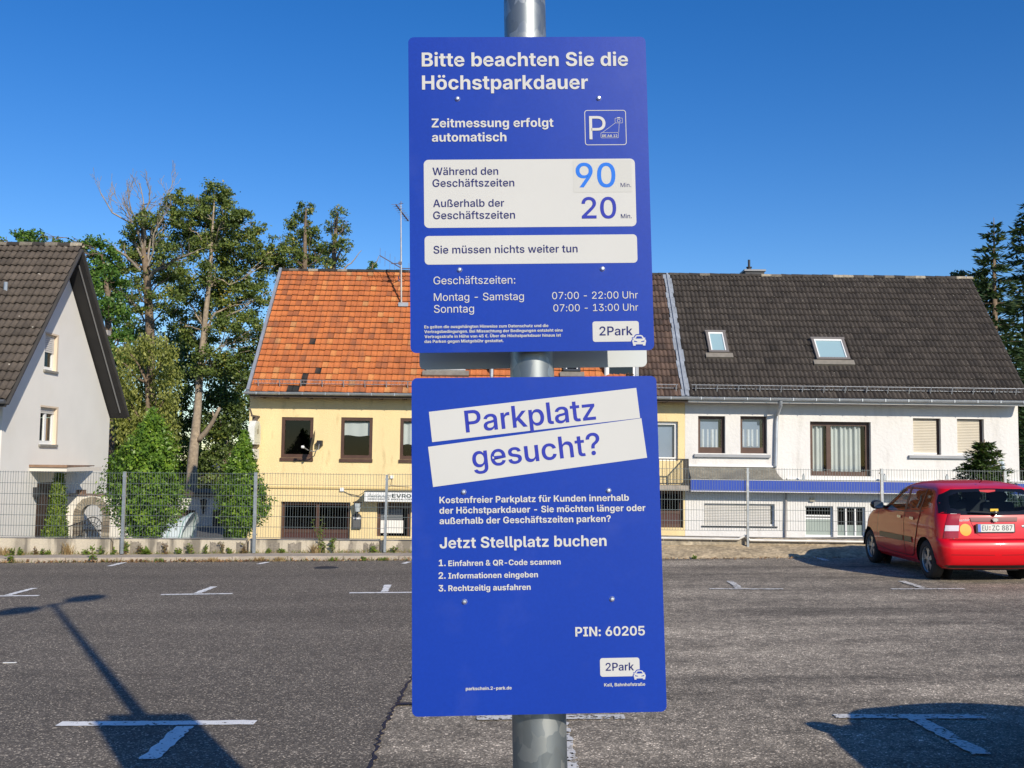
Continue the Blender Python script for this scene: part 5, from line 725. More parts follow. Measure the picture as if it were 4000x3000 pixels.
SIGN_TEXT = [
    (0, 'Bitte beachten Sie die', 'b', -0.2664, 0.3233, 0.52, -0.02, 'w'),
    (0, 'Höchstparkdauer', 'b', -0.2663, 0.2636, 0.4171, -0.06, 'w'),
    (0, 'Zeitmessung erfolgt', 'b', -0.2431, 0.1662, 0.3047, -0.01, 'w'),
    (0, 'automatisch', 'b', -0.2428, 0.1298, 0.186, -0.04, 'w'),
    (0, 'Während den', 's', -0.2421, 0.0447, 0.1636, -0.06, 'n'),
    (0, 'Geschäftszeiten', 's', -0.2424, 0.0146, 0.2035, -0.15, 'n'),
    (0, 'Außerhalb der', 's', -0.2413, -0.0364, 0.1764, 0.06, 'n'),
    (0, 'Geschäftszeiten', 's', -0.2416, -0.067, 0.2032, -0.03, 'n'),
    (0, '90', 's', 0.1148, 0.0108, 0.0997, -0.05, 'l'),
    (0, 'Min.', 'r', 0.2269, 0.0109, 0.0261, 0.97, 'n'),
    (0, '20', 's', 0.1279, -0.0685, 0.0865, -0.06, 'd'),
    (0, 'Min.', 'r', 0.2258, -0.0684, 0.0269, 0.86, 'n'),
    (0, 'P', 'r', 0.1516, 0.1336, 0.0411, 0.12, 'w'),
    (0, 'DE AA 12', 'b', 0.1834, 0.1394, 0.0383, 0.63, 'w'),
    (0, 'Sie müssen nichts weiter tun', 's', -0.2415, -0.1536, 0.3571, -0.09, 'n'),
    (0, 'Geschäftszeiten:', 'r', -0.2422, -0.2306, 0.2016, -0.16, 'w'),
    (0, 'Montag - Samstag', 'r', -0.2417, -0.2718, 0.2217, -0.15, 'w'),
    (0, 'Sonntag', 'r', -0.2417, -0.3014, 0.0983, -0.29, 'w'),
    (0, '07:00 - 22:00 Uhr', 'r', 0.0498, -0.2707, 0.2128, -0.12, 'w'),
    (0, '07:00 - 13:00 Uhr', 'r', 0.0523, -0.3014, 0.2102, -0.14, 'w'),
    (0, 'Es gelten die ausgehängten Hinweise zum Datenschutz und die', 'b', -0.2659, -0.3397, 0.305, -0.21, 'w'),
    (0, 'Vertragsbedingungen. Bei Missachtung der Bedingungen entsteht eine', 'b', -0.266, -0.3515, 0.3403, -0.22, 'w'),
    (0, 'Vertragsstrafe in Höhe von 45 €. Über die Höchstparkdauer hinaus ist', 'b', -0.2655, -0.3638, 0.3351, -0.22, 'w'),
    (0, 'das Parken gegen Mietgebühr gestattet.', 'b', -0.2659, -0.3758, 0.1939, -0.25, 'w'),
    (0, '2Park', 's', 0.1653, -0.3623, 0.0819, -0.26, 'n'),
    (1, 'Parkplatz', 's', -0.1679, 0.2654, 0.3184, 5.14, 'd'),
    (1, 'gesucht?', 's', -0.1517, 0.1792, 0.3127, 5.53, 'd'),
    (1, 'Kostenfreier Parkplatz für Kunden innerhalb', 'b', -0.2336, 0.0958, 0.4575, 0.07, 'w'),
    (1, 'der Höchstparkdauer - Sie möchten länger oder', 'b', -0.2337, 0.0709, 0.4971, -0.01, 'w'),
    (1, 'außerhalb der Geschäftszeiten parken?', 'b', -0.2335, 0.0461, 0.4122, -0.0, 'w'),
    (1, 'Jetzt Stellplatz buchen', 'b', -0.2335, -0.0113, 0.4005, -0.07, 'w'),
    (1, '1.', 'b', -0.2358, -0.0531, 0.0164, -0.88, 'w'),
    (1, 'Einfahren & QR-Code scannen', 'b', -0.2131, -0.0535, 0.2687, 0.02, 'w'),
    (1, '2.', 'b', -0.2366, -0.0827, 0.017, -0.9, 'w'),
    (1, 'Informationen eingeben', 'b', -0.2132, -0.0828, 0.2137, -0.1, 'w'),
    (1, '3.', 'b', -0.2367, -0.1123, 0.0169, -0.93, 'w'),
    (1, 'Rechtzeitig ausfahren', 'b', -0.2134, -0.112, 0.196, -0.14, 'w'),
    (1, 'PIN: 60205', 'b', 0.0872, -0.2228, 0.1661, -0.19, 'w'),
    (1, '2Park', 's', 0.1575, -0.3033, 0.0673, -0.31, 'n'),
    (1, 'Kall, Bahnhofstraße', 'b', 0.1529, -0.3393, 0.0974, -0.23, 'w'),
    (1, 'parkschein.2-park.de', 'b', -0.1738, -0.3418, 0.1079, -0.17, 'w'),
]
def shape(polys, d, fill=True):
    b = MB()
    for q in polys:
        outs = q if isinstance(q[0][0], (tuple, list)) else [q]
        allp = [p for o_ in outs for p in o_]
        b.add([fl(u, v, d) for u, v in allp], tessellate_polygon([[Vector((u, v, 0)) for u, v in o_] for o_ in outs]))
    return b
def car_icon(x0, x1, z0, z1):
    body = [(0.06, 0.0), (0.06, 0.10), (0.0, 0.42), (0.03, 0.55), (0.13, 0.62), (0.05, 0.66), (0.06, 0.74), (0.16, 0.74), (0.26, 0.95), (0.36, 1.0), (0.64, 1.0), (0.74, 0.95), (0.84, 0.74), (0.94, 0.74), (0.95, 0.66), (0.87, 0.62), (0.97, 0.55), (1.0, 0.42), (0.94, 0.10), (0.94, 0.0), (0.76, 0.0), (0.76, 0.12), (0.24, 0.12), (0.24, 0.0)]
    wind = [(0.24, 0.66), (0.34, 0.88), (0.66, 0.88), (0.76, 0.66)]; l1 = [(0.12, 0.48), (0.36, 0.40), (0.36, 0.33), (0.14, 0.36)]
    l2 = [(1 - u, v) for u, v in l1][::-1]
    T_ = lambda q: [(x0 + u * (x1 - x0), z0 + v * (z1 - z0)) for u, v in q]
    return [T_(body), T_(wind), T_(l1), T_(l2)]
def sign(idx, P, label):
    t = thing('parking_sign', label, 'sign', tuple(P['c']), rot=tuple(P['e']))
    ORG[t.name] = np.zeros(3)
    b = MB(); b.prism(rrect(0.6, 0.8, 0.014, 6), lambda u, v, d: (u, d, v), -0.0015, 0.0015); pn = b.build('panel', BLUE, t, local=True, smooth=True, angle=30)
    b = MB(); b.prism(rrect(0.592, 0.792, 0.012, 5), lambda u, v, d: (u, d, v), 0.0017, 0.0024); b.build('back_sheet', ALU, pn, local=True)
    screws = [(-0.1778, 0.2399), (0.1774, 0.2399), (-0.1777, -0.1945), (0.1765, -0.1955)] if idx == 0 else [(-0.1752, 0.1222), (0.1753, 0.1212), (-0.1752, -0.1373), (0.177, -0.1369)]
    for u, v in screws:
        b = MB(); b.lathe([(0.0, -0.0075), (0.0035, -0.0072), (0.0052, -0.0055), (0.0058, -0.0022), (0.0066, -0.0016), (0.0066, -0.0012)], (u, 0, v), 'y', 14)
        b.build('screw', SCREW, t, local=True, smooth=True, angle=40)
    zs = (0.19, -0.19)
    for v in zs:
        b = MB(); b.box(-0.20, 0.20, 0.003, 0.026, v - 0.016, v + 0.016); b.build('mounting_rail', PIPE, t, local=True)
    if idx == 0:
        b = shape([rrect(0.528, 0.1726, 0.012, 6, 0.0002, -0.0026)], -0.0021); w1 = b.build('white_field', WHITE, t, local=True)
        b = shape([rrect(0.147, 0.0815, 0.001, 1, 0.182, 0.0388)], -0.0025); b.build('sticker', OFFW, w1, local=True)
        b = shape([rrect(0.5278, 0.0718, 0.010, 6, 0.0005, -0.1452)], -0.0021); b.build('white_field', WHITE, t, local=True)
        lx0, lx1, lz0, lz1 = 0.1484, 0.2632, -0.3780, -0.3272; cx0, cx1, cz0, cz1 = 0.2457, 0.2803, -0.3885, -0.3624
        q = rrect(0.1048, 0.0903, 0.007, 5, 0.1926, 0.1639); q2 = rrect(0.1014, 0.0869, 0.0055, 5, 0.1926, 0.1639)
        b = shape([[q, q2]], -0.0021)
        q = rrect(0.0451, 0.0144, 0.003, 4, 0.2026, 0.1441); q2 = rrect(0.0435, 0.0128, 0.0024, 4, 0.2026, 0.1441); b.add(*(lambda s_: (s_.v, s_.f))(shape([[q, q2]], -0.0021)))
        q = rrect(0.0193, 0.0132, 0.0015, 3, 0.2264, 0.1818); q2 = rrect(0.0177, 0.0116, 0.001, 3, 0.2264, 0.1818); b.add(*(lambda s_: (s_.v, s_.f))(shape([[q, q2]], -0.0021)))
        b.add(*(lambda s_: (s_.v, s_.f))(shape([rrect(0.007, 0.002, 0.0005, 2, 0.2264, 0.1893)], -0.0021)))
        ci = lambda r_: [(0.2264 + r_ * math.cos(2 * math.pi * k / 16), 0.1814 + r_ * math.sin(2 * math.pi * k / 16)) for k in range(16)]
        b.add(*(lambda s_: (s_.v, s_.f))(shape([[ci(0.0042), ci(0.0032)]], -0.0021)))
        for (a0, a1), (c0, c1) in (((0.2168, 0.1752), (0.1850, 0.1515)), ((0.2275, 0.1750), (0.2256, 0.1515))):
            L = math.hypot(c0 - a0, c1 - a1); nx_, nz_ = -(c1 - a1) / L * 0.0004, (c0 - a0) / L * 0.0004
            b.add(*(lambda s_: (s_.v, s_.f))(shape([[(a0 + nx_, a1 + nz_), (a0 - nx_, a1 - nz_), (c0 - nx_, c1 - nz_), (c0 + nx_, c1 + nz_)]], -0.0021)))
        b.build('camera_parking_pictogram', WHITE, t, local=True)
    else:
        for q in ([(-0.2581, 0.3170), (0.2498, 0.3707), (0.2571, 0.2965), (-0.2504, 0.2432)], [(-0.2603, 0.2319), (0.2602, 0.2959), (0.2713, 0.1993), (-0.2487, 0.1350)]):
            shape([q], -0.0021).build('white_field', WHITE, t, local=True)
        lx0, lx1, lz0, lz1 = 0.1443, 0.2384, -0.3170, -0.2740; cx0, cx1, cz0, cz1 = 0.2235, 0.2523, -0.3248, -0.3037
    lg = shape([rrect(lx1 - lx0, lz1 - lz0, 0.006, 5, (lx0 + lx1) / 2, (lz0 + lz1) / 2)], -0.0021).build('logo_field', WHITE, t, local=True)
    ic = car_icon(cx0, cx1, cz0, cz1)
    gx, gz_ = (cx1 - cx0) * 0.09, (cz1 - cz0) * 0.10
    shape([car_icon(cx0 - gx, cx1 + gx, cz0 - gz_, cz1 + gz_)[0]], -0.0023).build('logo_outline', BLUE, lg, local=True)
    cc = shape([ic[0]], -0.0025).build('logo_car', WHITE, lg, local=True)
    shape(ic[1:], -0.0028).build('logo_car_window', BLUE, lg, local=True)
    for k, tx, wt, u, v, wd, an, ink in SIGN_TEXT:
        if k != idx: continue
        b = MB(); text(b, tx, wt, u, v, wd, an if abs(an) > 2 else 0.0, fl, -0.0029); b.build('lettering', INK[ink], t, local=True)
    return t
sign(0, SU, 'upper blue sign headed Bitte beachten Sie die Höchstparkdauer')
sign(1, SLW, 'lower blue sign with tilted white bands asking Parkplatz gesucht?')
# a third plate hangs on the far side of the post; its grey back shows under the upper sign
pc = post_at(2.42)
t = thing('rear_sign', 'grey plate on the far side of the post, peeping out below the upper sign', 'sign', (0.045, pc[1] + 0.095, 2.44), rot=(-0.035, -0.0276, 0.03)); ORG[t.name] = np.zeros(3)
b = MB(); b.prism(rrect(0.60, 0.8, 0.014, 6), lambda u, v, d: (u, d, v), -0.0015, 0.0015); b.build('plate', ALU, t, local=True)
for v in (0.2, -0.2):
    b = MB(); b.box(-0.2, 0.2, -0.026, -0.003, v - 0.016, v + 0.016); b.build('mounting_rail', PIPE, t, local=True)

# ------------------------------------------------------------------ the terrace across the street
YF = 34.0                                                     # facades
def tiles(x0, x1, ye, ze, yr, zr, course, tw, waves, amp, lift, shade, skip=None, seg=5, jit=0.012):
    """rows of real overlapping pantiles on a slope from the eave (ye, ze) to the ridge (yr, zr); shade(i, j) -> tint"""
    L = math.hypot(yr - ye, zr - ze); cy, cz = (yr - ye) / L, (zr - ze) / L
    sgn = 1 if yr > ye else -1
    ny_, nz_ = -cz * sgn, abs(cy)
    nc = int(round(L / course)); cl = L / nc; nt_ = int(round((x1 - x0) / tw)); tw = (x1 - x0) / nt_
    V, F, T = [], [], []
    for i in range(nc):
        for j in range(nt_):
            if skip and skip(x0 + (j + 0.5) * tw, (i + 0.5) * cl): continue
            t = shade(i, j); a0 = x0 + j * tw; dz = rnd.uniform(-jit, jit) * 0.5; ds = rnd.uniform(-jit, jit)
            base = len(V); n = seg * waves
            for s_, hh, full in ((i * cl + ds + 0.006, lift - 0.026, 1), (i * cl + ds, lift, 1), ((i + 1) * cl + 0.05, 0.004, 1)):
                for k in range(n + 1):
                    u = k / n * waves; ph = u % 1.0
                    wv = amp * (0.5 - 0.5 * math.cos(2 * math.pi * ph)) if waves > 1 else amp * (math.exp(-((ph - 0.08) / 0.1) ** 2) + math.exp(-((ph - 1.08) / 0.1) ** 2) + 0.35 * (0.5 - 0.5 * math.cos(2 * math.pi * min(1, ph * 1.05))))
                    h = hh + (wv if full else 0) + (dz if full else 0) - (0.01 if not full else 0)
                    V.append((a0 + tw * k / n, ye + cy * s_ + ny_ * h, ze + cz * s_ + nz_ * h))
            for r in range(2):
                for k in range(n):
                    p = base + r * (n + 1) + k; F.append((p, p + 1, p + n + 2, p + n + 1)); T.append(t if r else 0.0)  # lips take the darkest stop: gap shade under each course put into colour
    return V, F, T
def ridge_caps(parent, material, x0, x1, y, z, r=0.12, step=0.33, tintf=None, name='ridge'):
    b = MB(); x = x0
    while x < x1 - 0.05:
        xe = min(x + step, x1); t = rnd.random() if tintf is None else tintf()
        n0 = len(b.v)
        for xx, rr in ((x, r), (xe + 0.04, r * 0.88)):
            for k in range(9):
                a = math.pi * (-0.12 + 1.24 * k / 8); b.v.append((xx, y - rr * math.cos(a), z + rr * math.sin(a) * 0.8 + rnd.uniform(-0.008, 0.008)))
        for k in range(8): b.f.append((n0 + k, n0 + k + 1, n0 + 9 + k + 1, n0 + 9 + k)); b.t.append(t)
        x = xe
    return b.build(name, material, parent, tint=True)
def wall_face(b, x0, x1, z0, z1, Y, openings, depth, zfun=None):
    """front face (towards -Y) with real openings and their reveals"""
    xs = sorted({x0, x1} | {v for o in openings for v in o[:2] if x0 < v < x1}); zs = sorted({z0, z1} | {v for o in openings for v in o[2:4] if z0 < v < z1})
    for xa, xb in zip(xs, xs[1:]):
        for za, zb in zip(zs, zs[1:]):
            cx, cz = (xa + xb) / 2, (za + zb) / 2
            if any(o[0] < cx < o[1] and o[2] < cz < o[3] for o in openings): continue
            b.add([(xa, Y, za), (xb, Y, za), (xb, Y, zb), (xa, Y, zb)], [(0, 1, 2, 3)])
    for o in openings:
        a, c, d, e = o[:4]; y2 = Y + depth
        b.add([(a, Y, d), (a, y2, d), (a, y2, e), (a, Y, e)], [(0, 1, 2, 3)]); b.add([(c, Y, d), (c, Y, e), (c, y2, e), (c, y2, d)], [(0, 1, 2, 3)])
        b.add([(a, Y, e), (a, y2, e), (c, y2, e), (c, Y, e)], [(0, 1, 2, 3)]); b.add([(a, Y, d), (c, Y, d), (c, y2, d), (a, y2, d)], [(0, 1, 2, 3)])
def open_px(x0, x1, y0, y1, Y=YF):
    a, c = at(x0, y0, Y), at(x1, y1, Y); return [a[0], c[0], c[2], a[2]]
GLASS = glassmat('window_glass', (0.84, 0.87, 0.87), 1.45, 0.0)
GLASS_R = glassmat('reflecting_glass', (0.80, 0.84, 0.86), 1.5, 0.03)
SKYTONE = mat('sky_tone_sheet', (0.27, 0.33, 0.43), 0.8, var=0.12, vscale=1.5)  # sky tone mirrored in the panes, put into the colour of a sheet behind
GLASS_SKY = glassmat('skylight_glass', (0.72, 0.80, 0.82), 1.5, 0.10)
BROWN = mat('brown_frame', (0.075, 0.036, 0.022), 0.5, var=0.2, vscale=5)
WFRAME = mat('white_frame', (0.78, 0.78, 0.76), 0.4)
CURT = mat('curtain', (0.56, 0.58, 0.56), 0.9, var=0.05)
NET = mat('net_curtain', (0.66, 0.68, 0.70), 0.9, var=0.12, vscale=14)
ROOMSHADE = mat('room_shade', (0.0022, 0.002, 0.002), 1.0, spec=0.0)  # darkness of unlit rooms put into the colour of a near-black sheet
SHUT = mat('roller_shutter', (0.60, 0.54, 0.43), 0.6, var=0.06)
SHUTG = mat('grey_roller_shutter', (0.55, 0.53, 0.49), 0.6, var=0.06)
SILLG = mat('grey_sill', (0.32, 0.33, 0.34), 0.7, var=0.1)
ZINC = mat('zinc', (0.50, 0.53, 0.55), 0.42, 0.6, var=0.15, vscale=4)
LEAD = mat('lead_flashing', (0.30, 0.33, 0.37), 0.6, 0.25, var=0.25, vscale=3)
BLACKI = mat('black_iron', (0.018, 0.018, 0.02), 0.5)
def window(house, o, Y, fr=0.07, gm=None, material=None, bars=(), rails=(), sill=None, curtain=None, shutter=None, glass=True, label=None, fd=0.07):
    """a window with frame, pane and what hangs in it; o = x0, x1, z0, z1; its outer plane is Y"""
    material = material or BROWN; x0, x1, z0, z1 = o[:4]
    b = MB(); y0, y1 = Y, Y + fd
    b.box(x0, x0 + fr, y0, y1, z0, z1); b.box(x1 - fr, x1, y0, y1, z0, z1)
    b.box(x0 + fr, x1 - fr, y0, y1, z1 - fr, z1); b.box(x0 + fr, x1 - fr, y0, y1, z0, z0 + fr * 1.15)
    for xx in bars: b.box(xx - fr * 0.55, xx + fr * 0.55, y0 - 0.004, y1, z0 + fr * 1.15, z1 - fr)
    for zz in rails: b.box(x0 + fr, x1 - fr, y0 + 0.002, y1, zz - fr * 0.5, zz + fr * 0.5)
    wn = b.build('window', material, house)
    if label: wn['label'] = label
    if glass:
        b = MB(); b.add([(x0 + fr, Y + fd * 0.55, z0 + fr), (x1 - fr, Y + fd * 0.55, z0 + fr), (x1 - fr, Y + fd * 0.55, z1 - fr), (x0 + fr, Y + fd * 0.55, z1 - fr)], [(0, 1, 2, 3)])
        b.build('pane', gm or GLASS, wn)
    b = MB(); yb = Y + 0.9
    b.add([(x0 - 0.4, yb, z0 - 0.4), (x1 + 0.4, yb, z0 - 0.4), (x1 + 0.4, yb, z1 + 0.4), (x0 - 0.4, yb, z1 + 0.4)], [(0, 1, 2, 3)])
    b.build('room_shade_sheet', ROOMSHADE, wn)  # added sheet whose black stands in for the room's shade
    if curtain:
        for (cx0, cx1, cz0, cz1, cm, amp, wl) in curtain:
            V, F = [], []; n = max(12, int((cx1 - cx0) / wl * 8))
            for r, zz in enumerate((cz1, cz0)):
                for k in range(n + 1):
                    xx = cx0 + (cx1 - cx0) * k / n
                    V.append((xx, Y + fd + 0.06 + amp * math.sin(2 * math.pi * xx / wl) + amp * 0.6 * math.sin(2 * math.pi * xx / wl * 0.37 + 1), zz + (0.02 * math.sin(xx / wl * 3.1) if r else 0)))
            for k in range(n): F.append((k, k + 1, n + 2 + k, n + 1 + k))
            mesh_np('curtain', V, F, cm, wn)  # cloth, and also the sheets coloured like mirrored sky
    if shutter:
        sx0, sx1, sz0, sz1, sm = shutter; b = MB(); n = int((sz1 - sz0) / 0.052); st = (sz1 - sz0) / n
        for k in range(n):
            za = sz0 + k * st
            b.add([(sx0, Y - 0.012, za), (sx1, Y - 0.012, za), (sx1, Y - 0.024, za + st * 0.45), (sx0, Y - 0.024, za + st * 0.45), (sx1, Y - 0.014, za + st * 0.86), (sx0, Y - 0.014, za + st * 0.86), (sx1, Y - 0.004, za + st * 0.9), (sx0, Y - 0.004, za + st * 0.9), (sx1, Y - 0.004, za + st), (sx0, Y - 0.004, za + st)],
                  [(0, 1, 2, 3), (3, 2, 4, 5), (5, 4, 6, 7), (7, 6, 8, 9)])
        b.build('roller_shutter', sm, wn)
    if sill:
        ex, dp, hh, sm = sill; b = MB(); b.box(x0 - ex, x1 + ex, YF - dp, Y - 0.001, z0 - hh, z0 - 0.002); b.build('sill', sm, wn)
    return wn

eL = at(963, 1532, 33.40); rL = hitX(1092, 1058, eL[0]); EY, EZ, RY, RZ = 33.40, eL[2], rL[1], rL[2]
XL = eL[0]; XB = at(2688, 1540, EY)[0]; XO = at(2432, 1430, 35.0)[0]; XR = at(3793, 1093, RY)[0]
SL = math.hypot(RY - EY, RZ - EZ); s_n = np.array([0, -(RZ - EZ) / SL, (RY - EY) / SL]); s_d = np.array([0, (RY - EY) / SL, (RZ - EZ) / SL])
def on_roof(px, py): return hitP(px, py, (0, EY, EZ), s_n)
def sl(p): return (p[1] - EY) * s_d[1] + (p[2] - EZ) * s_d[2]
WTOP = EZ - 0.02
# ---- yellow house
YELLOW = mat('yellow_render', (0.76, 0.60, 0.315), 0.9, var=0.07, vscale=1.6, fine=0.05, fscale=30, bump=0.012, bscale=26, stain=((0.36, 0.27, 0.13), 4.5, 0.58, 0.76, 0.5), vstretch=(1, 1, 0.3))
ORANGE = mat('clay_tile', (0.5, 0.14, 0.04), 0.8, fine=0.18, fscale=26, var=0.18, vscale=2.2,
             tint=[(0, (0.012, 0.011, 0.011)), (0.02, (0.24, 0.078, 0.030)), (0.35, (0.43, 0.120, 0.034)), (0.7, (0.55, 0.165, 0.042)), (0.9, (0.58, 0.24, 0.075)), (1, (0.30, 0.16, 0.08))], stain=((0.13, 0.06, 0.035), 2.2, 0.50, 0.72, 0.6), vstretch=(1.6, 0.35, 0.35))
DARKT = mat('concrete_tile', (0.08, 0.06, 0.05), 0.85, fine=0.35, fscale=45, var=0.25, vscale=3,
            tint=[(0, (0.016, 0.013, 0.012)), (0.5, (0.050, 0.041, 0.035)), (0.9, (0.068, 0.056, 0.047)), (1, (0.10, 0.085, 0.07))], stain=((0.42, 0.40, 0.34), 17, 0.69, 0.71, 0.8))
DARKT2 = mat('brown_tile', (0.09, 0.06, 0.05), 0.8, fine=0.3, fscale=45, var=0.2, vscale=3,
             tint=[(0, (0.040, 0.026, 0.021)), (0.6, (0.082, 0.050, 0.038)), (1, (0.12, 0.075, 0.055))])
yh = thing('yellow_house', 'yellow rendered terrace house under the orange tiled roof', 'house', ((XL + XB) / 2, YF, street_z(-2)))
xa = at(972, 1700, YF)[0]
win = dict(W1=open_px(1101, 1221, 1629, 1789), W2=open_px(1333, 1453, 1630, 1793), W3=open_px(1564, 1684, 1633, 1796), W4=open_px(1796, 1916, 1636, 1799),
           W5=open_px(2060, 2180, 1639, 1802), W6=open_px(2520, 2649, 1645, 1800), G1=open_px(1097, 1366, 1959, 2106), D=open_px(1473, 1601, 1963, 2200), G2=open_px(2440, 2680, 1915, 2110))
win['G2'][1] = XB - 0.06
win['G1'][2] -= 0.12; win['D'][2] = street_z(-4) + 0.1; win['G2'][2] = street_z(4) + 0.35
b = MB(); wall_face(b, xa, XB - 0.003, street_z(-9) - 0.3, WTOP, YF, list(win.values()), 0.20)
yb_ = 2 * RY - YF
b.add([(xa, YF, street_z(-9) - 0.3), (xa, yb_, street_z(-9) - 0.3), (xa, yb_, WTOP), (xa, RY, RZ - 0.2), (xa, YF, WTOP)], [(0, 1, 2, 3, 4)])
b.add([(xa, yb_, street_z(-9) - 0.3), (XB, yb_, street_z(-9) - 0.3), (XB, yb_, WTOP), (xa, yb_, WTOP)], [(0, 1, 2, 3)])
me_ = b.build('wall', YELLOW, yh)
def roof_slab(parent, x0, x1, material, name='roof_deck'):
    b = MB(); e = 0.10
    for ya, yb2 in ((EY + 0.02, RY), (2 * RY - EY, RY)):
        b.hexa([(xx, yy, zz) for zz in (-0.10, -0.012) for yy, in ((0,), (1,)) for xx in (x0, x1)])
        v = b.v[-8:]; b.v[-8:] = [(x_, ya if y_ == 0 else yb2, (EZ if y_ == 0 else RZ) + z_) for x_, y_, z_ in v]
    return b.build(name, material, parent)
BOARD = mat('eave_board', (0.10, 0.07, 0.05), 0.8, var=0.2)
def shade_orange(i, j):
    t = 0.36 + 0.30 * rnd.random()
    if rnd.random() < 0.07: t = rnd.uniform(0.78, 0.96)
    if rnd.random() < 0.09: t = rnd.uniform(0.1, 0.25)
    if (i, j) in BLACKT: t = 0.0
    return t
NC = int(round(SL / 0.29))
def tile_at(px, py, x0, tw, nt_):
    p = on_roof(px, py); return int(sl(p) / (SL / NC)), int((p[0] - x0) / tw)
nt_o = int(round((XO - XL - 0.12) / 0.2)); two = (XO - XL - 0.12) / nt_o
BLACKT = {tile_at(x_, y_, XL + 0.12, two, nt_o) for x_, y_ in ((1218, 1339), (1238, 1460), (1186, 1481), (1178, 1500), (1128, 1525), (1148, 1525), (1168, 1525))}
hole = lambda x_, s_: any(a <= x_ <= c and d <= s_ <= e for a, c, d, e in HOLES)
def roof_px(x0, x1, y0, y1):
    p, q = on_roof(x0, y0), on_roof(x1, y1); return (min(p[0], on_roof(x0, y1)[0]), q[0], sl(q), sl(p))
SK_Y1, SK_Y2 = roof_px(1672, 1818, 1392, 1458), roof_px(2200, 2267, 1412, 1462)
SK_W1, SK_W2 = roof_px(2768, 2846, 1310, 1388), roof_px(3188, 3318, 1337, 1416)
HOLES = [SK_Y1, SK_Y2, SK_W1, SK_W2]
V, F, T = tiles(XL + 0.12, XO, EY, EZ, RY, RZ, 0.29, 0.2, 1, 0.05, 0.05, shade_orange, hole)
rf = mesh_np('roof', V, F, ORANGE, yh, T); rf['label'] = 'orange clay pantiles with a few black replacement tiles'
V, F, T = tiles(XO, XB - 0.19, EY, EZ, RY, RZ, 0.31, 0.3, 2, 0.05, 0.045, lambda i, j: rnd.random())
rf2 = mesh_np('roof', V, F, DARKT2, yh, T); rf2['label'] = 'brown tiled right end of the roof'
V, F, T = tiles(XL, XB, 2 * RY - EY, EZ, RY, RZ, 0.6, 0.4, 1, 0.03, 0.04, lambda i, j: 0.4 + 0.2 * rnd.random())
roof_slab(yh, XL + 0.05, XB, BOARD)
RIDGE = mat('ridge_tile', (0.06, 0.05, 0.045), 0.9, fine=0.3, fscale=30, tint=[(0, (0.028, 0.024, 0.021)), (0.8, (0.07, 0.06, 0.05)), (0.93, (0.33, 0.29, 0.22)), (1, (0.48, 0.20, 0.09))], var=0.3, vscale=8)
ridge_caps(rf, RIDGE, XL, XB, RY, RZ + 0.02, 0.10, 0.36)
b = MB(); b.bar((XL + 0.05, EY - 0.03, EZ + 0.05), (XL + 0.05, RY, RZ + 0.07), 0.14, 0.10, up=(1, 0, 0)); b.build('verge_flashing', ZINC, rf)
def gutter(parent, x0, x1, material):
    b = MB(); n = 8; r = 0.075; y, z = EY - 0.07, EZ - 0.0
    n0 = len(b.v)
    for xx in (x0, x1):
        for rr in (r, r - 0.008):
            for k in range(n + 1):
                a = math.pi + math.pi * k / n; b.v.append((xx, y + rr * math.cos(a), z + rr * math.sin(a)))
    m_ = n + 1
    for k in range(n):
        b.f.append((n0 + k, n0 + k + 1, n0 + 2 * m_ + k + 1, n0 + 2 * m_ + k)); b.f.append((n0 + m_ + k, n0 + 3 * m_ + k, n0 + 3 * m_ + k + 1, n0 + m_ + k + 1)); b.t += [0.5, 0.5]
    for q in (0, n):
        b.f.append((n0 + q, n0 + 2 * m_ + q, n0 + 3 * m_ + q, n0 + m_ + q)); b.t.append(0.5)
    b.tube([(x0, y - r, z + 0.004), (x1, y - r, z + 0.004)], 0.011, 6)
    x = x0 + 0.4
    while x < x1:
        b.box(x - 0.012, x + 0.012, y - r - 0.014, y - r + 0.004, z - 0.07, z + 0.016); x += 0.75
    return b.build('gutter', material, parent)
gutter(yh, XL - 0.05, XB - 0.005, ZINC)
def eaves(parent, x0, x1, mt, rafters=True):
    b = MB(); b.box(x0, x1, EY + 0.015, EY + 0.05, EZ - 0.15, EZ - 0.02); b.box(x0, x1, EY + 0.05, YF - 0.004, EZ + 0.02, EZ + 0.05)
    if rafters:
        x = x0 + 0.35
        while x < x1: b.box(x - 0.05, x + 0.05, EY + 0.05, YF - 0.004, EZ - 0.16, EZ + 0.02); x += 0.78
    return b.build('eave_boards', mt, parent)
eaves(yh, XL + 0.1, XB - 0.01, BOARD)
def snow_guard(parent, x0, x1, s0, hh=0.19):
    b = MB(); P = lambda x_, h: np.array([x_, EY, EZ]) + s_d * s0 + s_n * (0.06 + h)
    for h in (0.03, hh): b.tube([P(x0, h), P(x1, h)], 0.009, 5)
    x = x0 + 0.03
    while x < x1: b.bar(P(x, 0.03), P(x, hh), 0.011); x += 0.115
    x = x0 + 0.15
    while x < x1:
        b.bar(P(x, hh + 0.01), P(x, -0.02) - s_d * 0.09, 0.03, 0.012); b.bar(P(x, hh * 0.6), P(x, -0.03) + s_d * 0.12, 0.012); x += 0.70
    return b.build('snow_guard', ZINC, parent)
s_g = sl(on_roof(1100, 1505))
snow_guard(yh, XL + 0.2, XO, s_g); snow_guard(yh, XO + 0.05, XB - 0.33, s_g)
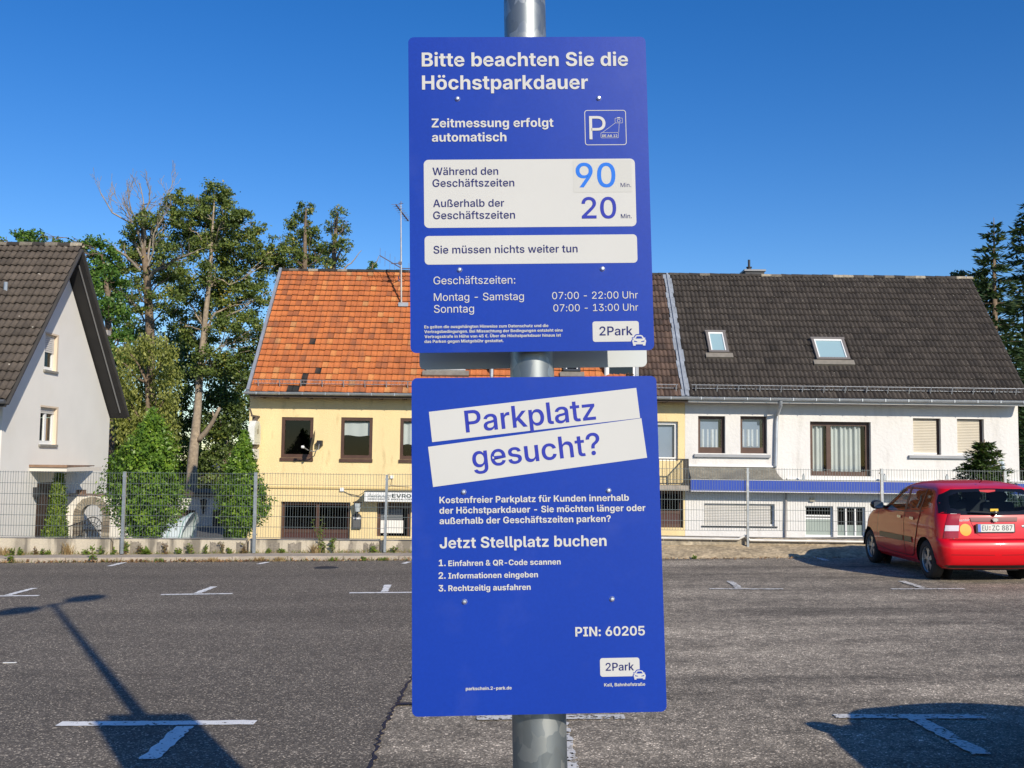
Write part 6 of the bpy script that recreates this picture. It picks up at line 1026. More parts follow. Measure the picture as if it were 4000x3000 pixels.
def skylight(parent, R, fm, open_=0.0, label=None, apron=True, glass=None):
    x0, x1, s0, s1 = R; P = lambda x_, s_, h: tuple(np.array([x_, EY, EZ]) + s_d * s_ + s_n * h)
    def bx(b, xa, xb, sa, sb, ha, hb): b.hexa([P(xx, ss, hh) for hh in (ha, hb) for ss in (sa, sb) for xx in (xa, xb)])
    b = MB(); f = 0.085; bx(b, x0, x0 + f, s0, s1, -0.02, 0.17); bx(b, x1 - f, x1, s0, s1, -0.02, 0.17); bx(b, x0 - 0.02, x1 + 0.02, s1, s1 + f, -0.02, 0.18); bx(b, x0 + f, x1 - f, s0, s0 + f, -0.02, 0.165)
    o = b.build('skylight', fm, parent)
    if label: o['label'] = label
    b = MB(); bx(b, x0 + f, x1 - f, s1 - f * 0.9, s1, 0.02, 0.155); bx(b, x0 + f, x0 + f * 1.5, s0 + f, s1 - f * 0.9, 0.02, 0.155); bx(b, x1 - f * 1.5, x1 - f, s0 + f, s1 - f * 0.9, 0.02, 0.155); b.build('sash', WFRAME, o)
    b = MB(); b.add([P(x0 + f, s0 + f, 0.15), P(x1 - f, s0 + f, 0.15), P(x1 - f, s1, 0.15), P(x0 + f, s1, 0.15)], [(0, 1, 2, 3)]); b.build('pane', glass or GLASS_SKY, o)
    b = MB(); b.add([P(x0 + f, s0 + f, 0.125), P(x1 - f, s0 + f, 0.125), P(x1 - f, s1, 0.125), P(x0 + f, s1, 0.125)], [(0, 1, 2, 3)]); b.build('blind', mat('pale_blind', (0.62, 0.74, 0.76), 0.8) if glass is None else ROOMSHADE, o)  # with clear glass this sheet carries the room's darkness in its colour
    if apron:
        b = MB(); bx(b, x0 - 0.12, x1 + 0.12, s0 - 0.22, s0 - 0.01, 0.0, 0.125); b.build('apron', mat('lead_apron', (0.20, 0.18, 0.15), 0.7, var=0.2, vscale=6), o)
    return o
skylight(yh, SK_Y1, WFRAME, label='white framed skylight low in the orange tiles', glass=GLASS)
skylight(yh, SK_Y2, mat('dark_frame', (0.05, 0.055, 0.06), 0.5), label='small dark framed skylight', glass=GLASS)
vp = on_roof(1920, 1472); vt = at(1920, 1385, vp[1])
b = MB(); b.tube([vp - np.array([0, 0, 0.1]), (vp[0], vp[1], vt[2] + 0.3)], 0.07, 14); b.tube([(vp[0], vp[1], vt[2] + 0.3), (vp[0], vp[1], vt[2] + 0.36)], 0.10, 14); b.build('vent_pipe', PIPE, yh, smooth=True, angle=40)
# dormer beside the brown tiles
dp0 = on_roof(2362, 1475); dY = dp0[1] - 0.02; dx0, dx1 = at(2362, 1440, dY)[0], at(2495, 1440, dY)[0]; dz0, dz1 = dp0[2] - 0.35, at(2430, 1335, dY)[2]
dm = MB(); wx0, wx1, wz0, wz1 = dx0 + 0.06, dx1 - 0.10, dz0 + 0.18, dz1 - 0.14
wall_face(dm, dx0, dx1, dz0, dz1, dY, [(wx0, wx1, wz0, wz1)], 0.1)
for xx in (dx0, dx1):
    yend = EY + (dz1 - EZ) / (RZ - EZ) * (RY - EY)
    dm.add([(xx, dY, dz0), (xx, dY, dz1), (xx, yend, dz1)], [(0, 1, 2)])
do = dm.build('dormer', mat('dormer_cladding', (0.36, 0.38, 0.40), 0.7, var=0.12), yh)
b = MB(); b.box(dx0 - 0.12, dx1 + 0.12, dY - 0.2, yend + 0.3, dz1 + 0.004, dz1 + 0.10); b.build('dormer_roof', LEAD, do)
b = MB(); fr = 0.09; b.box(wx0, wx0 + fr, dY + 0.03, dY + 0.09, wz0, wz1); b.box(wx1 - fr, wx1, dY + 0.03, dY + 0.09, wz0, wz1); b.box(wx0 + fr, wx1 - fr, dY + 0.03, dY + 0.09, wz1 - fr, wz1); b.box(wx0 + fr, wx1 - fr, dY + 0.03, dY + 0.09, wz0, wz0 + fr)
b.build('dormer_window', WFRAME, do)
b = MB(); b.add([(wx0, dY + 0.07, wz0), (wx1, dY + 0.07, wz0), (wx1, dY + 0.07, wz1), (wx0, dY + 0.07, wz1)], [(0, 1, 2, 3)]); b.build('dark_pane', mat('dark_glass', (0.01, 0.012, 0.014), 0.05), do)
# windows
def brownwin(o, curtain=None):
    return window(yh, o, YF + 0.03, 0.105, None, BROWN, curtain=curtain, sill=(0.02, 0.05, 0.11, BROWN), fd=0.08)
for k in ('W1', 'W2', 'W3', 'W4', 'W5'):
    o = win[k]; hgt = o[3] - o[2]; cur = None
    if k == 'W2': cur = [(o[0] + 0.09, o[1] - 0.09, o[2] + hgt * 0.56, o[3] - 0.16, CURT, 0.008, 0.4)]
    if k == 'W3': cur = [(o[0] + 0.1, o[1] - 0.1, o[2] + hgt * 0.36, o[3] - 0.16, CURT, 0.015, 0.22)]
    wn = brownwin(o, cur)
    if k == 'W2': wn['label'] = 'brown window with white half curtain at its top'
o = win['W6']; window(yh, o, YF + 0.12, 0.10, GLASS_R, WFRAME, curtain=[(o[0] + 0.05, o[1] - 0.05, o[2] + 0.05, o[3] - 0.05, SKYTONE, 0.002, 0.6)], label='white framed window above the balcony')  # full-size sheet coloured like sky mirrored in the pane
o = win['G1']; window(yh, o, YF + 0.14, 0.10, None, BROWN, bars=[(o[0] + o[1]) / 2 + 0.05], rails=[o[2] + 0.35], label='wide dark ground floor window')
b = MB(); b.box(o[0] + 0.1, o[1] - 0.1, YF + 0.16, YF + 0.2, o[2] + 0.1, o[2] + 0.42); b.build('window_panel', mat('reddish_wood', (0.06, 0.02, 0.015), 0.6), yh)
o = win['G2']; window(yh, o, YF + 0.14, 0.10, None, BROWN, bars=[o[0] + 0.9], rails=[o[2] + 0.5], label='dark ground floor window below the balcony')
b = MB(); b.box(o[0] + 0.1, o[1] - 0.1, YF + 0.16, YF + 0.2, o[2] + 0.1, o[2] + 0.55); b.build('window_panel', MATS['reddish_wood'], yh)
# entrance with lowered blind
o = win['D']; zt = o[3]
b = MB(); b.box(o[0], o[0] + 0.11, YF + 0.1, YF + 0.2, o[2], zt); b.box(o[1] - 0.11, o[1], YF + 0.1, YF + 0.2, o[2], zt); b.box(o[0] + 0.11, o[1] - 0.11, YF + 0.1, YF + 0.2, zt - 0.2, zt)
dr = b.build('door', BROWN, yh); dr['label'] = 'brown restaurant door with grey blind and white board'
b = MB(); zb = at(1540, 2036, YF)[2]; k = 0; z_ = zb
while z_ < zt - 0.2: b.box(o[0] + 0.11, o[1] - 0.28, YF + 0.15, YF + 0.165, z_, z_ + 0.045); z_ += 0.055
b.build('blind', mat('grey_blind', (0.16, 0.17, 0.18), 0.6), dr)
b = MB(); b.box(o[0] + 0.11, o[1] - 0.26, YF + 0.135, YF + 0.148, o[2] + 0.1, zb + 0.02); b.build('white_board', mat('white_board', (0.75, 0.73, 0.68), 0.7), dr)
b = MB(); b.box(o[0], o[1], YF + 0.3, YF + 0.32, o[2], zt); b.build('room_shade_sheet', ROOMSHADE, dr)
# pale conduit and cables on the facade
TRIM = mat('yellow_trim', (0.62, 0.46, 0.2), 0.7)
b = MB(); c0, c1 = at(1045, 1903, YF - 0.03), at(1640, 1909, YF - 0.03)
b.box(c0[0], c1[0], YF - 0.05, YF - 0.004, c0[2] - 0.028, c0[2] + 0.028); cd_ = b.build('facade_conduit', TRIM, yh)
b = MB(); jb = at(1336, 1912, YF - 0.03); b.box(jb[0] - 0.06, jb[0] + 0.06, YF - 0.07, YF - 0.003, jb[2] - 0.06, jb[2] + 0.06); b.build('junction_box', WFRAME, cd_)
b = MB(); jb2 = at(1531, 1863, YF - 0.03); b.box(jb2[0] - 0.05, jb2[0] + 0.05, YF - 0.06, YF - 0.003, jb2[2] - 0.05, jb2[2] + 0.05); b.build('junction_box', WFRAME, cd_)
CAB = mat('cable', (0.10, 0.09, 0.07), 0.6)
b = MB()
for pts in (((1336, 1915), (1360, 1928), (1400, 1936), (1430, 1918)), ((1336, 1918), (1375, 1936), (1410, 1942)), ((1531, 1866), (1527, 1895)), ((1430, 1905), (1500, 1906), (1530, 1898), (1600, 1902))):
    b.tube([at(x_, y_, YF - 0.02) for x_, y_ in pts], 0.008, 5)
b.build('cable', CAB, cd_)
# balcony
bz = at(2600, 1896, 33.0)[2]; bx0, bx1 = at(2350, 1895, 33.0)[0], at(2691, 1895, 33.0)[0]; btop = at(2650, 1794, 33.0)[2]
b = MB(); b.box(bx0, bx1, 33.0, YF - 0.003, bz - 0.16, bz); bal = b.build('balcony', mat('balcony_slab', (0.34, 0.30, 0.25), 0.9, var=0.25, vscale=3), yh)
b = MB()
for zz in (btop, bz + 0.06): b.box(bx0, bx1, 33.03, 33.06, zz - 0.018, zz + 0.018); b.box(bx1 - 0.04, bx1 - 0.01, 33.06, YF - 0.004, zz - 0.018, zz + 0.018)
x = bx0
while x < bx1: b.box(x, x + 0.016, 33.036, 33.054, bz + 0.07, btop - 0.018); x += 0.115
y = 33.12
while y < YF: b.box(bx1 - 0.033, bx1 - 0.017, y, y + 0.016, bz + 0.07, btop - 0.018); y += 0.115
b.box(bx1 - 0.05, bx1, 33.02, 33.07, bz, btop + 0.02)
b.build('balcony_railing', BLACKI, bal)

# ---- white house
WHITEW = mat('white_render', (0.69, 0.67, 0.635), 0.9, var=0.05, vscale=1.2, fine=0.04, fscale=25, bump=0.014, bscale=9, stain=((0.42, 0.39, 0.34), 3.0, 0.55, 0.8, 0.45), vstretch=(1, 1, 0.22))
wh = thing('white_house', 'white rendered terrace house with a blue shop fascia under dark tiles', 'house', ((XB + XR) / 2, YF, street_z(9)))
ww = dict(A=open_px(2727, 2833.5, 1624.5, 1771), B=open_px(2892, 2997, 1625, 1772), C=open_px(3164, 3404, 1646, 1861), D=open_px(3566, 3677, 1633.5, 1777), E=open_px(3738, 3846, 1636, 1779),
          S=open_px(2750, 3027, 1966, 2056), T=open_px(3145, 3256, 1976, 2098), V=open_px(3269, 3382, 1979, 2101), V2=open_px(3420, 3560, 1979, 2101))
WB = street_z(8) - 0.35
b = MB(); wall_face(b, XB, XR - 0.15, WB, WTOP, YF, list(ww.values()), 0.22)
b.add([(XR - 0.15, YF, WB), (XR - 0.15, yb_, WB), (XR - 0.15, yb_, WTOP), (XR - 0.15, RY, RZ - 0.2), (XR - 0.15, YF, WTOP)], [(0, 1, 2, 3, 4)])
b.add([(XB, yb_, WB), (XR - 0.15, yb_, WB), (XR - 0.15, yb_, WTOP), (XB, yb_, WTOP)], [(0, 1, 2, 3)])
b.build('wall', WHITEW, wh)
def shade_dark(i, j): return min(1.0, max(0.0, rnd.gauss(0.42, 0.11)))
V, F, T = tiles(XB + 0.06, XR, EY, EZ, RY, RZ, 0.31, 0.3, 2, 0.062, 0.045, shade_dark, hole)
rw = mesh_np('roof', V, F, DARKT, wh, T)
roof_slab(wh, XB, XR - 0.02, BOARD)
ridge_caps(rw, RIDGE, XB, XR, RY, RZ + 0.02, 0.11, 0.38, tintf=lambda: rnd.choice([0.1, 0.3, 0.5, 0.7, 0.85, 0.93]))
b = MB(); P = lambda x_, s_, h: tuple(np.array([x_, EY, EZ]) + s_d * s_ + s_n * h)
for k in range(23):
    sa, sb = SL * k / 23, SL * (k + 1) / 23; dx = rnd.uniform(-0.03, 0.03)
    b.hexa([P(xx + dx, ss, hh) for hh in (0.02, 0.085) for ss in (sa, sb + 0.02) for xx in (XB - 0.21, XB + 0.05)])
b.hexa([P(xx, ss, hh) for hh in (0.03, 0.13) for ss in (0, SL) for xx in (XB - 0.10, XB - 0.04)])
b.build('party_flashing', LEAD, rw)
gutter(wh, XB, XR, ZINC)
FASC = mat('white_eave', (0.62, 0.60, 0.56), 0.8)
eaves(wh, XB + 0.02, XR - 0.15, FASC, False)
snow_guard(wh, XB + 0.12, XR - 0.2, s_g)
GREYF = mat('skylight_frame', (0.20, 0.18, 0.165), 0.5, 0.2)
skylight(wh, SK_W1, GREYF, label='narrow skylight with pale blind'); skylight(wh, SK_W2, GREYF, label='wide skylight with pale blind')
# chimney beyond the ridge
cyy = RY + 1.0; c0, c1 = at(2905, 1090, cyy), at(2978, 1066, cyy)
b = MB(); b.box(c0[0], c1[0], cyy - 0.3, cyy + 0.4, RZ - 1.2, c1[2]); ch = b.build('chimney', mat('chimney_cladding', (0.06, 0.062, 0.066), 0.7, var=0.15), wh)
b = MB(); b.box(c0[0] - 0.05, c1[0] + 0.05, cyy - 0.36, cyy + 0.46, c1[2] + 0.002, c1[2] + 0.07); b.build('chimney_cap', mat('cap_grey', (0.25, 0.26, 0.27), 0.6), ch)
pcx = at(2926, 1060, cyy)[0]; zt1, zt2 = at(2926, 1046, cyy)[2], at(2926, 1015, cyy)[2]
b = MB(); b.tube([(pcx, cyy, c1[2] + 0.07), (pcx, cyy, zt1)], [0.10, 0.085], 14); b.tube([(pcx, cyy, zt1), (pcx, cyy, zt1 + 0.03)], 0.11, 14); b.tube([(pcx, cyy, zt1), (pcx, cyy, zt2)], 0.045, 12); b.build('flue', BLACKI, ch)
# windows of the upper floor
for k in ('A', 'B'):
    o = ww[k]; xf = o[1] - 0.16; hgt = o[3] - o[2]
    wn = window(wh, o, YF + 0.16, 0.10, GLASS_R, BROWN, curtain=[(o[0] + 0.03, xf - 0.02, o[2] + hgt * 0.15 + (0.05 if k == 'B' else 0), o[2] + hgt * 0.65, NET, 0.02, 0.15), (o[0] + 0.02, xf - 0.02, o[2] + 0.1, o[3] - 0.05, SKYTONE, 0.002, 0.6)], label='brown window with short net curtain')  # short net, then a sheet coloured like sky mirrored in the pane
    b = MB(); b.box(o[0] + 0.1, o[1] - 0.1, YF + 0.158, YF + 0.2, o[2] + 0.10, o[2] + 0.2); b.build('lower_rail', BROWN, wn)
b = MB(); s0, s1 = at(2713, 1772, YF - 0.1), at(3011, 1788, YF - 0.1); b.box(s0[0], s1[0], YF - 0.10, YF + 0.0, s1[2], s0[2] - 0.01); b.build('window_ledge', SILLG, wh)
o = ww['C']; mx_ = at(3240, 1700, YF)[0]
window(wh, o, YF + 0.17, 0.13, None, BROWN, bars=[mx_ + 0.02], curtain=[(o[0] + 0.05, mx_ - 0.1, o[2] + 0.12, o[3] - 0.03, CURT, 0.045, 0.16), (mx_ + 0.12, o[1] - 0.22, o[2] + 0.12, o[3] - 0.03, CURT, 0.045, 0.16)], label='tall double window with long curtains')
for k in ('D', 'E'):
    o = ww[k]; window(wh, o, YF + 0.15, 0.08, None, BROWN, shutter=(o[0] + 0.005, o[1] - 0.10, o[2] + 0.07, o[3] - 0.03, SHUT), label='window with lowered beige roller shutter')
    b = MB(); b.box(o[0] + 0.005, o[1] - 0.10, YF + 0.12, YF + 0.15, o[2] + 0.01, o[2] + 0.07); b.build('shutter_bar', WFRAME, wh)
b = MB(); s0, s1 = at(3553, 1777, YF - 0.1), at(3870, 1794, YF - 0.1); b.box(s0[0], s1[0], YF - 0.10, YF + 0.0, s1[2] + 0.01, s0[2] - 0.01); b.build('window_ledge', SILLG, wh)
# ground floor
o = ww['S']; window(wh, o, YF + 0.12, 0.05, None, WFRAME, shutter=(o[0] + 0.03, o[1] - 0.12, o[2] + 0.02, o[3] - 0.03, SHUTG), sill=(0.08, 0.05, 0.04, BLACKI), label='wide shop window behind a roller shutter')
o = ww['T']; zm = at(3200, 2026, YF)[2]
window(wh, o, YF + 0.12, 0.05, None, WFRAME, rails=[zm, zm + 0.09], glass=True, label='shop door with grey green lower panel')
b = MB(); b.box(o[0] + 0.05, o[1] - 0.05, YF + 0.13, YF + 0.16, o[2] + 0.05, zm - 0.03); b.build('door_panel', mat('grey_green_panel', (0.30, 0.35, 0.31), 0.5, var=0.05), wh)
for k in ('V', 'V2'):
    o = ww[k]; window(wh, o, YF + 0.12, 0.05, None, WFRAME, bars=[o[0] + (o[1] - o[0]) * 0.36, o[0] + (o[1] - o[0]) * 0.68] if k == 'V' else [], label='shop window with frosted lower half')
    b = MB(); b.box(o[0] + 0.05, o[1] - 0.05, YF + 0.155, YF + 0.165, o[2] + 0.05, o[2] + (o[3] - o[2]) * 0.4); b.build('frosted_film', mat('frosted_film', (0.24, 0.29, 0.26), 0.5), wh)
# canopy with the blue fascia
CY = YF - 0.50; f0, f1 = at(2698, 1874, CY), at(2698, 1916, CY); xs_ = at(2910, 1880, CY)[0]; xe_ = XR
b = MB(); b.box(f0[0], xs_ - 0.008, CY, CY + 0.04, f1[2], f0[2]); b.box(xs_ + 0.008, xe_, CY, CY + 0.04, f1[2], f0[2])
fa = b.build('blue_fascia', mat('fascia_blue', (0.02, 0.062, 0.36), 0.4, var=0.06), wh)
b = MB(); b.box(f0[0], xe_, CY - 0.012, CY + 0.05, f1[2] - 0.03, f1[2] - 0.003); b.box(f0[0], xe_, CY - 0.012, CY + 0.05, f0[2] + 0.003, f0[2] + 0.02); b.build('fascia_edge', mat('fascia_edge', (0.62, 0.60, 0.6), 0.5), fa)
b = MB(); b.box(f0[0], xe_, CY + 0.05, YF - 0.003, f0[2] - 0.1, f0[2] + 0.035); b.build('canopy_deck', mat('grey_roofing', (0.26, 0.245, 0.21), 0.85, var=0.2, vscale=5), fa)
b = MB(); b.box(xs_ + 1.5, xe_, YF - 0.06, YF - 0.004, f0[2] + 0.04, f0[2] + 0.09); b.build('canopy_upstand', WFRAME, fa)
# slate covered slope over the left part of the canopy
SLATE = mat('weathered_slate', (0.20, 0.185, 0.15), 0.85, var=0.3, vscale=4, fine=0.25, fscale=20, stain=((0.09, 0.09, 0.09), 2, 0.5, 0.65, 0.6))
sx0, sx1, sx2 = at(2690, 1824, YF)[0], at(3028, 1824, YF)[0], at(3062, 1872, CY)[0]; st_ = at(2800, 1823, YF)[2]
V, F = [], []; NXs, NYs = 60, 6
for j in range(NYs + 1):
    t = j / NYs
    for i in range(NXs + 1):
        xr = sx1 + (sx2 - sx1) * t ** 2; xx = sx0 + (xr - sx0) * i / NXs
        V.append((xx, YF - 0.01 - (0.47) * t ** 1.15, st_ - (st_ - f0[2] - 0.03) * (t ** 0.8) + 0.012 * ((j + i // 6) % 2)))
for j in range(NYs):
    for i in range(NXs):
        p = j * (NXs + 1) + i; F.append((p, p + 1, p + NXs + 2, p + NXs + 1))
mesh_np('slate_slope', V, F, SLATE, fa)
b = MB(); b.box(sx0, sx1 + 0.05, YF - 0.06, YF - 0.004, st_ + 0.002, st_ + 0.05); b.build('slope_trim', WFRAME, fa)
# downpipes
def pipe(pts, r, mt, name='downpipe', house=None):
    b = MB(); b.tube(pts, r, 12); return b.build(name, mt, house, smooth=True, angle=60)
pipe([at(3050, 1562, EY - 0.03), at(3050, 1585, EY - 0.03), at(3036, 1620, YF - 0.09), at(3034, 1650, YF - 0.09), at(3030, 1822, YF - 0.09)], 0.055, ZINC, house=wh)
pipe([at(3073, 1925, YF - 0.1), at(3070, 1950, YF - 0.07), at(3068, 2100, YF - 0.07)], 0.035, mat('grey_pipe', (0.30, 0.28, 0.27), 0.6), house=wh)
pipe([at(3905, 1808, YF - 0.3), at(3912, 1798, YF - 0.3), at(3917, 1812, YF - 0.3), at(3919, 1880, YF - 0.3)], 0.055, mat('pale_blue_pipe', (0.48, 0.56, 0.60), 0.5), 'vent_pipe', wh)
bx_ = at(3173, 1951, YF - 0.05); b = MB(); b.box(bx_[0] - 0.08, bx_[0] + 0.08, YF - 0.1, YF - 0.003, bx_[2] - 0.06, bx_[2] + 0.06); b.build('alarm_box', mat('alarm_box', (0.5, 0.42, 0.28), 0.6), wh)
for px_, py_ in ((3140, 1866), (3457, 1866), (3701, 1868)):
    q = at(px_, py_, CY + 0.15); b = MB(); b.box(q[0] - 0.04, q[0] + 0.04, q[1], q[1] + 0.08, q[2] - 0.12, q[2] + 0.08); b.tube([(q[0], q[1] + 0.04, q[2] + 0.08), (q[0], q[1] + 0.04, q[2] + 0.13)], 0.025, 8); b.build('canopy_vent', PIPE, fa)

# ---- the steep gabled house on the left, ridge running along the street
XG = -13.0
rg, e1, e2 = hitX(316, 962, XG), hitX(23, 1564, XG), hitX(497, 1615, XG)
gh = thing('gabled_house', 'white plastered house with a steep dark roof and big gable overhang', 'house', (XG - 0.5, rg[1], street_z(XG)))
PLASTER = mat('grey_white_plaster', (0.79, 0.765, 0.705), 0.95, var=0.05, vscale=0.7, fine=0.04, fscale=120, stain=((0.62, 0.55, 0.38), 0.5, 0.55, 0.75, 0.22))
XW = XG - 0.55; wy0, wy1 = hitX(6, 1700, XW)[1], hitX(424, 1750, XW)[1]
def roofz(y):                                                 # height of the roof's underside above the gable wall
    return (e1[2] + (rg[2] - e1[2]) * (y - e1[1]) / (rg[1] - e1[1]) if y < rg[1] else e2[2] + (rg[2] - e2[2]) * (e2[1] - y) / (e2[1] - rg[1])) - 0.28
def gw(px, py): q = hitX(px, py, XW); return q[1], q[2]
def gwin(x0, x1, y0, y1):
    a, c = hitX(x0, (y0 + y1) / 2, XW), hitX(x1, (y0 + y1) / 2, XW); u_, l_ = hitX((x0 + x1) / 2, y0, XW), hitX((x0 + x1) / 2, y1, XW); return [a[1], c[1], l_[2], u_[2]]
go = [gwin(175, 222, 1307, 1448), gwin(156, 220, 1592, 1736), gwin(140, 206, 1884, 2170)]
go[2][2] = street_z(XW) - 0.02
zb0 = street_z(XW) - 0.4
b = MB()
ys_ = sorted({wy0, rg[1], wy1} | {v for o in go for v in o[:2]}); zlev = roofz(wy0) - 0.05
zs_ = sorted({zb0, zlev} | {v for o in go for v in o[2:4]} )
zs_ = [z for z in zs_ if z <= zlev + 1e-6]
ztop_open = [o for o in go if o[3] > zlev]
for ya, yb2 in zip(ys_, ys_[1:]):
    cols = sorted({zb0} | {v for o in go if o[0] < (ya + yb2) / 2 < o[1] for v in o[2:4]})
    for za, zb2 in zip(cols, cols[1:]):
        cz = (za + zb2) / 2
        if any(o[0] < (ya + yb2) / 2 < o[1] and o[2] < cz < o[3] for o in go): continue
        b.add([(XW, ya, za), (XW, yb2, za), (XW, yb2, zb2), (XW, ya, zb2)], [(0, 1, 2, 3)])
    b.add([(XW, ya, cols[-1]), (XW, yb2, cols[-1]), (XW, yb2, roofz(yb2)), (XW, ya, roofz(ya))], [(0, 1, 2, 3)])
for a, c, d, e in go:
    x2 = XW - 0.16
    b.add([(XW, a, d), (x2, a, d), (x2, a, e), (XW, a, e)], [(0, 1, 2, 3)]); b.add([(XW, c, d), (XW, c, e), (x2, c, e), (x2, c, d)], [(0, 1, 2, 3)])
    b.add([(XW, a, e), (x2, a, e), (x2, c, e), (XW, c, e)], [(0, 1, 2, 3)]); b.add([(XW, a, d), (XW, c, d), (x2, c, d), (x2, a, d)], [(0, 1, 2, 3)])
XF = -30.0
b.add([(XF, wy0, zb0), (XW, wy0, zb0), (XW, wy0, roofz(wy0)), (XF, wy0, roofz(wy0))], [(0, 1, 2, 3)]); b.add([(XF, wy1, zb0), (XW, wy1, zb0), (XW, wy1, roofz(wy1)), (XF, wy1, roofz(wy1))], [(0, 1, 2, 3)])
b.build('wall', PLASTER, gh)
GTILE = mat('weathered_tile', (0.08, 0.07, 0.06), 0.85, fine=0.3, fscale=40, var=0.25, vscale=2.5,
            tint=[(0, (0.045, 0.036, 0.029)), (0.5, (0.088, 0.070, 0.055)), (0.93, (0.125, 0.10, 0.08)), (1, (0.24, 0.22, 0.19))], stain=((0.5, 0.47, 0.41), 5, 0.725, 0.74, 0.8))
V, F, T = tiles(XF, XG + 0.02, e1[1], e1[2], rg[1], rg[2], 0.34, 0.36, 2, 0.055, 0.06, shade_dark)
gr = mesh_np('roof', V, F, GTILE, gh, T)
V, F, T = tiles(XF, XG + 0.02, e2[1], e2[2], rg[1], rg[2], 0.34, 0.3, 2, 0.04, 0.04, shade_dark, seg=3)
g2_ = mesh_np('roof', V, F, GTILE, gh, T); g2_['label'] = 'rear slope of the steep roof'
b = MB()
for e_ in (e1, e2):
    s_ = 1 if e_ is e1 else -1
    b.hexa([(xx, yy, zz + dz) for dz in (-0.17, -0.015) for yy, zz in ((e_[1] + 0.02 * s_, e_[2]), (rg[1], rg[2])) for xx in (XF, XG)])
b.build('roof_soffit', mat('dark_soffit', (0.022, 0.021, 0.021), 0.8, var=0.2), gr)
b = MB()
for e_ in (e1, e2):
    b.bar((XG - 0.02, e_[1], e_[2] - 0.10), (XG - 0.02, rg[1], rg[2] - 0.10), 0.05, 0.19, up=(1, 0, 0))
b.build('barge_board', mat('barge_board', (0.055, 0.052, 0.05), 0.6, var=0.2), gr)
b = MB(); b.bar((XG - 0.16, e2[1] - 0.2, e2[2] + 0.02), (XG - 0.16, rg[1] + 0.3, rg[2] - 0.52), 0.05, 0.03, up=(1, 0, 0)); b.build('barge_trim', mat('trim_grey', (0.22, 0.22, 0.22), 0.6), gr)
for px_, py_ in ((365, 1295), (420, 1552)):                    # purlin heads under the overhang
    q = hitX(px_, py_, XW); b = MB(); b.box(XW - 0.1, XG - 0.08, q[1] - 0.02, q[1] + 0.24, q[2] - 0.11, q[2] + 0.05); b.build('purlin_head', mat('purlin_grey', (0.38, 0.36, 0.33), 0.8), gh)
ridge_caps(gr, RIDGE, XF, XG + 0.03, rg[1], rg[2] + 0.02, 0.12, 0.38, tintf=lambda: rnd.choice([0.1, 0.3, 0.6, 0.85, 0.93]))
b = MB(); q = hitP(22, 1140, e1, np.array([0, -(rg[2] - e1[2]), rg[1] - e1[1]]) / math.hypot(rg[2] - e1[2], rg[1] - e1[1])); b.tube([q - np.array([0, 0, 0.1]), q + np.array([0, 0, 0.28])], 0.06, 10); b.build('vent_pipe', PIPE, gr)
b = MB(); b.tube([(XF, e1[1] - 0.06, e1[2] - 0.03), (XG, e1[1] - 0.06, e1[2] - 0.03)], 0.06, 8); b.tube([(XF, e2[1] + 0.06, e2[2] - 0.03), (XG, e2[1] + 0.06, e2[2] - 0.03)], 0.06, 8); b.build('gutter', mat('dark_zinc', (0.12, 0.125, 0.13), 0.5, 0.4), gh)
CREAM = mat('cream_surround', (0.68, 0.56, 0.42), 0.8)
for k, (a, c, d, e) in enumerate(go[:2]):
    x2 = XW - 0.10; f = 0.09
    b = MB(); b.box(x2 - 0.05, x2, a, a + f, d, e); b.box(x2 - 0.05, x2, c - f, c, d, e); b.box(x2 - 0.05, x2, a + f, c - f, e - f, e); b.box(x2 - 0.05, x2, a + f, c - f, d, d + f * 1.2)
    if k == 1: b.box(x2 - 0.05, x2 + 0.004, (a + c) / 2 - 0.06, (a + c) / 2 + 0.06, d + f, e - f)
    wn = b.build('window', WFRAME, gh); wn['label'] = 'small gable window with half lowered shutter' if k == 0 else 'two sash gable window'
    b = MB(); b.add([(x2 - 0.03, a + f, d + f), (x2 - 0.03, c - f, d + f), (x2 - 0.03, c - f, e - f), (x2 - 0.03, a + f, e - f)], [(0, 1, 2, 3)]); b.build('pane', GLASS, wn)
    b = MB(); b.box(x2 - 0.72, x2 - 0.7, a - 0.2, c + 0.2, d - 0.3, e + 0.3); b.build('room_shade_sheet', ROOMSHADE, wn)
    hh = 0.5 if k == 0 else 0.16; zz = e - (e - d) * hh; n = int((e - zz) / 0.055); b = MB()
    for i in range(n): b.box(x2 + 0.006, x2 + 0.02, a + 0.02, c - 0.02, zz + i * (e - zz) / n, zz + (i + 0.86) * (e - zz) / n)
    b.build('roller_shutter', mat('pale_shutter', (0.62, 0.60, 0.56), 0.6), wn)
    if k == 1:
        b = MB(); b.box(x2 - 0.09, x2 - 0.08, (a + c) / 2 + 0.08, (a + c) / 2 + 0.34, d + 0.12, e - 0.3); b.build('curtain', mat('tan_curtain', (0.45, 0.26, 0.13), 0.9), wn)
    b = MB(); b.box(XW - 0.1, XW + 0.06, a - 0.05, c + 0.05, d - 0.07, d - 0.002); b.build('sill', mat('sill_stone', (0.25, 0.24, 0.21), 0.8), wn)
    b = MB(); b.box(XW - 0.15, XW + 0.006, c - 0.002, c + 0.09, d, e); b.box(XW - 0.15, XW + 0.005, a - 0.03, c + 0.09, e - 0.002, e + 0.05); b.build('window_surround', CREAM, wn)
a, c, d, e = go[2]
b = MB(); b.box(XW - 0.14, XW - 0.06, a, c, d, e); dr = b.build('door', mat('dark_door', (0.035, 0.018, 0.012), 0.5, var=0.3, vscale=4), gh)
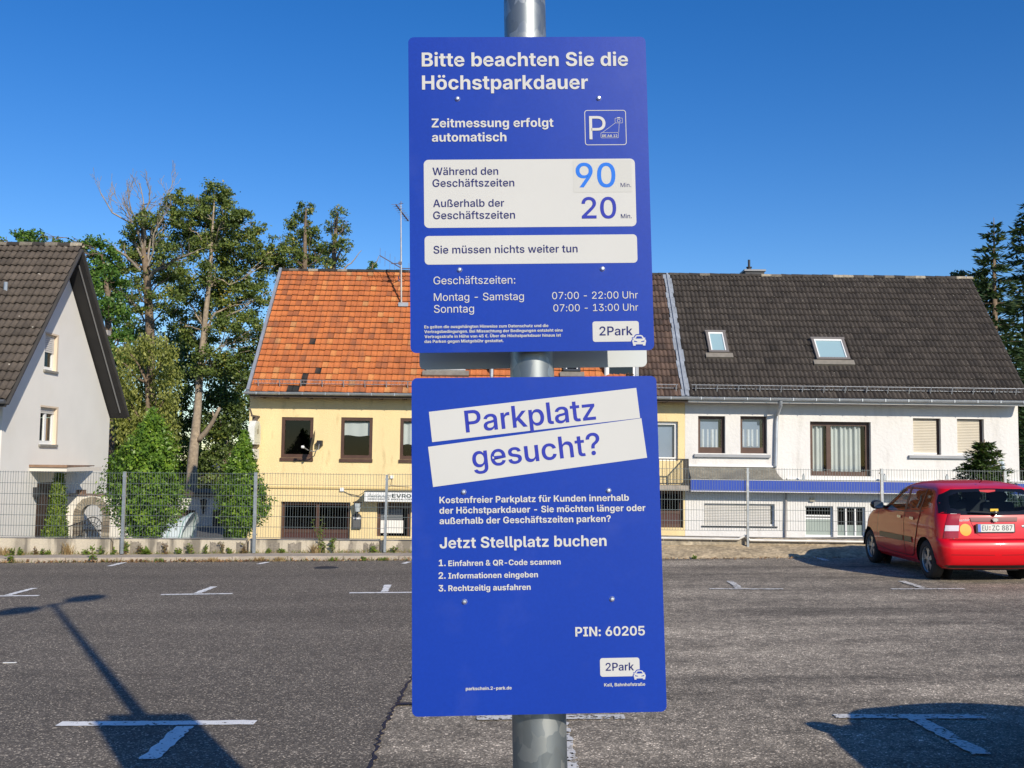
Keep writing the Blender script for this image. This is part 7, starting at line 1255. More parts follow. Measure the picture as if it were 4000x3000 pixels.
b = MB(); b.box(XW - 0.055, XW - 0.02, a, a + 0.1, d, e); b.box(XW - 0.055, XW - 0.02, c - 0.1, c, d, e); b.box(XW - 0.055, XW - 0.02, a + 0.1, c - 0.1, e - 0.1, e); b.build('door_frame', BROWN, dr)
# canopy over the door
cz_ = hitX(200, 1833, XW)[2]; ca_, cb_ = hitX(128, 1840, XW)[1] - 0.2, hitX(262, 1840, XW)[1]
b = MB(); b.box(XW + 0.004, XW + 1.05, ca_, cb_, cz_ - 0.04, cz_ + 0.07); cn = b.build('door_canopy', mat('canopy_white', (0.68, 0.63, 0.55), 0.8), gh)
b = MB(); b.hexa([(xx, yy, zz) for zz in (0, 1) for yy in (ca_ - 0.05, cb_ + 1.6) for xx in (XW + 0.004, XW + 1.08)]); b.v = [(x_, y_, cz_ + 0.074 + (0.07 if z_ else 0)) if y_ < cb_ else (x_ - (0.9 if x_ > XW + 0.5 else 0), y_, cz_ + 0.074 + (0.03 if z_ else 0)) for x_, y_, z_ in b.v]
b.build('canopy_cover', mat('canopy_brown', (0.26, 0.16, 0.10), 0.8, var=0.3, vscale=5), cn)
q = hitX(132, 1920, XW); b = MB(); b.box(XW + 0.003, XW + 0.16, q[1] - 0.07, q[1] + 0.1, q[2] - 0.14, q[2] + 0.12); b.lathe([(0.0, -0.24), (0.05, -0.2), (0.08, -0.14)], (XW + 0.08, q[1], q[2]), 'z', 8); b.build('wall_lamp', BLACKI, gh)
# garden wall with the stone arch
AY = 31.4; a0, a1 = XW, at(512, 2000, AY)[0]; gt = at(350, 1940, AY)[2]; gb = street_z(-12) - 0.3
ga = thing('garden_wall', 'white garden wall with a rubble stone arch beside the gabled house', 'wall', ((a0 + a1) / 2, AY, gb + 0.3))
axc, azc, ro, ri = at(359, 2015, AY)[0], at(359, 2012, AY)[2], 70 * AY / FPX, 41 * AY / FPX
b = MB(); n = 24
b.box(a0, axc - ro, AY, AY + 0.25, gb, gt); b.box(axc + ro, a1 + 0.6, AY, AY + 0.25, gb, gt)
top = []
for k in range(n):
    q0, q1 = math.pi * k / n, math.pi * (k + 1) / n
    P0, P1 = (axc + ro * math.cos(q0), azc + ro * math.sin(q0)), (axc + ro * math.cos(q1), azc + ro * math.sin(q1))
    zt0, zt1 = max(gt, P0[1] + 0.03), max(gt, P1[1] + 0.03)
    b.hexa([(P1[0], AY, P1[1]), (P0[0], AY, P0[1]), (P1[0], AY + 0.25, P1[1]), (P0[0], AY + 0.25, P0[1]), (P1[0], AY, zt1), (P0[0], AY, zt0), (P1[0], AY + 0.25, zt1), (P0[0], AY + 0.25, zt0)])
b.build('wall_body', mat('garden_wall_white', (0.70, 0.66, 0.58), 0.9, var=0.08), ga)
b = MB(); b.box(a0, a1 + 0.65, AY - 0.04, AY + 0.29, gt + 0.034, gt + 0.085); b.box(a0 + 0.3, a0 + 0.5, AY - 0.03, AY + 0.26, gt + 0.085, gt + 0.2); b.build('coping', mat('brown_coping', (0.20, 0.12, 0.08), 0.8, var=0.3), ga)
b = MB(); ns = 17
for k in range(ns):
    q0, q1 = math.pi * (k + 0.06) / ns, math.pi * (k + 0.94) / ns; t = rnd.random(); rr = ro * rnd.uniform(0.96, 1.02)
    c_ = lambda r_, q_, y_: (axc + r_ * math.cos(q_), y_, azc + r_ * math.sin(q_))
    b.hexa([c_(ri, q1, AY - 0.05), c_(ri, q0, AY - 0.05), c_(ri, q1, AY + 0.2), c_(ri, q0, AY + 0.2), c_(rr, q1, AY - 0.05), c_(rr, q0, AY - 0.05), c_(rr, q1, AY + 0.2), c_(rr, q0, AY + 0.2)], t)
for sx in (-1, 1):
    z_ = azc - 0.01
    while z_ > gb:
        hh = rnd.uniform(0.06, 0.13); xs2 = sorted((axc + sx * ri, axc + sx * ro * rnd.uniform(0.97, 1.01))); b.box(xs2[0], xs2[1], AY - 0.05, AY + 0.2, z_ - hh + 0.012, z_, rnd.random()); z_ -= hh
b.build('stone_arch', mat('rubble_stone', (0.3, 0.26, 0.2), 0.9, fine=0.25, fscale=30, tint=[(0, (0.13, 0.10, 0.075)), (0.5, (0.24, 0.205, 0.15)), (1, (0.34, 0.30, 0.23))], bump=0.01, bscale=30), ga, tint=True)
b = MB()
for r_ in (0.16, 0.30, ri - 0.03):
    zc = azc - 0.42; pts = [(axc + r_ * math.cos(math.pi * k / 12), AY + 0.1, zc + r_ * math.sin(math.pi * k / 12) * 1.2) for k in range(13)]; b.tube(pts, 0.012, 5)
for an in (25, 50, 75, 105, 130, 155): q = math.radians(an); b.tube([(axc + 0.05 * math.cos(q), AY + 0.1, azc - 0.42 + 0.06 * math.sin(q)), (axc + ri * 0.97 * math.cos(q), AY + 0.1, azc - 0.42 + ri * 1.15 * math.sin(q))], 0.010, 5)
b.box(axc - ri, axc + ri, AY + 0.09, AY + 0.11, azc - 0.5, azc - 0.44); k = axc - ri + 0.05
while k < axc + ri: b.box(k, k + 0.018, AY + 0.09, AY + 0.11, gb, azc - 0.5); k += 0.09
b.build('gate', BLACKI, ga)
# stair railing in front of the arch
r0, r1 = at(255, 2062, 30.3), at(345, 2028, 30.6); r2 = at(392, 2090, 30.6)
st = thing('stair_railing', 'black iron stair railing in front of the stone arch', 'railing', (r0[0], 30.3, street_z(-13)))
b = MB(); b.tube([r0 - np.array([0.12, 0, 0.2]), r0, r1, (r2[0], r2[1], r2[2])], 0.02, 6); b.build('handrail', BLACKI, st)
for c in [r0 + (r1 - r0) * k / 8 for k in range(9)] + [r1 + (r2 - r1) * k / 6 for k in range(1, 6)]:
    b = MB(); b.box(c[0] - 0.009, c[0] + 0.009, c[1] - 0.009, c[1] + 0.009, street_z(-13), c[2]); b.build('baluster', BLACKI, st)
# ---- low garage behind the trees
GY = 42.0; g0, g1 = at(560, 1940, GY)[0], at(985, 1940, GY)[0]; gtz = at(760, 1939, GY)[2]; gbz = street_z(-14) - 0.6
gg = thing('garage', 'low white flat roofed garage with dark gates between the two hedge trees', 'garage', ((g0 + g1) / 2, GY, gbz))
ops = [open_px(690, 757, 1992, 2160, GY), open_px(830, 967, 1992, 2160, GY)]
for o in ops: o[2] = gbz
b = MB(); wall_face(b, g0, g1, gbz, gtz, GY, ops, 0.25); b.build('wall', mat('garage_white', (0.70, 0.68, 0.64), 0.9, var=0.06), gg)
b = MB(); b.box(g0 - 0.1, g1 + 0.1, GY - 0.15, GY + 5, gtz + 0.003, gtz + 0.16); b.build('roof', mat('garage_edge', (0.06, 0.045, 0.035), 0.8), gg)
for o, mt in zip(ops, (mat('brown_gate', (0.09, 0.055, 0.035), 0.6, var=0.2), BLACKI)):
    b = MB(); x = o[0]
    while x < o[1] - 0.01: b.box(x + 0.004, min(x + 0.12, o[1]) - 0.004, GY + 0.2, GY + 0.23, o[2], o[3]); x += 0.12
    b.build('gate', mt, gg)
def lantern(px_, py_, Y, label, h=0.42, name='wall_lantern', panes=True):
    q = at(px_, py_, Y); t = thing(name, label, 'lantern', tuple(q))
    b = MB(); b.lathe([(0.02, h * 0.5), (0.16, h * 0.38), (0.15, h * 0.34), (0.02, h * 0.36)], q, 'z', 6); b.lathe([(0.0, -h * 0.62), (0.025, -h * 0.6), (0.03, -h * 0.3), (0.09, -h * 0.24), (0.03, -h * 0.2)], q, 'z', 6)
    b.bar(q + np.array([0, 0.0, -h * 0.45]), q + np.array([0, 0.24, -h * 0.45]), 0.03)
    b.build('bracket', BLACKI, t)
    b = MB(); b.lathe([(0.08, -h * 0.22), (0.13, h * 0.34)], q, 'z', 6); b.build('lamp_glass', mat('lantern_glass' if panes else 'dark_lantern', (0.45, 0.5, 0.52) if panes else (0.02, 0.02, 0.02), 0.2), t)
    return t
lantern(794, 1975, GY - 0.25, 'black wall lantern on the shaded white garage wall', 0.55, panes=False)
# ---- things on the yellow facade
lantern(1396, 1985, YF - 0.25, 'wall lantern with pale glass left of the restaurant door', 0.5)
q0, q1 = at(1378, 2015, YF), at(1411, 2065, YF)
t = thing('menu_box', 'dark glazed menu box on the yellow wall under the pale lantern', 'menu box', (q0[0], YF, q1[2]))
b = MB(); b.box(q0[0], q1[0], YF - 0.09, YF - 0.003, q1[2], q0[2]); b.prism([(q0[0], q0[2] + 0.002), (q1[0], q0[2] + 0.002), ((q0[0] + q1[0]) / 2 + 0.06, q0[2] + 0.09), ((q0[0] + q1[0]) / 2 - 0.06, q0[2] + 0.09)], lambda u, v, d: (u, d, v), YF - 0.085, YF - 0.005); b.build('case', mat('menu_case', (0.05, 0.052, 0.055), 0.5), t)
b = MB(); b.box(q0[0] + 0.03, q1[0] - 0.03, YF - 0.1, YF - 0.092, q1[2] + 0.05, q0[2] - 0.12); b.build('glass_front', mat('menu_glass', (0.12, 0.12, 0.12), 0.1), t)
b = MB(); b.box(q0[0] + 0.04, q1[0] - 0.02, YF - 0.1, YF - 0.092, q0[2] - 0.10, q0[2] - 0.03); b.build('title_strip', WFRAME, t)
# restaurant sign box
RYs = YF - 0.62; s0, s1 = at(1424, 1921, RYs), at(1640, 1961, RYs)
t = thing('restaurant_sign', 'white box sign lettered Restaurant EVRO above the restaurant door', 'sign', (s0[0], RYs, s1[2]))
x1s = s0[0] + 3.6
b = MB(); b.box(s0[0], x1s, RYs, YF - 0.004, s1[2], s0[2]); b.build('box', mat('sign_box_white', (0.76, 0.76, 0.74), 0.5), t)
b = MB(); b.box(s0[0] - 0.02, x1s + 0.02, RYs - 0.02, YF - 0.004, s0[2] + 0.003, s0[2] + 0.03); b.build('cover', mat('sign_cover', (0.06, 0.07, 0.07), 0.6), t)
k_ = (s1[0] - s0[0]) / 216.0; fz = lambda u, v, d: (u, d, v)
pz = lambda px_, py_: (at(px_, py_, RYs)[0], at(px_, py_, RYs)[2])
(u0, v0), (u1, v1) = pz(1437, 1943), pz(1526, 1943)
INKG = mat('script_grey', (0.10, 0.14, 0.15), 0.5); INKD = mat('sign_green_black', (0.008, 0.03, 0.026), 0.5)
b = MB(); text(b, 'Restaurant', 'r', u0, v0, u1 - u0, 0, fz, RYs - 0.004, shear=0.35, zscale=14.5 * RYs / FPX / 364); b.build('lettering', INKG, t)
(u0, v0), (u1, v1) = pz(1532, 1944), pz(1606, 1944)
b = MB(); text(b, 'EVRO', 'b', u0, v0, u1 - u0, 0, fz, RYs - 0.004, zscale=14.5 * RYs / FPX / 364); b.build('lettering', INKD, t)
(u0, v0), (u1, v1) = pz(1436, 1952), pz(1610, 1952)
b = MB(); text(b, 'GRIECHISCHE SPEZIALITÄT', 'b', u0, v0, u1 - u0, 0, fz, RYs - 0.004, zscale=5.6 * RYs / FPX / 364); b.build('lettering', INKD, t)
# satellite dish right of the first window
q = at(1226, 1728, YF - 0.45)
t = thing('satellite_dish', 'black satellite dish on an arm beside the first upper window of the yellow house', 'satellite dish', (q[0], YF - 0.4, q[2]))
R = Matrix.Rotation(math.radians(97), 4, 'Z') @ Matrix.Rotation(math.radians(12), 4, 'X'); V = []; F = []; nr, na = 5, 26
for i in range(nr + 1):
    for k in range(na):
        r_ = 0.40 * i / nr; a_ = 2 * math.pi * k / na; p = R @ Vector((r_ * 0.92 * math.cos(a_), 0.35 * r_ * r_, r_ * math.sin(a_))); V.append((q[0] + p.x, q[1] + p.y, q[2] + p.z))
for i in range(nr):
    for k in range(na): F.append((i * na + k, i * na + (k + 1) % na, (i + 1) * na + (k + 1) % na, (i + 1) * na + k))
mesh_np('dish', V, F, mat('dish_dark', (0.012, 0.014, 0.016), 0.45), t, smooth=True)
h1, h2, h3 = at(1184, 1746, YF - 0.75), at(1226, 1764, YF - 0.5), at(1243, 1755, YF - 0.35)
b = MB(); b.tube([h1, (h1 + h2) / 2 - np.array([0, 0, 0.03]), h2, h3, at(1247, 1734, YF - 0.2), at(1247, 1732, YF)], 0.018, 6); b.build('arm', PIPE, t)
b = MB(); b.lathe([(0.0, -0.06), (0.045, -0.05), (0.05, 0.02), (0.0, 0.05)], h1, 'x', 10); b.build('receiver', WFRAME, t)
b = MB(); c = at(1248, 1730, YF - 0.15); b.box(c[0] - 0.08, c[0] + 0.09, YF - 0.22, YF - 0.003, c[2] - 0.09, c[2] + 0.08); b.build('wall_mount', BLACKI, t)
# projecting sign boxes at the corner
HX = at(996, 1700, YF - 0.45)[0]; z0_, z1_ = at(996, 1736, YF - 0.45)[2], at(996, 1645, YF - 0.45)[2]
t = thing('projecting_sign', 'old arched white double box sign on an iron bracket at the house corner', 'sign', (HX, YF, z0_))
bxm = mat('aged_white_box', (0.66, 0.66, 0.60), 0.5, var=0.12, vscale=4)
outl = lambda y0, y1, zb_, zt_, ar: [(y0, zb_), (y1, zb_), (y1, zt_ - ar), (y1 - (y1 - y0) * 0.25, zt_), (y0 + (y1 - y0) * 0.25, zt_), (y0, zt_ - ar)]
b = MB(); b.prism(outl(YF - 0.95, YF - 0.10, z0_, z1_, 0.2), lambda u, v, d: (d, u, v), HX - 0.10, HX + 0.10); o = b.build('sign_box', bxm, t)
b = MB(); b.prism(outl(YF - 0.88, YF - 0.17, z0_ + 0.06, z1_ - 0.07, 0.18), lambda u, v, d: (d, u, v), HX + 0.102, HX + 0.108); b.build('sign_face', mat('sign_face', (0.60, 0.61, 0.50), 0.5, var=0.2, vscale=5), o)
b = MB(); b.box(HX + 0.109, HX + 0.113, YF - 0.62, YF - 0.42, z0_ + 0.34, z0_ + 0.5); b.box(HX + 0.109, HX + 0.113, YF - 0.52, YF - 0.46, z0_ + 0.5, z0_ + 0.62); b.build('faded_mark', mat('faded_mark', (0.3, 0.28, 0.2), 0.6), o)
y1_ = at(996, 1792, YF - 0.45)[2]; y0_ = at(996, 1754, YF - 0.45)[2]
b = MB(); b.box(HX - 0.08, HX + 0.08, YF - 0.85, YF - 0.15, y1_, y0_); b.build('sign_box', bxm, t)
b = MB(); zt_ = z1_ + 0.16; b.bar((HX, YF, zt_), (HX, YF - 0.95, zt_), 0.07, 0.05); b.bar((HX, YF - 0.5, zt_), (HX, YF - 0.5, z1_), 0.16, 0.1); b.tube([(HX, YF - 0.9, zt_), (HX - 0.04, YF - 1.0, zt_ + 0.2), (HX - 0.09, YF - 1.05, zt_ + 0.22)], 0.03, 6); b.box(HX - 0.05, HX + 0.05, YF - 0.7, YF - 0.4, y0_ + 0.002, z0_ - 0.002); b.build('bracket', mat('rusty_iron', (0.12, 0.09, 0.07), 0.8, var=0.4, vscale=12), t)
# roof aerial
mb_ = on_roof(1568, 1196); mt_ = at(1566, 800, mb_[1])
t = thing('roof_aerial', 'tall thin aerial mast standing on the orange roof', 'aerial', tuple(mb_))
b = MB(); b.tube([mb_ - np.array([0, 0, 0.1]), mb_ + (mt_ - mb_) * 0.55, mt_], [0.034, 0.027, 0.016], 8); ms = b.build('mast', mat('mast_grey', (0.36, 0.36, 0.35), 0.5, 0.3, var=0.3, vscale=5), t)
b = MB(); b.box(mb_[0] - 0.1, mb_[0] + 0.25, mb_[1] - 0.12, mb_[1] + 0.1, mb_[2] - 0.02, mb_[2] + 0.12); b.build('foot_plate', LEAD, ms)
ROD = mat('aerial_rod', (0.16, 0.13, 0.13), 0.5, 0.4); MY = mb_[1]
def yagi(pa, pb, n, half, fold=True):
    b = MB(); A_, B_ = at(*pa, MY), at(*pb, MY + 0.6); b.tube([A_, B_], 0.018, 5)
    for k in range(n):
        c = A_ + (B_ - A_) * (0.02 + 0.9 * k / max(1, n - 1)); b.tube([c - np.array([0, 0, half]), c + np.array([0, 0, half])], 0.007, 4)
    b.build('antenna', ROD, t)
yagi((1483, 998), (1568, 1048), 5, 0.28); yagi((1565, 1048), (1600, 1049), 2, 0.2)
b = MB(); c = at(1566, 818, MY); A_, B_ = c + np.array([-0.15, -0.3, 0.1]), c + np.array([0.2, 0.7, -0.25]); b.tube([A_, B_], 0.025, 6)
for k in range(9):
    p = A_ + (B_ - A_) * k / 8; b.tube([p - np.array([0.16, 0, 0]), p + np.array([0.16, 0, 0])], 0.008, 4)
b.tube([c + np.array([0, 0, 0.12]), c + np.array([0, 0, 0.3])], 0.014, 5); b.tube([c + np.array([-0.08, 0, 0.22]), c + np.array([0.08, 0, 0.22])], 0.012, 5); b.build('antenna', ROD, t)
b = MB(); c = at(1563, 1028, MY); b.tube([at(1528, 1030, MY), c], 0.016, 5); b.box(c[0] - 0.06, c[0] + 0.06, MY - 0.05, MY + 0.05, c[2] - 0.05, c[2] + 0.05); b.build('cross_arm', ROD, t)
b = MB(); c = at(1567, 1060, MY); b.tube([c, at(1556, 1080, MY + 0.3), at(1560, 1100, MY)], 0.02, 5); b.build('stay', PIPE, ms)

# ------------------------------------------------------------------ trees and plants
def unit(n):
    v = NR.normal(size=(n, 3)); return v / np.linalg.norm(v, axis=1)[:, None]
def leaf_mesh(name, P, N, size, material, parent, tint, aspect=0.5, D=None):
    """one small folded rhombus per leaf: P places, N normals, D the way each leaf points"""
    n = len(P); P = np.asarray(P, float)
    if D is None: D = unit(n)
    D = D - N * (D * N).sum(1)[:, None]; D /= np.linalg.norm(D, axis=1)[:, None] + 1e-9
    B = np.cross(N, D); s = (np.asarray(size) * NR.uniform(0.65, 1.3, n))[:, None]
    V = np.stack([P, P + D * s * 0.5 + B * s * aspect * 0.5 - N * s * 0.06, P + D * s, P + D * s * 0.5 - B * s * aspect * 0.5 - N * s * 0.06], 1).reshape(-1, 3)
    F = np.arange(4 * n).reshape(-1, 4)
    return mesh_np(name, V, F, material, parent, np.clip(tint, 0, 1))
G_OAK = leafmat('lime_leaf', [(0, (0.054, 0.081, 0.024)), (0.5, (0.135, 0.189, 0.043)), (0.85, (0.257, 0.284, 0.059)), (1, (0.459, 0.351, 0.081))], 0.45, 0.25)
G_MAPLE = leafmat('maple_leaf', [(0, (0.035, 0.079, 0.018)), (0.6, (0.099, 0.198, 0.035)), (1, (0.208, 0.318, 0.053))], 0.45, 0.28)
G_BIRCH = leafmat('birch_leaf', [(0, (0.122, 0.152, 0.039)), (0.5, (0.259, 0.282, 0.074)), (1, (0.416, 0.416, 0.109))], 0.5, 0.3)
G_HORN = leafmat('hornbeam_leaf', [(0, (0.046, 0.097, 0.015)), (0.6, (0.135, 0.241, 0.028)), (1, (0.308, 0.414, 0.048))], 0.4, 0.3)
G_THUJA = leafmat('thuja_spray', [(0, (0.048, 0.088, 0.013)), (0.6, (0.136, 0.208, 0.022)), (1, (0.240, 0.272, 0.032))], 0.55, 0.2)
G_SPRUCE = leafmat('spruce_spray', [(0, (0.024, 0.049, 0.024)), (0.6, (0.065, 0.114, 0.044)), (1, (0.174, 0.194, 0.058))], 0.55, 0.12)
G_FIR = leafmat('young_spruce_spray', [(0, (0.027, 0.054, 0.017)), (0.6, (0.068, 0.119, 0.031)), (1, (0.187, 0.204, 0.043))], 0.5, 0.15)
BARK = mat('bark', (0.17, 0.125, 0.085), 0.95, var=0.3, vscale=3, fine=0.35, fscale=9, vstretch=(1, 1, 0.3))
BARKP = mat('pale_bark', (0.33, 0.265, 0.19), 0.95, var=0.25, vscale=2.5, fine=0.3, fscale=8, vstretch=(1, 1, 0.35), stain=((0.12, 0.09, 0.06), 3, 0.55, 0.72, 0.6))
BARKG = mat('grey_dead_wood', (0.30, 0.255, 0.205), 0.95, var=0.25, vscale=3)
def wob(p, q, n, amt, r0, r1):
    p, q = np.array(p, float), np.array(q, float); pts = []; off = np.zeros(3)
    L = np.linalg.norm(q - p)
    for k in range(n + 1):
        t = k / n; off = off + NR.normal(size=3) * amt * L / n * (0 < k < n); pts.append(p + (q - p) * t + off * math.sin(math.pi * t))
    return pts, [r0 + (r1 - r0) * k / n for k in range(n + 1)]
def tree(label, base, trunk, blobs, leafm, size, dens, barkm, group='tall trees behind the houses', limbs=True, name='deciduous_tree', twig=6, cl=0.36, up=0.35, tone=0.0, clus=None):
    """trunk: [(point, radius)]; blobs: [(centre, radius)] of the crown; leaves sit in many small clumps through each blob"""
    t = thing(name, label, 'tree', tuple(base), group)
    b = MB(); b.tube([p for p, r in trunk], [r for p, r in trunk], 10)
    TP = np.array([p for p, r in trunk]); P, N, T = [], [], []
    for c, r in blobs:
        c = np.array(c)
        if limbs:
            ok = [i for i in range(len(TP)) if TP[i][2] < c[2] - 0.15 * r] or [0]
            i = min(ok, key=lambda k: np.linalg.norm(TP[k] - c) + 0.5 * abs(TP[k][2] - (c[2] - 1.0 * r))); rr = min(trunk[i][1] * 0.45, 0.03 + 0.03 * r)
            pts, rs = wob(TP[i], c, 7, 0.35, rr, rr * 0.35); b.tube(pts, rs, 5, cap=False)
            for k in range(twig):
                e = c + unit(1)[0] * r * 0.9; pts2, rs2 = wob(pts[4 + k % 3], e, 4, 0.3, rr * 0.35, 0.012); b.tube(pts2, rs2, 4, cap=False)
        nc = clus or max(14, int(24 * r ** 1.2))
        u = unit(nc) * (NR.uniform(0.25, 1, nc) ** 0.45)[:, None]; u[:, 2] *= 0.85; cc = c + u * r
        n = int(2.9 * dens * r * r); ci = NR.randint(0, nc, n); sig = r * cl * NR.uniform(0.35, 0.8, nc)
        d = NR.normal(size=(n, 3)) * sig[ci][:, None]; d[:, 2] *= 0.62
        P.append(cc[ci] + d); N.append(d / (np.linalg.norm(d, axis=1)[:, None] + 1e-6) * 0.6 + unit(n) * 0.7 + np.array([0, 0, up]))
        tc = NR.normal(0, 0.13, nc); T.append(0.45 + tone + tc[ci] + NR.normal(0, 0.16, n))
    b.build('trunk', barkm, t, smooth=True, angle=60)
    P, N, T = np.concatenate(P), np.concatenate(N), np.concatenate(T); N /= np.linalg.norm(N, axis=1)[:, None]
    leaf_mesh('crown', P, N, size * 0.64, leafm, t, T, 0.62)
    return t
def px_blobs(Y, L, jit=1.6):
    return [(at(x, y, Y + rnd.uniform(-jit, jit)), r * Y / FPX) for x, y, r in L]
def px_trunk(Y, L): return [(at(x, y, Y), r * Y / FPX) for x, y, r in L]
# trees standing in one row behind the houses, 44 to 58 m away
Y = 50
bl = px_blobs(Y, [(838, 752, 52), (800, 790, 45), (885, 772, 45), (760, 815, 55), (905, 838, 50), (705, 850, 50), (830, 850, 70), (770, 905, 70), (880, 905, 65), (945, 860, 45), (720, 950, 62), (830, 985, 80), (930, 960, 70), (1000, 905, 42), (1010, 985, 62), (785, 1230, 36), (790, 1370, 40), (812, 1100, 40), (760, 1055, 70), (880, 1085, 82), (980, 1075, 70), (1060, 1010, 45), (720, 1150, 66), (830, 1190, 75), (940, 1185, 85), (1020, 1150, 55), (690, 1245, 60), (880, 1290, 80), (980, 1290, 65), (780, 1310, 66), (920, 1400, 75), (830, 1420, 75), (985, 1390, 50)])
tree('tallest dense lime tree, pale trunk rising between gabled and yellow house', at(748, 1935, Y), px_trunk(Y, [(742, 2000, 22), (750, 1830, 20), (762, 1700, 18), (772, 1600, 15), (780, 1460, 13), (797, 1290, 11), (815, 1120, 9), (825, 980, 7), (832, 860, 4), (838, 770, 2)]), bl, G_OAK, 0.21, 900, BARKP)
o = bpy.data.objects['deciduous_tree']
b = MB(); pts, rs = wob(at(776, 1722, Y), at(858, 1592, Y - 0.6), 8, 0.12, 0.15, 0.07); b.tube(pts, rs, 8); pts, rs = wob(at(835, 1625, Y - 0.5), at(828, 1598, Y), 3, 0.1, 0.06, 0.02); b.tube(pts, rs, 5); b.build('broken_limb', BARKP, o, smooth=True)
Y = 47.0
bl = px_blobs(Y, [(520, 905, 40), (560, 855, 42), (520, 960, 50), (500, 1020, 45), (600, 880, 48), (650, 850, 42), (670, 790, 38), (700, 770, 36), (625, 940, 55), (570, 990, 60), (655, 1000, 55), (520, 1090, 60), (610, 1080, 65), (690, 1060, 50), (480, 1170, 50), (650, 1170, 60), (560, 1170, 60)])
tree('half dead tree with bare grey branches above its leaves', at(585, 1600, Y), px_trunk(Y, [(590, 1700, 20), (588, 1400, 18), (585, 1270, 17), (578, 1150, 16), (572, 1050, 15), (560, 980, 9), (556, 900, 6), (556, 800, 3)]), bl, G_OAK, 0.20, 780, BARK)
o = bpy.data.objects['deciduous_tree.001']
b = MB()
def bare(p0, p1, r0, lvl):
    p0, p1 = np.array(p0), np.array(p1)
    pts, rs = wob(p0, p1, 7, 0.22, r0, max(0.010, r0 * 0.28)); b.tube(pts, rs, 5 if lvl < 2 else 4, cap=False)
    if lvl >= 3: return
    L = np.linalg.norm(p1 - p0); d = (p1 - p0) / L
    for k in range(6 if lvl < 2 else 5):
        i = 2 + k if k < 5 else 6; dv = d * 0.75 + unit(1)[0] * 0.62 + np.array([0, 0, 0.28]); dv /= np.linalg.norm(dv)
        bare(pts[min(i, 7)], pts[min(i, 7)] + dv * L * rnd.uniform(0.25, 0.43), rs[min(i, 7)] * 0.5, lvl + 1)
for (a0, a1), (c0, c1), r_ in (((572, 1050), (395, 755), 0.075), ((560, 980), (500, 735), 0.07), ((568, 1030), (545, 715), 0.07), ((566, 960), (590, 725), 0.065), ((575, 1040), (680, 730), 0.07), ((560, 920), (470, 800), 0.05), ((572, 1060), (655, 820), 0.06)):
    bare(at(a0, a1, Y), at(c0, c1, Y + rnd.uniform(-2, 2)), r_ * 1.0, 1)
for (a0, a1), (c0, c1) in (((560, 1230), (350, 1075)), ((545, 1055), (430, 965)), ((590, 1070), (760, 985)), ((580, 1090), (690, 1010))):
    bare(at(a0, a1, Y), at(c0, c1, Y - 1.5), 0.10, 2)
b.build('dead_branches', BARKG, o, smooth=True)
Y = 52
bl = px_blobs(Y, [(1195, 815, 36), (1175, 870, 48), (1160, 935, 52), (1215, 920, 44), (1130, 1000, 55), (1200, 1000, 60), (1090, 960, 45), (1065, 1030, 52), (1250, 985, 40), (1120, 1080, 60)])
tree('slender tree rising over the left end of the orange roof', at(1180, 1400, Y), px_trunk(Y, [(1185, 1500, 13), (1190, 1050, 10), (1192, 900, 6), (1195, 820, 3)]), bl, G_OAK, 0.2, 800, BARK)
bl = px_blobs(Y, [(1325, 830, 34), (1300, 880, 36), (1345, 890, 34), (1320, 945, 40), (1285, 965, 34), (1350, 960, 30), (1310, 1010, 42), (1260, 1030, 40)])
tree('sparse twin of the slender tree, standing nearer the roof aerial', at(1305, 1400, Y), px_trunk(Y, [(1298, 1500, 12), (1302, 1050, 10), (1308, 930, 8), (1318, 830, 4)]), bl, G_OAK, 0.19, 560, BARK)
o = bpy.data.objects['deciduous_tree.003']
b = MB(); bare(at(1345, 1050, Y), at(1412, 978, Y), 0.05, 3); bare(at(1430, 1070, Y), at(1480, 1000, Y), 0.05, 3); b.build('dead_branches', BARKG, o)
bl = px_blobs(Y, [(1455, 1035, 16), (1448, 1055, 14)], 0.3)
tree('little leafy tree top peeping over the ridge beside the aerial', at(1450, 1400, Y), px_trunk(Y, [(1450, 1450, 5), (1452, 1060, 3), (1456, 1030, 2)]), bl, G_MAPLE, 0.2, 1500, BARK)
Y = 44
bl = px_blobs(Y, [(15, 945, 26), (75, 915, 26), (110, 940, 36), (145, 925, 34), (170, 955, 24), (225, 945, 18), (290, 955, 30), (345, 955, 38), (400, 985, 55), (345, 1040, 60), (440, 1020, 45), (410, 1080, 60), (350, 1130, 55), (450, 1130, 60), (400, 1200, 65), (470, 1220, 60), (430, 1300, 65), (480, 1340, 60), (440, 1400, 60), (500, 1420, 50), (230, 1010, 40), (100, 985, 40)])
tree('green maple behind the dark steep roof of the gabled house', at(420, 1700, Y), px_trunk(Y, [(430, 1800, 16), (428, 1400, 14), (420, 1150, 10), (400, 1000, 5)]), bl, G_MAPLE, 0.22, 900, BARK, tone=0.05)
Y = 55
bl = px_blobs(Y, [(690, 1340, 70), (760, 1440, 80), (870, 1520, 90), (950, 1480, 70), (960, 1590, 80), (860, 1630, 90), (690, 1500, 80), (700, 1620, 90), (800, 1740, 90), (920, 1720, 95), (690, 1760, 90), (960, 1830, 80), (850, 1850, 90), (740, 1870, 90), (640, 1700, 80), (640, 1850, 80), (1010, 1480, 50), (620, 1400, 80), (560, 1290, 70)], 2.5)
tree('broad dark undergrowth tree filling the gap behind the pale trunk', at(850, 2000, Y), px_trunk(Y, [(870, 2050, 14), (872, 1800, 12), (880, 1600, 9), (880, 1450, 5)]), bl, G_OAK, 0.26, 620, BARK, tone=-0.1)
Y = 60
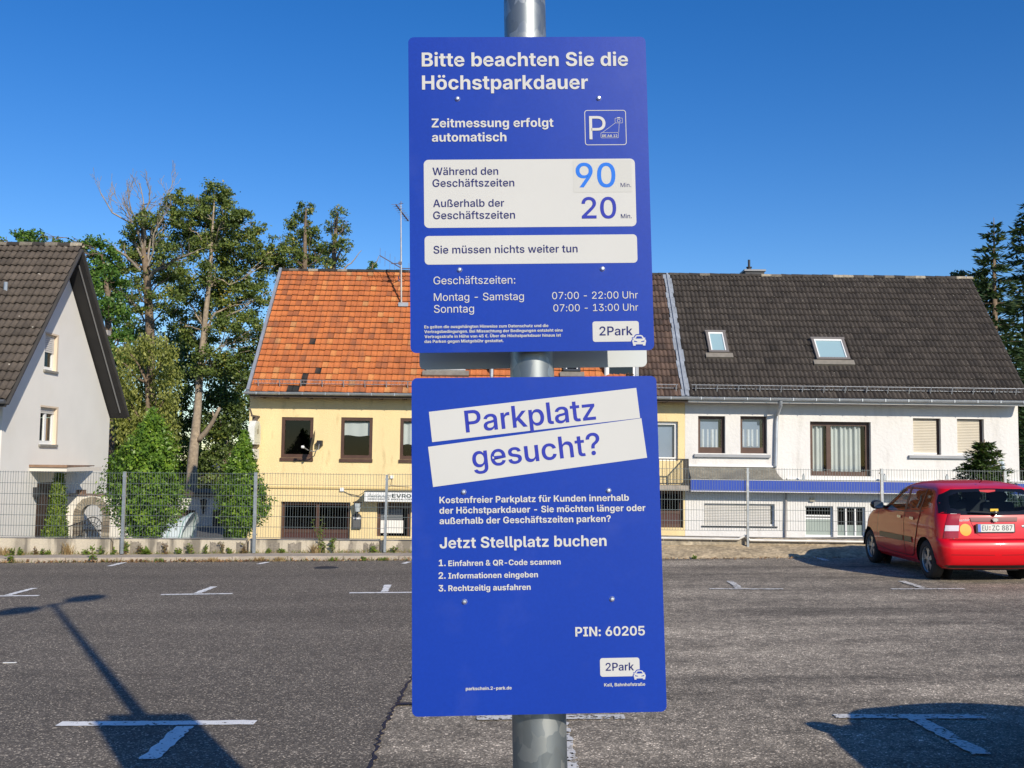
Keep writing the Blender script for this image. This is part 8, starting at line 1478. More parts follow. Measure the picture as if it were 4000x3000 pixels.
bl = px_blobs(Y, [(400, 1520, 90), (470, 1600, 90), (430, 1700, 100), (520, 1720, 90), (450, 1830, 100), (560, 1820, 90), (380, 1800, 90), (600, 1640, 90)], 2.0)
tree('dark dense tree close behind the back corner of the gabled house', at(450, 2000, Y), px_trunk(Y, [(450, 2050, 14), (452, 1800, 10), (450, 1560, 5)]), bl, G_OAK, 0.28, 520, BARK, tone=-0.05)
# drooping birch
def weeping(label, Y, blobs, trunk):
    t = thing('birch_tree', label, 'tree', tuple(at(560, 1850, Y)), 'tall trees behind the houses')
    b = MB(); tr = px_trunk(Y, trunk); b.tube([p for p, r in tr], [r for p, r in tr], 9); TP = [p for p, r in tr]
    P, T = [], []
    for x, y, r in blobs:
        c = at(x, y, Y + rnd.uniform(-1.2, 1.2)); R = r * Y / FPX; pts, rs = wob(min(TP, key=lambda q: abs(q[2] - c[2] + R)), c + np.array([0, 0, R * 0.6]), 6, 0.2, 0.06, 0.02); b.tube(pts, rs, 5, cap=False)
        for k in range(int(48 * R)):
            s0 = c + unit(1)[0] * R * rnd.uniform(0.3, 1.0); s0[2] = c[2] + abs(s0[2] - c[2]) * 0.7 + R * 0.1; L = R * rnd.uniform(0.9, 2.0); n = int(26 * L)
            tt = NR.uniform(0, 1, n); dv = unit(1)[0] * 0.25; q = s0 + np.outer(tt, np.array([dv[0], dv[1], -1]) * L) + NR.normal(size=(n, 3)) * 0.07
            P.append(q); T.append(0.5 + rnd.gauss(0, 0.14) + NR.normal(0, 0.14, n))
    b.build('trunk', BARK, t, smooth=True)
    P, T = np.concatenate(P), np.concatenate(T); n = len(P); N = unit(n) + np.array([0.2, -0.3, 0.2]); N /= np.linalg.norm(N, axis=1)[:, None]
    leaf_mesh('crown', P, N, 0.13, G_BIRCH, t, T, 0.55, D=unit(n) * 0.5 + np.array([0, 0, -1.0]))
weeping('drooping olive green birch between the gabled house and the pale trunk', 39, [(600, 1330, 60), (540, 1350, 65), (480, 1370, 50), (650, 1360, 55), (560, 1440, 80), (480, 1460, 70), (640, 1450, 70), (530, 1540, 80), (620, 1550, 80), (470, 1570, 60), (660, 1560, 50), (560, 1640, 80), (640, 1660, 60), (480, 1660, 50)], [(580, 1950, 10), (578, 1700, 9), (575, 1500, 7), (590, 1330, 4)])
# leafy garden trees with a clipped outline: leaves on a body of revolution
def profile_tree(name, label, Y, prof, cx, n, size, leafm, group=None, stem=None, inner=0.55, tone=0.0, rag=0.13, aspect=0.55, upd=0.25, spray=None, cat='tree'):
    base = at(cx, prof[-1][0], Y); zb = street_z(base[0]); t = thing(name, label, cat, (base[0], Y, zb), group)
    zz = np.array([at(cx, y, Y)[2] for y, l, r in prof]); ll = np.array([(cx - l) * Y / FPX for y, l, r in prof]); rr_ = np.array([(r - cx) * Y / FPX for y, l, r in prof]); mx = (ll + rr_) / 2
    zo = zz[::-1]; cdf = np.cumsum(np.maximum(np.interp(np.linspace(zo[0], zo[-1], 200), zo, mx[::-1]), 0.03)); cdf /= cdf[-1]
    z = np.interp(NR.uniform(0, 1, n), cdf, np.linspace(zo[0], zo[-1], 200)); a = NR.uniform(0, 2 * np.pi, n)
    lump = 1 + rag * np.sin(a * 3 + z * 5.1) * np.sin(z * 7.3 + a * 2) + rag * 0.8 * np.sin(a * 7 - z * 11.0 + 1.3) + NR.normal(0, 0.05, n)
    k = NR.uniform(0, 1, n) ** inner; ca = np.cos(a)
    R = np.where(ca < 0, np.interp(z, zo, ll[::-1]), np.interp(z, zo, rr_[::-1])); Ry = np.interp(z, zo, mx[::-1])
    P = np.stack([base[0] + ca * R * lump * k, Y + np.sin(a) * Ry * lump * k, z + NR.normal(0, 0.05, n)], 1)
    O = np.stack([ca, np.sin(a), np.full(n, upd)], 1); N = O * 0.8 + unit(n) * 0.75 + np.array([0, 0, 0.25]); N /= np.linalg.norm(N, axis=1)[:, None]
    D = O * 0.7 + unit(n) * 0.7 + (np.array(spray) if spray is not None else 0)
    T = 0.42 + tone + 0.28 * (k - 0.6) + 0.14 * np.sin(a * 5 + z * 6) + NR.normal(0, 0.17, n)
    b = MB(); top = zo[-1]
    st_ = stem or 0.05; b.tube([(base[0], Y, zb - 0.1), (base[0] + 0.02, Y, (zb + top) / 2), (base[0], Y, top - 0.15)], [st_, st_ * 0.7, 0.012], 9)
    for q in range(26):
        z0 = zo[0] + (top - zo[0]) * rnd.random() * 0.85; aa = rnd.uniform(0, 6.28); r_ = np.interp(z0 + 0.25, zo, mx[::-1]) * 0.8
        b.tube([(base[0], Y, z0), (base[0] + math.cos(aa) * r_, Y + math.sin(aa) * r_, z0 + 0.3)], [0.02, 0.006], 4, cap=False)
    b.build('trunk', BARK, t, smooth=True, angle=60)
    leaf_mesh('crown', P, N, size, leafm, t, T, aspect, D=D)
    return t
profile_tree('hornbeam', 'bigger light green hornbeam standing right of the gabled house', 25.0,
             [(1600, 578, 592), (1640, 552, 618), (1690, 522, 640), (1750, 482, 668), (1800, 452, 676), (1850, 438, 686), (1900, 424, 694), (1950, 418, 698), (2000, 430, 684), (2050, 458, 652), (2085, 492, 622), (2108, 520, 600)], 570, 24000, 0.09, G_HORN, 'hornbeams behind the fence', 0.07, rag=0.24)
profile_tree('hornbeam', 'slimmer light green hornbeam at the left corner of the yellow house', 27.0,
             [(1690, 938, 952), (1730, 920, 966), (1790, 900, 984), (1850, 878, 1002), (1900, 858, 1020), (1950, 848, 1036), (2000, 852, 1030), (2040, 868, 1000), (2075, 895, 962), (2098, 905, 950)], 938, 16000, 0.092, G_HORN, 'hornbeams behind the fence', 0.07, rag=0.24)
profile_tree('conifer', 'slim columnar thuja in front of the dark house door', 29.6,
             [(1840, 214, 232), (1870, 204, 240), (1920, 193, 243), (1980, 184, 247), (2040, 177, 250), (2100, 166, 259), (2150, 164, 262)], 216, 9000, 0.10, G_THUJA, None, 0.05, 0.4, 0.0, 0.07, 0.4, 0.5, (0, 0, 1.1))
profile_tree('shrub', 'low yellow green bush at the foot of the slimmer hornbeam', 28.6, [(2040, 900, 940), (2070, 885, 950), (2110, 880, 955)], 917, 1500, 0.11, G_THUJA, None, 0.03, tone=0.25, cat='bush')
# spruces
def spruce(label, Y, apex, basepx, levels, spread, name='spruce', leafm=None, group=None, size=0.34, dens=26, lean=0.0, droop=0.35, nb=9):
    A_, B_ = at(*apex, Y), at(*basepx, Y); t = thing(name, label, 'tree', tuple(B_), group)
    b = MB(); b.tube([B_, (A_ + B_) / 2 + np.array([lean, 0, 0]), A_], [0.02 * (A_[2] - B_[2]) + 0.02, 0.012 * (A_[2] - B_[2]) + 0.02, 0.012], 9)
    P, D, T = [], [], []
    for i in range(levels):
        t_ = (i + rnd.uniform(-0.25, 0.25)) / levels; t_ = max(0.0, min(0.985, t_)); c = B_ + (A_ - B_) * t_ + np.array([lean * 4 * t_ * (1 - t_), 0, 0]); R = spread * (1 - t_) ** 0.8
        for k in range(nb):
            a = rnd.uniform(0, 6.283); L = R * rnd.uniform(0.55, 1.15) + 0.06
            o = np.array([math.cos(a), math.sin(a), 0]); dr = droop * rnd.uniform(0.5, 1.3)
            pts = [c + o * L * s_ + np.array([0, 0, L * (0.22 * s_ - dr * s_ * s_ + 0.12 * s_ ** 4)]) for s_ in (0, 0.25, 0.5, 0.75, 1.0)]
            b.tube(pts, [0.012 * L + 0.008, 0.01 * L + 0.006, 0.012, 0.009, 0.005], 4, cap=False)
            n = max(6, int(dens * L)); ss = NR.uniform(0.12, 1.02, n); Q = np.array([np.interp(ss, (0, 0.25, 0.5, 0.75, 1.0), [p[j] for p in pts]) for j in range(3)]).T
            sd = np.cross(o, [0, 0, 1]); side = NR.choice([-1, 1], n)[:, None] * sd
            wd = (L * 0.30 * np.sin(np.pi * np.clip(ss, 0, 1) * 0.9 + 0.2) * NR.uniform(0, 1, n))[:, None]
            P.append(Q + side * wd + NR.normal(size=(n, 3)) * 0.03 * L - np.array([0, 0, 1]) * wd * 0.35); D.append(o * 0.7 + side * 0.6 + np.array([0, 0, -0.35]) + unit(n) * 0.35)
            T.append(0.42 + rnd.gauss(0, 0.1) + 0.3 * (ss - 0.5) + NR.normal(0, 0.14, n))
    b.build('trunk', BARK, t, smooth=True)
    P, D, T = np.concatenate(P), np.concatenate(D), np.concatenate(T); n = len(P); N = unit(n) * 0.6 + np.array([0, 0, 1.0]); N /= np.linalg.norm(N, axis=1)[:, None]
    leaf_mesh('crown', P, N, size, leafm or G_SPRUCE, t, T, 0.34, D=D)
spruce('dark spruce with loose ragged top beyond the right end of the terrace', 56, (3882, 850), (3965, 1900), 34, 3.4, size=0.42, dens=26, lean=-0.5, nb=7)
spruce('taller dark spruce at the far right beyond the terrace', 60, (4010, 775), (4010, 1900), 36, 4.0, size=0.45, dens=24, nb=7)
bl = px_blobs(58, [(3748, 1070, 22), (3722, 1078, 12), (3770, 1080, 16), (3830, 1100, 40), (3850, 1160, 40)], 0.5)
tree('dark tree crown peeping over the right end of the ridge', at(3800, 1500, 58), px_trunk(58, [(3800, 1500, 8), (3800, 1120, 5), (3760, 1075, 2)]), bl, G_SPRUCE, 0.26, 900, BARK)
spruce('young spruce behind the fence above the roof of the red car', 22.0, (3845, 1716), (3832, 2090), 20, 0.92, 'young_spruce', G_FIR, None, 0.115, 150, droop=0.05, nb=12)
# plastic covered garden tunnel
TARP = bpy.data.materials.new('white_plastic_film'); TARP.use_nodes = True
b_ = TARP.node_tree.nodes['Principled BSDF']; b_.inputs['Base Color'].default_value = (0.66, 0.74, 0.74, 1); b_.inputs['Roughness'].default_value = 0.25; b_.inputs['Alpha'].default_value = 0.86
t0_ = at(662, 2098, 30.0); hz = at(662, 2000, 30.0)[2]
t = thing('garden_tunnel', 'white plastic film tunnel glinting behind the bigger hornbeam', 'garden tunnel', (t0_[0], 30.0, street_z(-10)))
V, F = [], []; na, nl = 14, 12; zb = street_z(-10); hh = hz - zb
for i in range(nl + 1):
    u = i / nl; sc_ = math.sin(math.pi * (0.12 + 0.40 * u)); xx = at(560 + 158 * u, 2050, 30)[0]
    for k in range(na + 1):
        a = math.pi * k / na; r_ = 0.75 * (0.6 + 0.4 * sc_)
        V.append((xx + 0.25 * math.sin(a) * u + rnd.uniform(-0.03, 0.03), 30.3 - r_ * math.cos(a), zb + hh * (0.45 + 0.55 * u) * math.sin(a) ** 0.7 + rnd.uniform(-0.02, 0.02)))
for i in range(nl):
    for k in range(na): p = i * (na + 1) + k; F.append((p, p + 1, p + na + 2, p + na + 1))
n0 = len(V); 
mesh_np('film', V, F, TARP, t, smooth=True)
b = MB()
for i in (2, 5, 8, 11): b.tube([tuple(np.array(V[i * (na + 1) + k]) * 1.0) for k in range(na + 1)], 0.016, 5)
b.build('hoop', mat('green_tube', (0.15, 0.30, 0.26), 0.5), t)

# ------------------------------------------------------------------ weeds along the kerb and the wall
G_WEED = leafmat('weed_leaf', [(0, (0.045, 0.075, 0.015)), (0.6, (0.11, 0.165, 0.025)), (1, (0.24, 0.30, 0.04))], 0.5, 0.3)
G_DRY = leafmat('dry_grass', [(0, (0.16, 0.10, 0.045)), (0.6, (0.33, 0.23, 0.10)), (1, (0.46, 0.36, 0.17))], 0.7, 0.25, (1.1, 1.0, 0.8))
G_RED = leafmat('red_weed', [(0, (0.10, 0.05, 0.035)), (0.6, (0.17, 0.11, 0.05)), (1, (0.14, 0.17, 0.04))], 0.6, 0.25)
def weed(kind, px, py, hpx, label, front=False):
    """kind: grass (dry blades), leafy (broad leaves on stems), rosette, sapling"""
    Y = WY - 0.08 if not front else KY - 0.05; f = at(px, py, Y); gz_ = gz(f[0]) + (0.085 if not front else 0.0); f = np.array([f[0], Y, gz_]); H = hpx * Y / FPX
    t = thing('weed', label, 'weed', tuple(f), 'weeds along the foot of the wall')
    P, N, D, T, Sz = [], [], [], [], []; b = MB()
    if kind == 'grass':
        for k in range(46):
            a = rnd.uniform(0, 6.28); s_ = rnd.uniform(0.1, 0.75); p0 = f + np.array([rnd.gauss(0, 0.05), rnd.gauss(0, 0.02), 0]); L = H * rnd.uniform(0.4, 1.1)
            p1 = p0 + np.array([math.cos(a) * s_ * L * 0.5, math.sin(a) * s_ * L * 0.25 - 0.01, L * 0.6]); p2 = p1 + np.array([math.cos(a) * s_ * L * 0.6, math.sin(a) * s_ * L * 0.25, L * 0.35]); w_ = 0.005; tt = rnd.random(); sd = np.array([w_, 0, 0])
            b.add([p0 - sd, p0 + sd, p1 + sd * 0.8, p1 - sd * 0.8], [(0, 1, 2, 3)], tt); b.add([p1 - sd * 0.8, p1 + sd * 0.8, p2], [(0, 1, 2)], tt)
        b.build('blades', G_DRY if rnd.random() < 0.75 else G_WEED, t, tint=True)['kind'] = 'stuff'
        return
    ns = {'leafy': 5, 'rosette': 9, 'sapling': 4, 'red': 4}[kind]
    for k in range(ns):
        a = rnd.uniform(0, 6.28); lean = {'leafy': 0.4, 'rosette': 0.9, 'sapling': 0.22, 'red': 0.3}[kind] * rnd.uniform(0.4, 1.2); L = H * rnd.uniform(0.6, 1.05)
        p1 = f + np.array([math.cos(a) * lean * L, math.sin(a) * lean * L * 0.4 - 0.01, L]); pts, rs = wob(f, p1, 4, 0.15, 0.006, 0.003); b.tube(pts, rs, 4, cap=False, t=rnd.random())
        nl_ = {'leafy': 7, 'rosette': 7, 'sapling': 9, 'red': 8}[kind]
        for q in range(nl_):
            s_ = (q + 0.6) / nl_; s_ = s_ if kind != 'sapling' else 0.3 + 0.7 * s_; i = min(3, int(s_ * 4)); p = pts[i] + (pts[i + 1] - pts[i]) * (s_ * 4 - i)
            P.append(p); dd = unit(1)[0]; dd[2] = abs(dd[2]) * 0.5; D.append(dd); N.append(unit(1)[0] * 0.5 + np.array([0, -0.4, 0.8])); T.append(rnd.gauss(0.55, 0.2)); Sz.append({'leafy': 0.058, 'rosette': 0.085, 'sapling': 0.065, 'red': 0.05}[kind] * (0.7 + 0.6 * rnd.random()))
    b.build('stems', G_RED if kind != 'rosette' else G_WEED, t, tint=True)['kind'] = 'stuff'
    N = np.array(N); N /= np.linalg.norm(N, axis=1)[:, None]
    leaf_mesh('leaves', P, N, np.array(Sz), G_RED if kind == 'red' else G_WEED, t, np.array(T), 0.5, D=np.array(D))['kind'] = 'stuff'
for a_ in (('grass', 20, 2160, 40, 'wide dry grass tuft at the left end of the wall'), ('leafy', 50, 2160, 26, 'leafy weed inside the wide dry grass tuft'), ('leafy', 78, 2162, 26, 'small green weed right of the wide dry tuft'),
           ('red', 138, 2163, 30, 'reddish weed below the dark house door'), ('leafy', 168, 2162, 24, 'thin weed below the columnar thuja'), ('leafy', 190, 2163, 14, 'tiny weed below the columnar thuja'),
           ('grass', 266, 2164, 58, 'tallest dry grass fan below the stone arch'), ('leafy', 338, 2164, 18, 'small weed right of the dry grass fan'), ('leafy', 394, 2164, 26, 'green weed left of the second fence post'),
           ('leafy', 442, 2164, 22, 'broad leaved weed just left of the second post'), ('sapling', 490, 2163, 45, 'thin upright weed touching the second fence post'), ('red', 548, 2163, 48, 'reddish weed on the first dark stain of the wall'), ('rosette', 568, 2162, 22, 'bright yellow green rosette on the kerb'),
           ('red', 645, 2162, 45, 'reddish weed on the second dark stain'), ('leafy', 697, 2162, 26, 'dark green weed below the garage lantern'), ('leafy', 748, 2160, 42, 'tall bright green weed below the white garage'), ('leafy', 806, 2162, 32, 'two stemmed weed right of the bright green one'),
           ('red', 870, 2162, 52, 'tall dark red weed below the slimmer hornbeam'), ('leafy', 896, 2162, 20, 'low green weed next to the tall dark red one'), ('red', 950, 2162, 38, 'thin dark weed just left of the third post'), ('red', 958, 2158, 16, 'tiny dark weed at the third post'),
           ('leafy', 1048, 2160, 18, 'small weed right of the third fence post'), ('grass', 1230, 2160, 45, 'dry grass clump below the wide dark window'), ('sapling', 1248, 2160, 150, 'tall sapling with yellowish leaves growing through the fence'), ('sapling', 1300, 2158, 75, 'leaning stem beside the tall sapling'), ('leafy', 1262, 2158, 48, 'leafy weed under the tall sapling'),
           ('leafy', 1460, 2158, 34, 'leafy weed below the menu box'), ('leafy', 1540, 2157, 26, 'red tipped weed below the restaurant door'), ('leafy', 1100, 2160, 14, 'tiny weed left of the dry clump')):
    weed(*a_)
for a_ in (('leafy', 40, 2200, 38, 'grey green weed standing in the gutter at far left'), ('sapling', 365, 2200, 60, 'tall feathery weed in the gutter left of the second post'), ('grass', 620, 2200, 20, 'dry tuft in the gutter below the garden tunnel'), ('grass', 830, 2200, 22, 'reddish dry tuft in the gutter'), ('grass', 1015, 2198, 24, 'grass tuft in the gutter at the third post'), ('grass', 1090, 2198, 22, 'thin grass tuft in the gutter below the yellow wall'),
           ('grass', 1305, 2196, 20, 'small grass tuft in the gutter below the menu box'), ('leafy', 1420, 2195, 18, 'small green weed in the gutter near the restaurant door'), ('grass', 1500, 2195, 18, 'low grass tuft in the gutter left of the lower sign'), ('leafy', 2712, 2172, 8, 'single tiny weed on the gravel bank')):
    weed(*a_, front=True)
# dry leaves swept against the kerb
n = 900; X = np.concatenate([NR.uniform(-9.5, 1.0, 620), NR.normal(-6.6, 0.7, 160), NR.normal(-5.0, 0.4, 120)]); n = len(X)
Pl = np.stack([X, KY - np.abs(NR.normal(0, 0.07, n)) - 0.01, SLOPE * X + 0.012 + NR.uniform(0, 0.02, n)], 1); Nl = unit(n) * 0.7 + np.array([0, -0.2, 1]); Nl /= np.linalg.norm(Nl, axis=1)[:, None]
G_LIT = leafmat('dead_leaf', [(0, (0.10, 0.05, 0.025)), (0.6, (0.26, 0.14, 0.06)), (1, (0.48, 0.33, 0.17))], 0.7, 0.1)
leaf_mesh('leaf_litter', Pl, Nl, 0.05, G_LIT, None, NR.uniform(0, 1, n), 0.7)['kind'] = 'stuff'
X = NR.uniform(1.3, 6.0, 260); Pl = np.stack([X, KY - np.abs(NR.normal(0, 0.08, 260)), SLOPE * X + 0.012], 1); Nl = unit(260) * 0.6 + np.array([0, 0, 1]); Nl /= np.linalg.norm(Nl, axis=1)[:, None]
leaf_mesh('leaf_litter', Pl, Nl, 0.045, G_LIT, None, NR.uniform(0.2, 1, 260), 0.7)['kind'] = 'stuff'
b = MB()                                                      # short grass and seedlings in the joint between kerb and wall
for k in range(1500):
    c = rnd.choice((-8.9, -7.9, -7.2, -6.5, -5.6, -4.9, -4.2, -3.6, -3.1, -2.5, -1.9)) if rnd.random() < 0.75 else rnd.uniform(-9.5, 0.5); x = rnd.gauss(c, 0.22); fr_ = rnd.random() < 0.35
    y = KY - rnd.uniform(0.0, 0.05) if fr_ else WY - rnd.uniform(0.0, 0.07); z = gz(x) + (0.0 if fr_ else 0.08); L = rnd.uniform(0.02, 0.10); dx, dy = rnd.gauss(0, 0.4) * L, rnd.gauss(-0.1, 0.2) * L; q = rnd.uniform(0.002, 0.006)
    b.add([(x - q, y, z), (x + q, y, z), (x + dx + q * 0.6, y + dy, z + L * 0.6), (x + dx * 1.7, y + dy * 1.8, z + L), (x + dx - q * 0.6, y + dy, z + L * 0.6)], [(0, 1, 2, 3, 4)], rnd.random())
b.build('short_grass', leafmat('kerb_grass', [(0, (0.30, 0.21, 0.09)), (0.45, (0.26, 0.20, 0.08)), (0.55, (0.09, 0.13, 0.025)), (1, (0.16, 0.21, 0.035))], 0.6, 0.25), tint=True)['kind'] = 'stuff'
# a cast iron drain cover and a paper scrap on the asphalt
q = gnd(1275, 2219); t = thing('drain_cover', 'small dark round drain cover in the asphalt near the kerb', 'drain cover', tuple(q))
b = MB(); b.lathe([(0.0, 0.016), (0.15, 0.016), (0.17, 0.012), (0.17, 0.0)], q, 'z', 22); b.build('lid', mat('cast_iron', (0.02, 0.02, 0.021), 0.7, var=0.3, vscale=20), t)
b = MB(); b.lathe([(0.172, 0.0), (0.172, 0.010), (0.21, 0.010), (0.21, 0.0)], q, 'z', 22); b.build('rim', mat('iron_rim', (0.05, 0.05, 0.05), 0.7), t)
q = gnd(38, 2592); b = MB(); b.hexa([(q[0] + x_, q[1] + y_ + 0.15 * x_, gz(q[0]) + 0.006 + z_ * (1 + 3 * abs(x_))) for z_ in (0, 0.004) for y_ in (-0.012, 0.012) for x_ in (-0.055, 0.055)])
o = b.build('paper_scrap', mat('paper', (0.7, 0.7, 0.68), 0.8)); tag(o, 'small white paper scrap lying on the left asphalt', 'litter')

# ------------------------------------------------------------------ small hatchback
#            z     rear   front  half-width
SLICES = [(0.19, 0.14, 3.40, 0.70), (0.25, 0.06, 3.46, 0.765), (0.36, 0.015, 3.49, 0.79), (0.47, 0.0, 3.50, 0.80), (0.56, 0.012, 3.49, 0.803), (0.60, 0.035, 3.48, 0.803), (0.625, 0.075, 3.46, 0.80),
          (0.72, 0.085, 3.42, 0.80), (0.82, 0.10, 3.34, 0.795), (0.90, 0.115, 3.18, 0.785), (0.95, 0.13, 2.92, 0.775), (0.99, 0.145, 2.66, 0.763), (1.04, 0.165, 2.54, 0.747), (1.12, 0.20, 2.40, 0.722), (1.20, 0.24, 2.25, 0.695),
          (1.28, 0.275, 2.10, 0.672), (1.335, 0.305, 1.98, 0.645), (1.365, 0.40, 1.90, 0.615), (1.395, 0.56, 1.80, 0.57), (1.42, 0.75, 1.68, 0.50), (1.438, 0.95, 1.52, 0.36), (1.446, 1.12, 1.38, 0.14)]
def car_loop(yr, yf, w_, z):
    rr = min(0.18, w_ * 0.5); rf = min(0.32, w_ * 0.75); pts = []
    bow_r, bow_f = 0.036 * (w_ / 0.8), 0.11 * (w_ / 0.8)
    half = []
    for k in range(9): u = k / 8 * (w_ - rr); half.append((u, yr + bow_r * (u / w_) ** 2))
    y0 = yr + bow_r * ((w_ - rr) / w_) ** 2
    for k in range(1, 8): a = math.pi / 2 * k / 8; half.append((w_ - rr + rr * math.sin(a), y0 + rr * (1 - math.cos(a))))
    ya, yb = y0 + rr, yf - bow_f - rf
    for k in range(25):
        u = k / 24; half.append((w_ + 0.012 * math.sin(math.pi * u), ya + (yb - ya) * u))
    for k in range(1, 8): a = math.pi / 2 * k / 8; half.append((w_ - rf + rf * math.cos(a), yb + rf * math.sin(a)))
    for k in range(9): u = 1 - k / 8; x = u * (w_ - rf); half.append((x, yf - bow_f * (x / max(w_ - rf, 1e-3)) ** 2))
    n = len(half)
    return [(x, y, z) for x, y in half] + [(-x, y, z) for x, y in half[-2:0:-1]]
def build_car(name, label, paint_, loc, rot, full=True):
    t = thing(name, label, 'car', loc, rot=rot); ORG[t.name] = np.zeros(3)
    zs = np.array([s_[0] for s_ in SLICES]); fine = []
    for a, b_ in zip(SLICES, SLICES[1:]):
        n = 2 if b_[0] - a[0] > 0.03 else 1
        fine += [tuple(np.array(a) + (np.array(b_) - np.array(a)) * k / n) for k in range(n)]
    fine.append(SLICES[-1]); loops = [car_loop(yr, yf, w_, z) for z, yr, yf, w_ in fine]; m_ = len(loops[0])
    V = [p for l in loops for p in l]; F = [(i * m_ + k, i * m_ + (k + 1) % m_, (i + 1) * m_ + (k + 1) % m_, (i + 1) * m_ + k) for i in range(len(loops) - 1) for k in range(m_)]
    F += [tuple(range(m_))[::-1], tuple((len(loops) - 1) * m_ + k for k in range(m_))]
    me = bpy.data.meshes.new('body'); me.from_pydata(V, [], F); me.update()
    bm = bmesh.new(); bm.from_mesh(me); bmesh.ops.recalc_face_normals(bm, faces=bm.faces); bm.to_mesh(me)
    bvh = BVHTree.FromBMesh(bm); bm.free()
    body = link('body', me, paint_, t)
    # wheel houses and window openings are cut out of the shell
    cuts = []
    for y in (0.63, 3.0):
        for sx in (-1, 1): q_ = MB(); q_.tube([(sx * 0.52, y, 0.285), (sx * 0.95, y, 0.285)], 0.335, 36); cuts.append(q_)
    def cutprism(poly, axis, d0, d1):
        fn = (lambda u, v, d: (d, u, v)) if axis == 'x' else (lambda u, v, d: (u, d, v)); q_ = MB(); q_.prism(poly, fn, d0, d1); cuts.append(q_)
    RW = [(-0.56, 1.03), (-0.61, 1.10), (-0.60, 1.20), (-0.53, 1.27), (-0.36, 1.295), (0.36, 1.295), (0.53, 1.27), (0.60, 1.20), (0.61, 1.10), (0.56, 1.03), (0.40, 0.995), (-0.40, 0.995)]
    cutprism(RW, 'y', -0.2, 0.6)
    cutprism([(-0.62, 1.03), (-0.52, 1.30), (0.52, 1.30), (0.62, 1.03)], 'y', 1.9, 3.2)
    W1 = [(1.42, 0.985), (1.42, 1.30), (1.78, 1.30), (2.02, 1.22), (2.38, 0.985)]; W2 = [(0.62, 1.06), (0.54, 1.14), (0.54, 1.26), (0.64, 1.30), (1.33, 1.305), (1.33, 1.0)]
    for q in (W1, W2):
        for d0, d1 in ((0.4, 1.0), (-1.0, -0.4)): cutprism(q, 'x', d0, d1)
    for cut in cuts:
        cm = bpy.data.meshes.new('c'); cm.from_pydata(cut.v, [], cut.f); bm = bmesh.new(); bm.from_mesh(cm); bmesh.ops.recalc_face_normals(bm, faces=bm.faces); bm.to_mesh(cm); bm.free()
        co = bpy.data.objects.new('c', cm); COL.objects.link(co); co.parent = t
        md = body.modifiers.new('b', 'BOOLEAN'); md.operation = 'DIFFERENCE'; md.object = co; md.solver = 'EXACT'
        bpy.context.view_layer.update(); dg = bpy.context.evaluated_depsgraph_get()
        nm = bpy.data.meshes.new_from_object(body.evaluated_get(dg)); body.modifiers.clear(); body.data = nm; nm.name = 'body'; bpy.data.objects.remove(co)
    # drop the inner cheeks that the solid cutters leave, so that the shell is hollow behind the windows
    bm = bmesh.new(); bm.from_mesh(nm)
    bad = []
    for f in bm.faces:
        c = f.calc_center_median(); hit = bvh.find_nearest(c)
        if hit[0] is not None and (hit[0] - c).length > 0.012: bad.append(f)
    bmesh.ops.delete(bm, geom=bad, context='FACES'); bm.to_mesh(nm); bm.free()
    nm.polygons.foreach_set('use_smooth', np.ones(len(nm.polygons), bool)); nm.set_sharp_from_angle(angle=math.radians(32))
    def wrap(name_, lo, hi, axis, material, parent, off=0.004, nu=24, nv=8, side=1, thick=0.0):
        """a patch between two outlines, laid onto the body by casting rays along AXIS"""
        V, F = [], []
        def interp(L, u):
            s_ = u * (len(L) - 1); i = min(int(s_), len(L) - 2); f_ = s_ - i; return L[i][0] * (1 - f_) + L[i + 1][0] * f_, L[i][1] * (1 - f_) + L[i + 1][1] * f_
        for j in range(nv + 1):
            for i in range(nu + 1):
                a, c = interp(lo, i / nu), interp(hi, i / nu); v = j / nv; p, z = a[0] * (1 - v) + c[0] * v, a[1] * (1 - v) + c[1] * v
                if axis == 'x': h = bvh.ray_cast(Vector((side * 2, p, z)), Vector((-side, 0, 0)))
                elif axis == 'f': h = bvh.ray_cast(Vector((p, 6, z)), Vector((0, -1, 0)))
                elif axis == 'y': h = bvh.ray_cast(Vector((p, -2, z)), Vector((0, 1, 0)))
                else: d_ = Vector((-side * 0.75, 0.66, 0)); h = bvh.ray_cast(Vector((side * 0.8, 0.0, z)) - d_ * 2 + Vector((0.66 * side, 0.75, 0)) * p, d_)
                q = h[0] + h[1] * (off if (h[1].dot(Vector((side, 0, 0)) if axis not in 'yf' else Vector((0, 1 if axis == 'f' else -1, 0)))) > -0.2 else -off) if h[0] is not None else Vector((p, 0, z)) if axis == 'y' else Vector((side * 0.75, p, z))
                V.append(tuple(q))
        n = nu + 1
        for j in range(nv):
            for i in range(nu): q = j * n + i; F.append((q, q + 1, q + n + 1, q + n))
        flip = axis == 'f' or (axis == 'x' and side < 0) or (axis == 'd' and side < 0)
        if flip: F = [f[::-1] for f in F]
        return mesh_np(name_, V, F, material, parent, smooth=True, local=True)
    BLK = mat('black_trim', (0.012, 0.012, 0.013), 0.35); GL = glassmat('car_glass', (0.60, 0.68, 0.70), 1.35, 0.0); BLKG = mat('black_glass', (0.006, 0.006, 0.007), 0.06)
    RUB = mat('rubber', (0.022, 0.021, 0.020), 0.8, var=0.2, vscale=14); RIM = mat('wheel_silver', (0.42, 0.42, 0.41), 0.38, 0.7, var=0.1)
    # dark cabin
    b = MB(); b.box(-0.70, 0.70, 0.34, 2.5, 0.45, 0.93); b.build('cabin_floor', mat('cabin_dark', (0.02, 0.021, 0.023), 0.9), t, local=True)
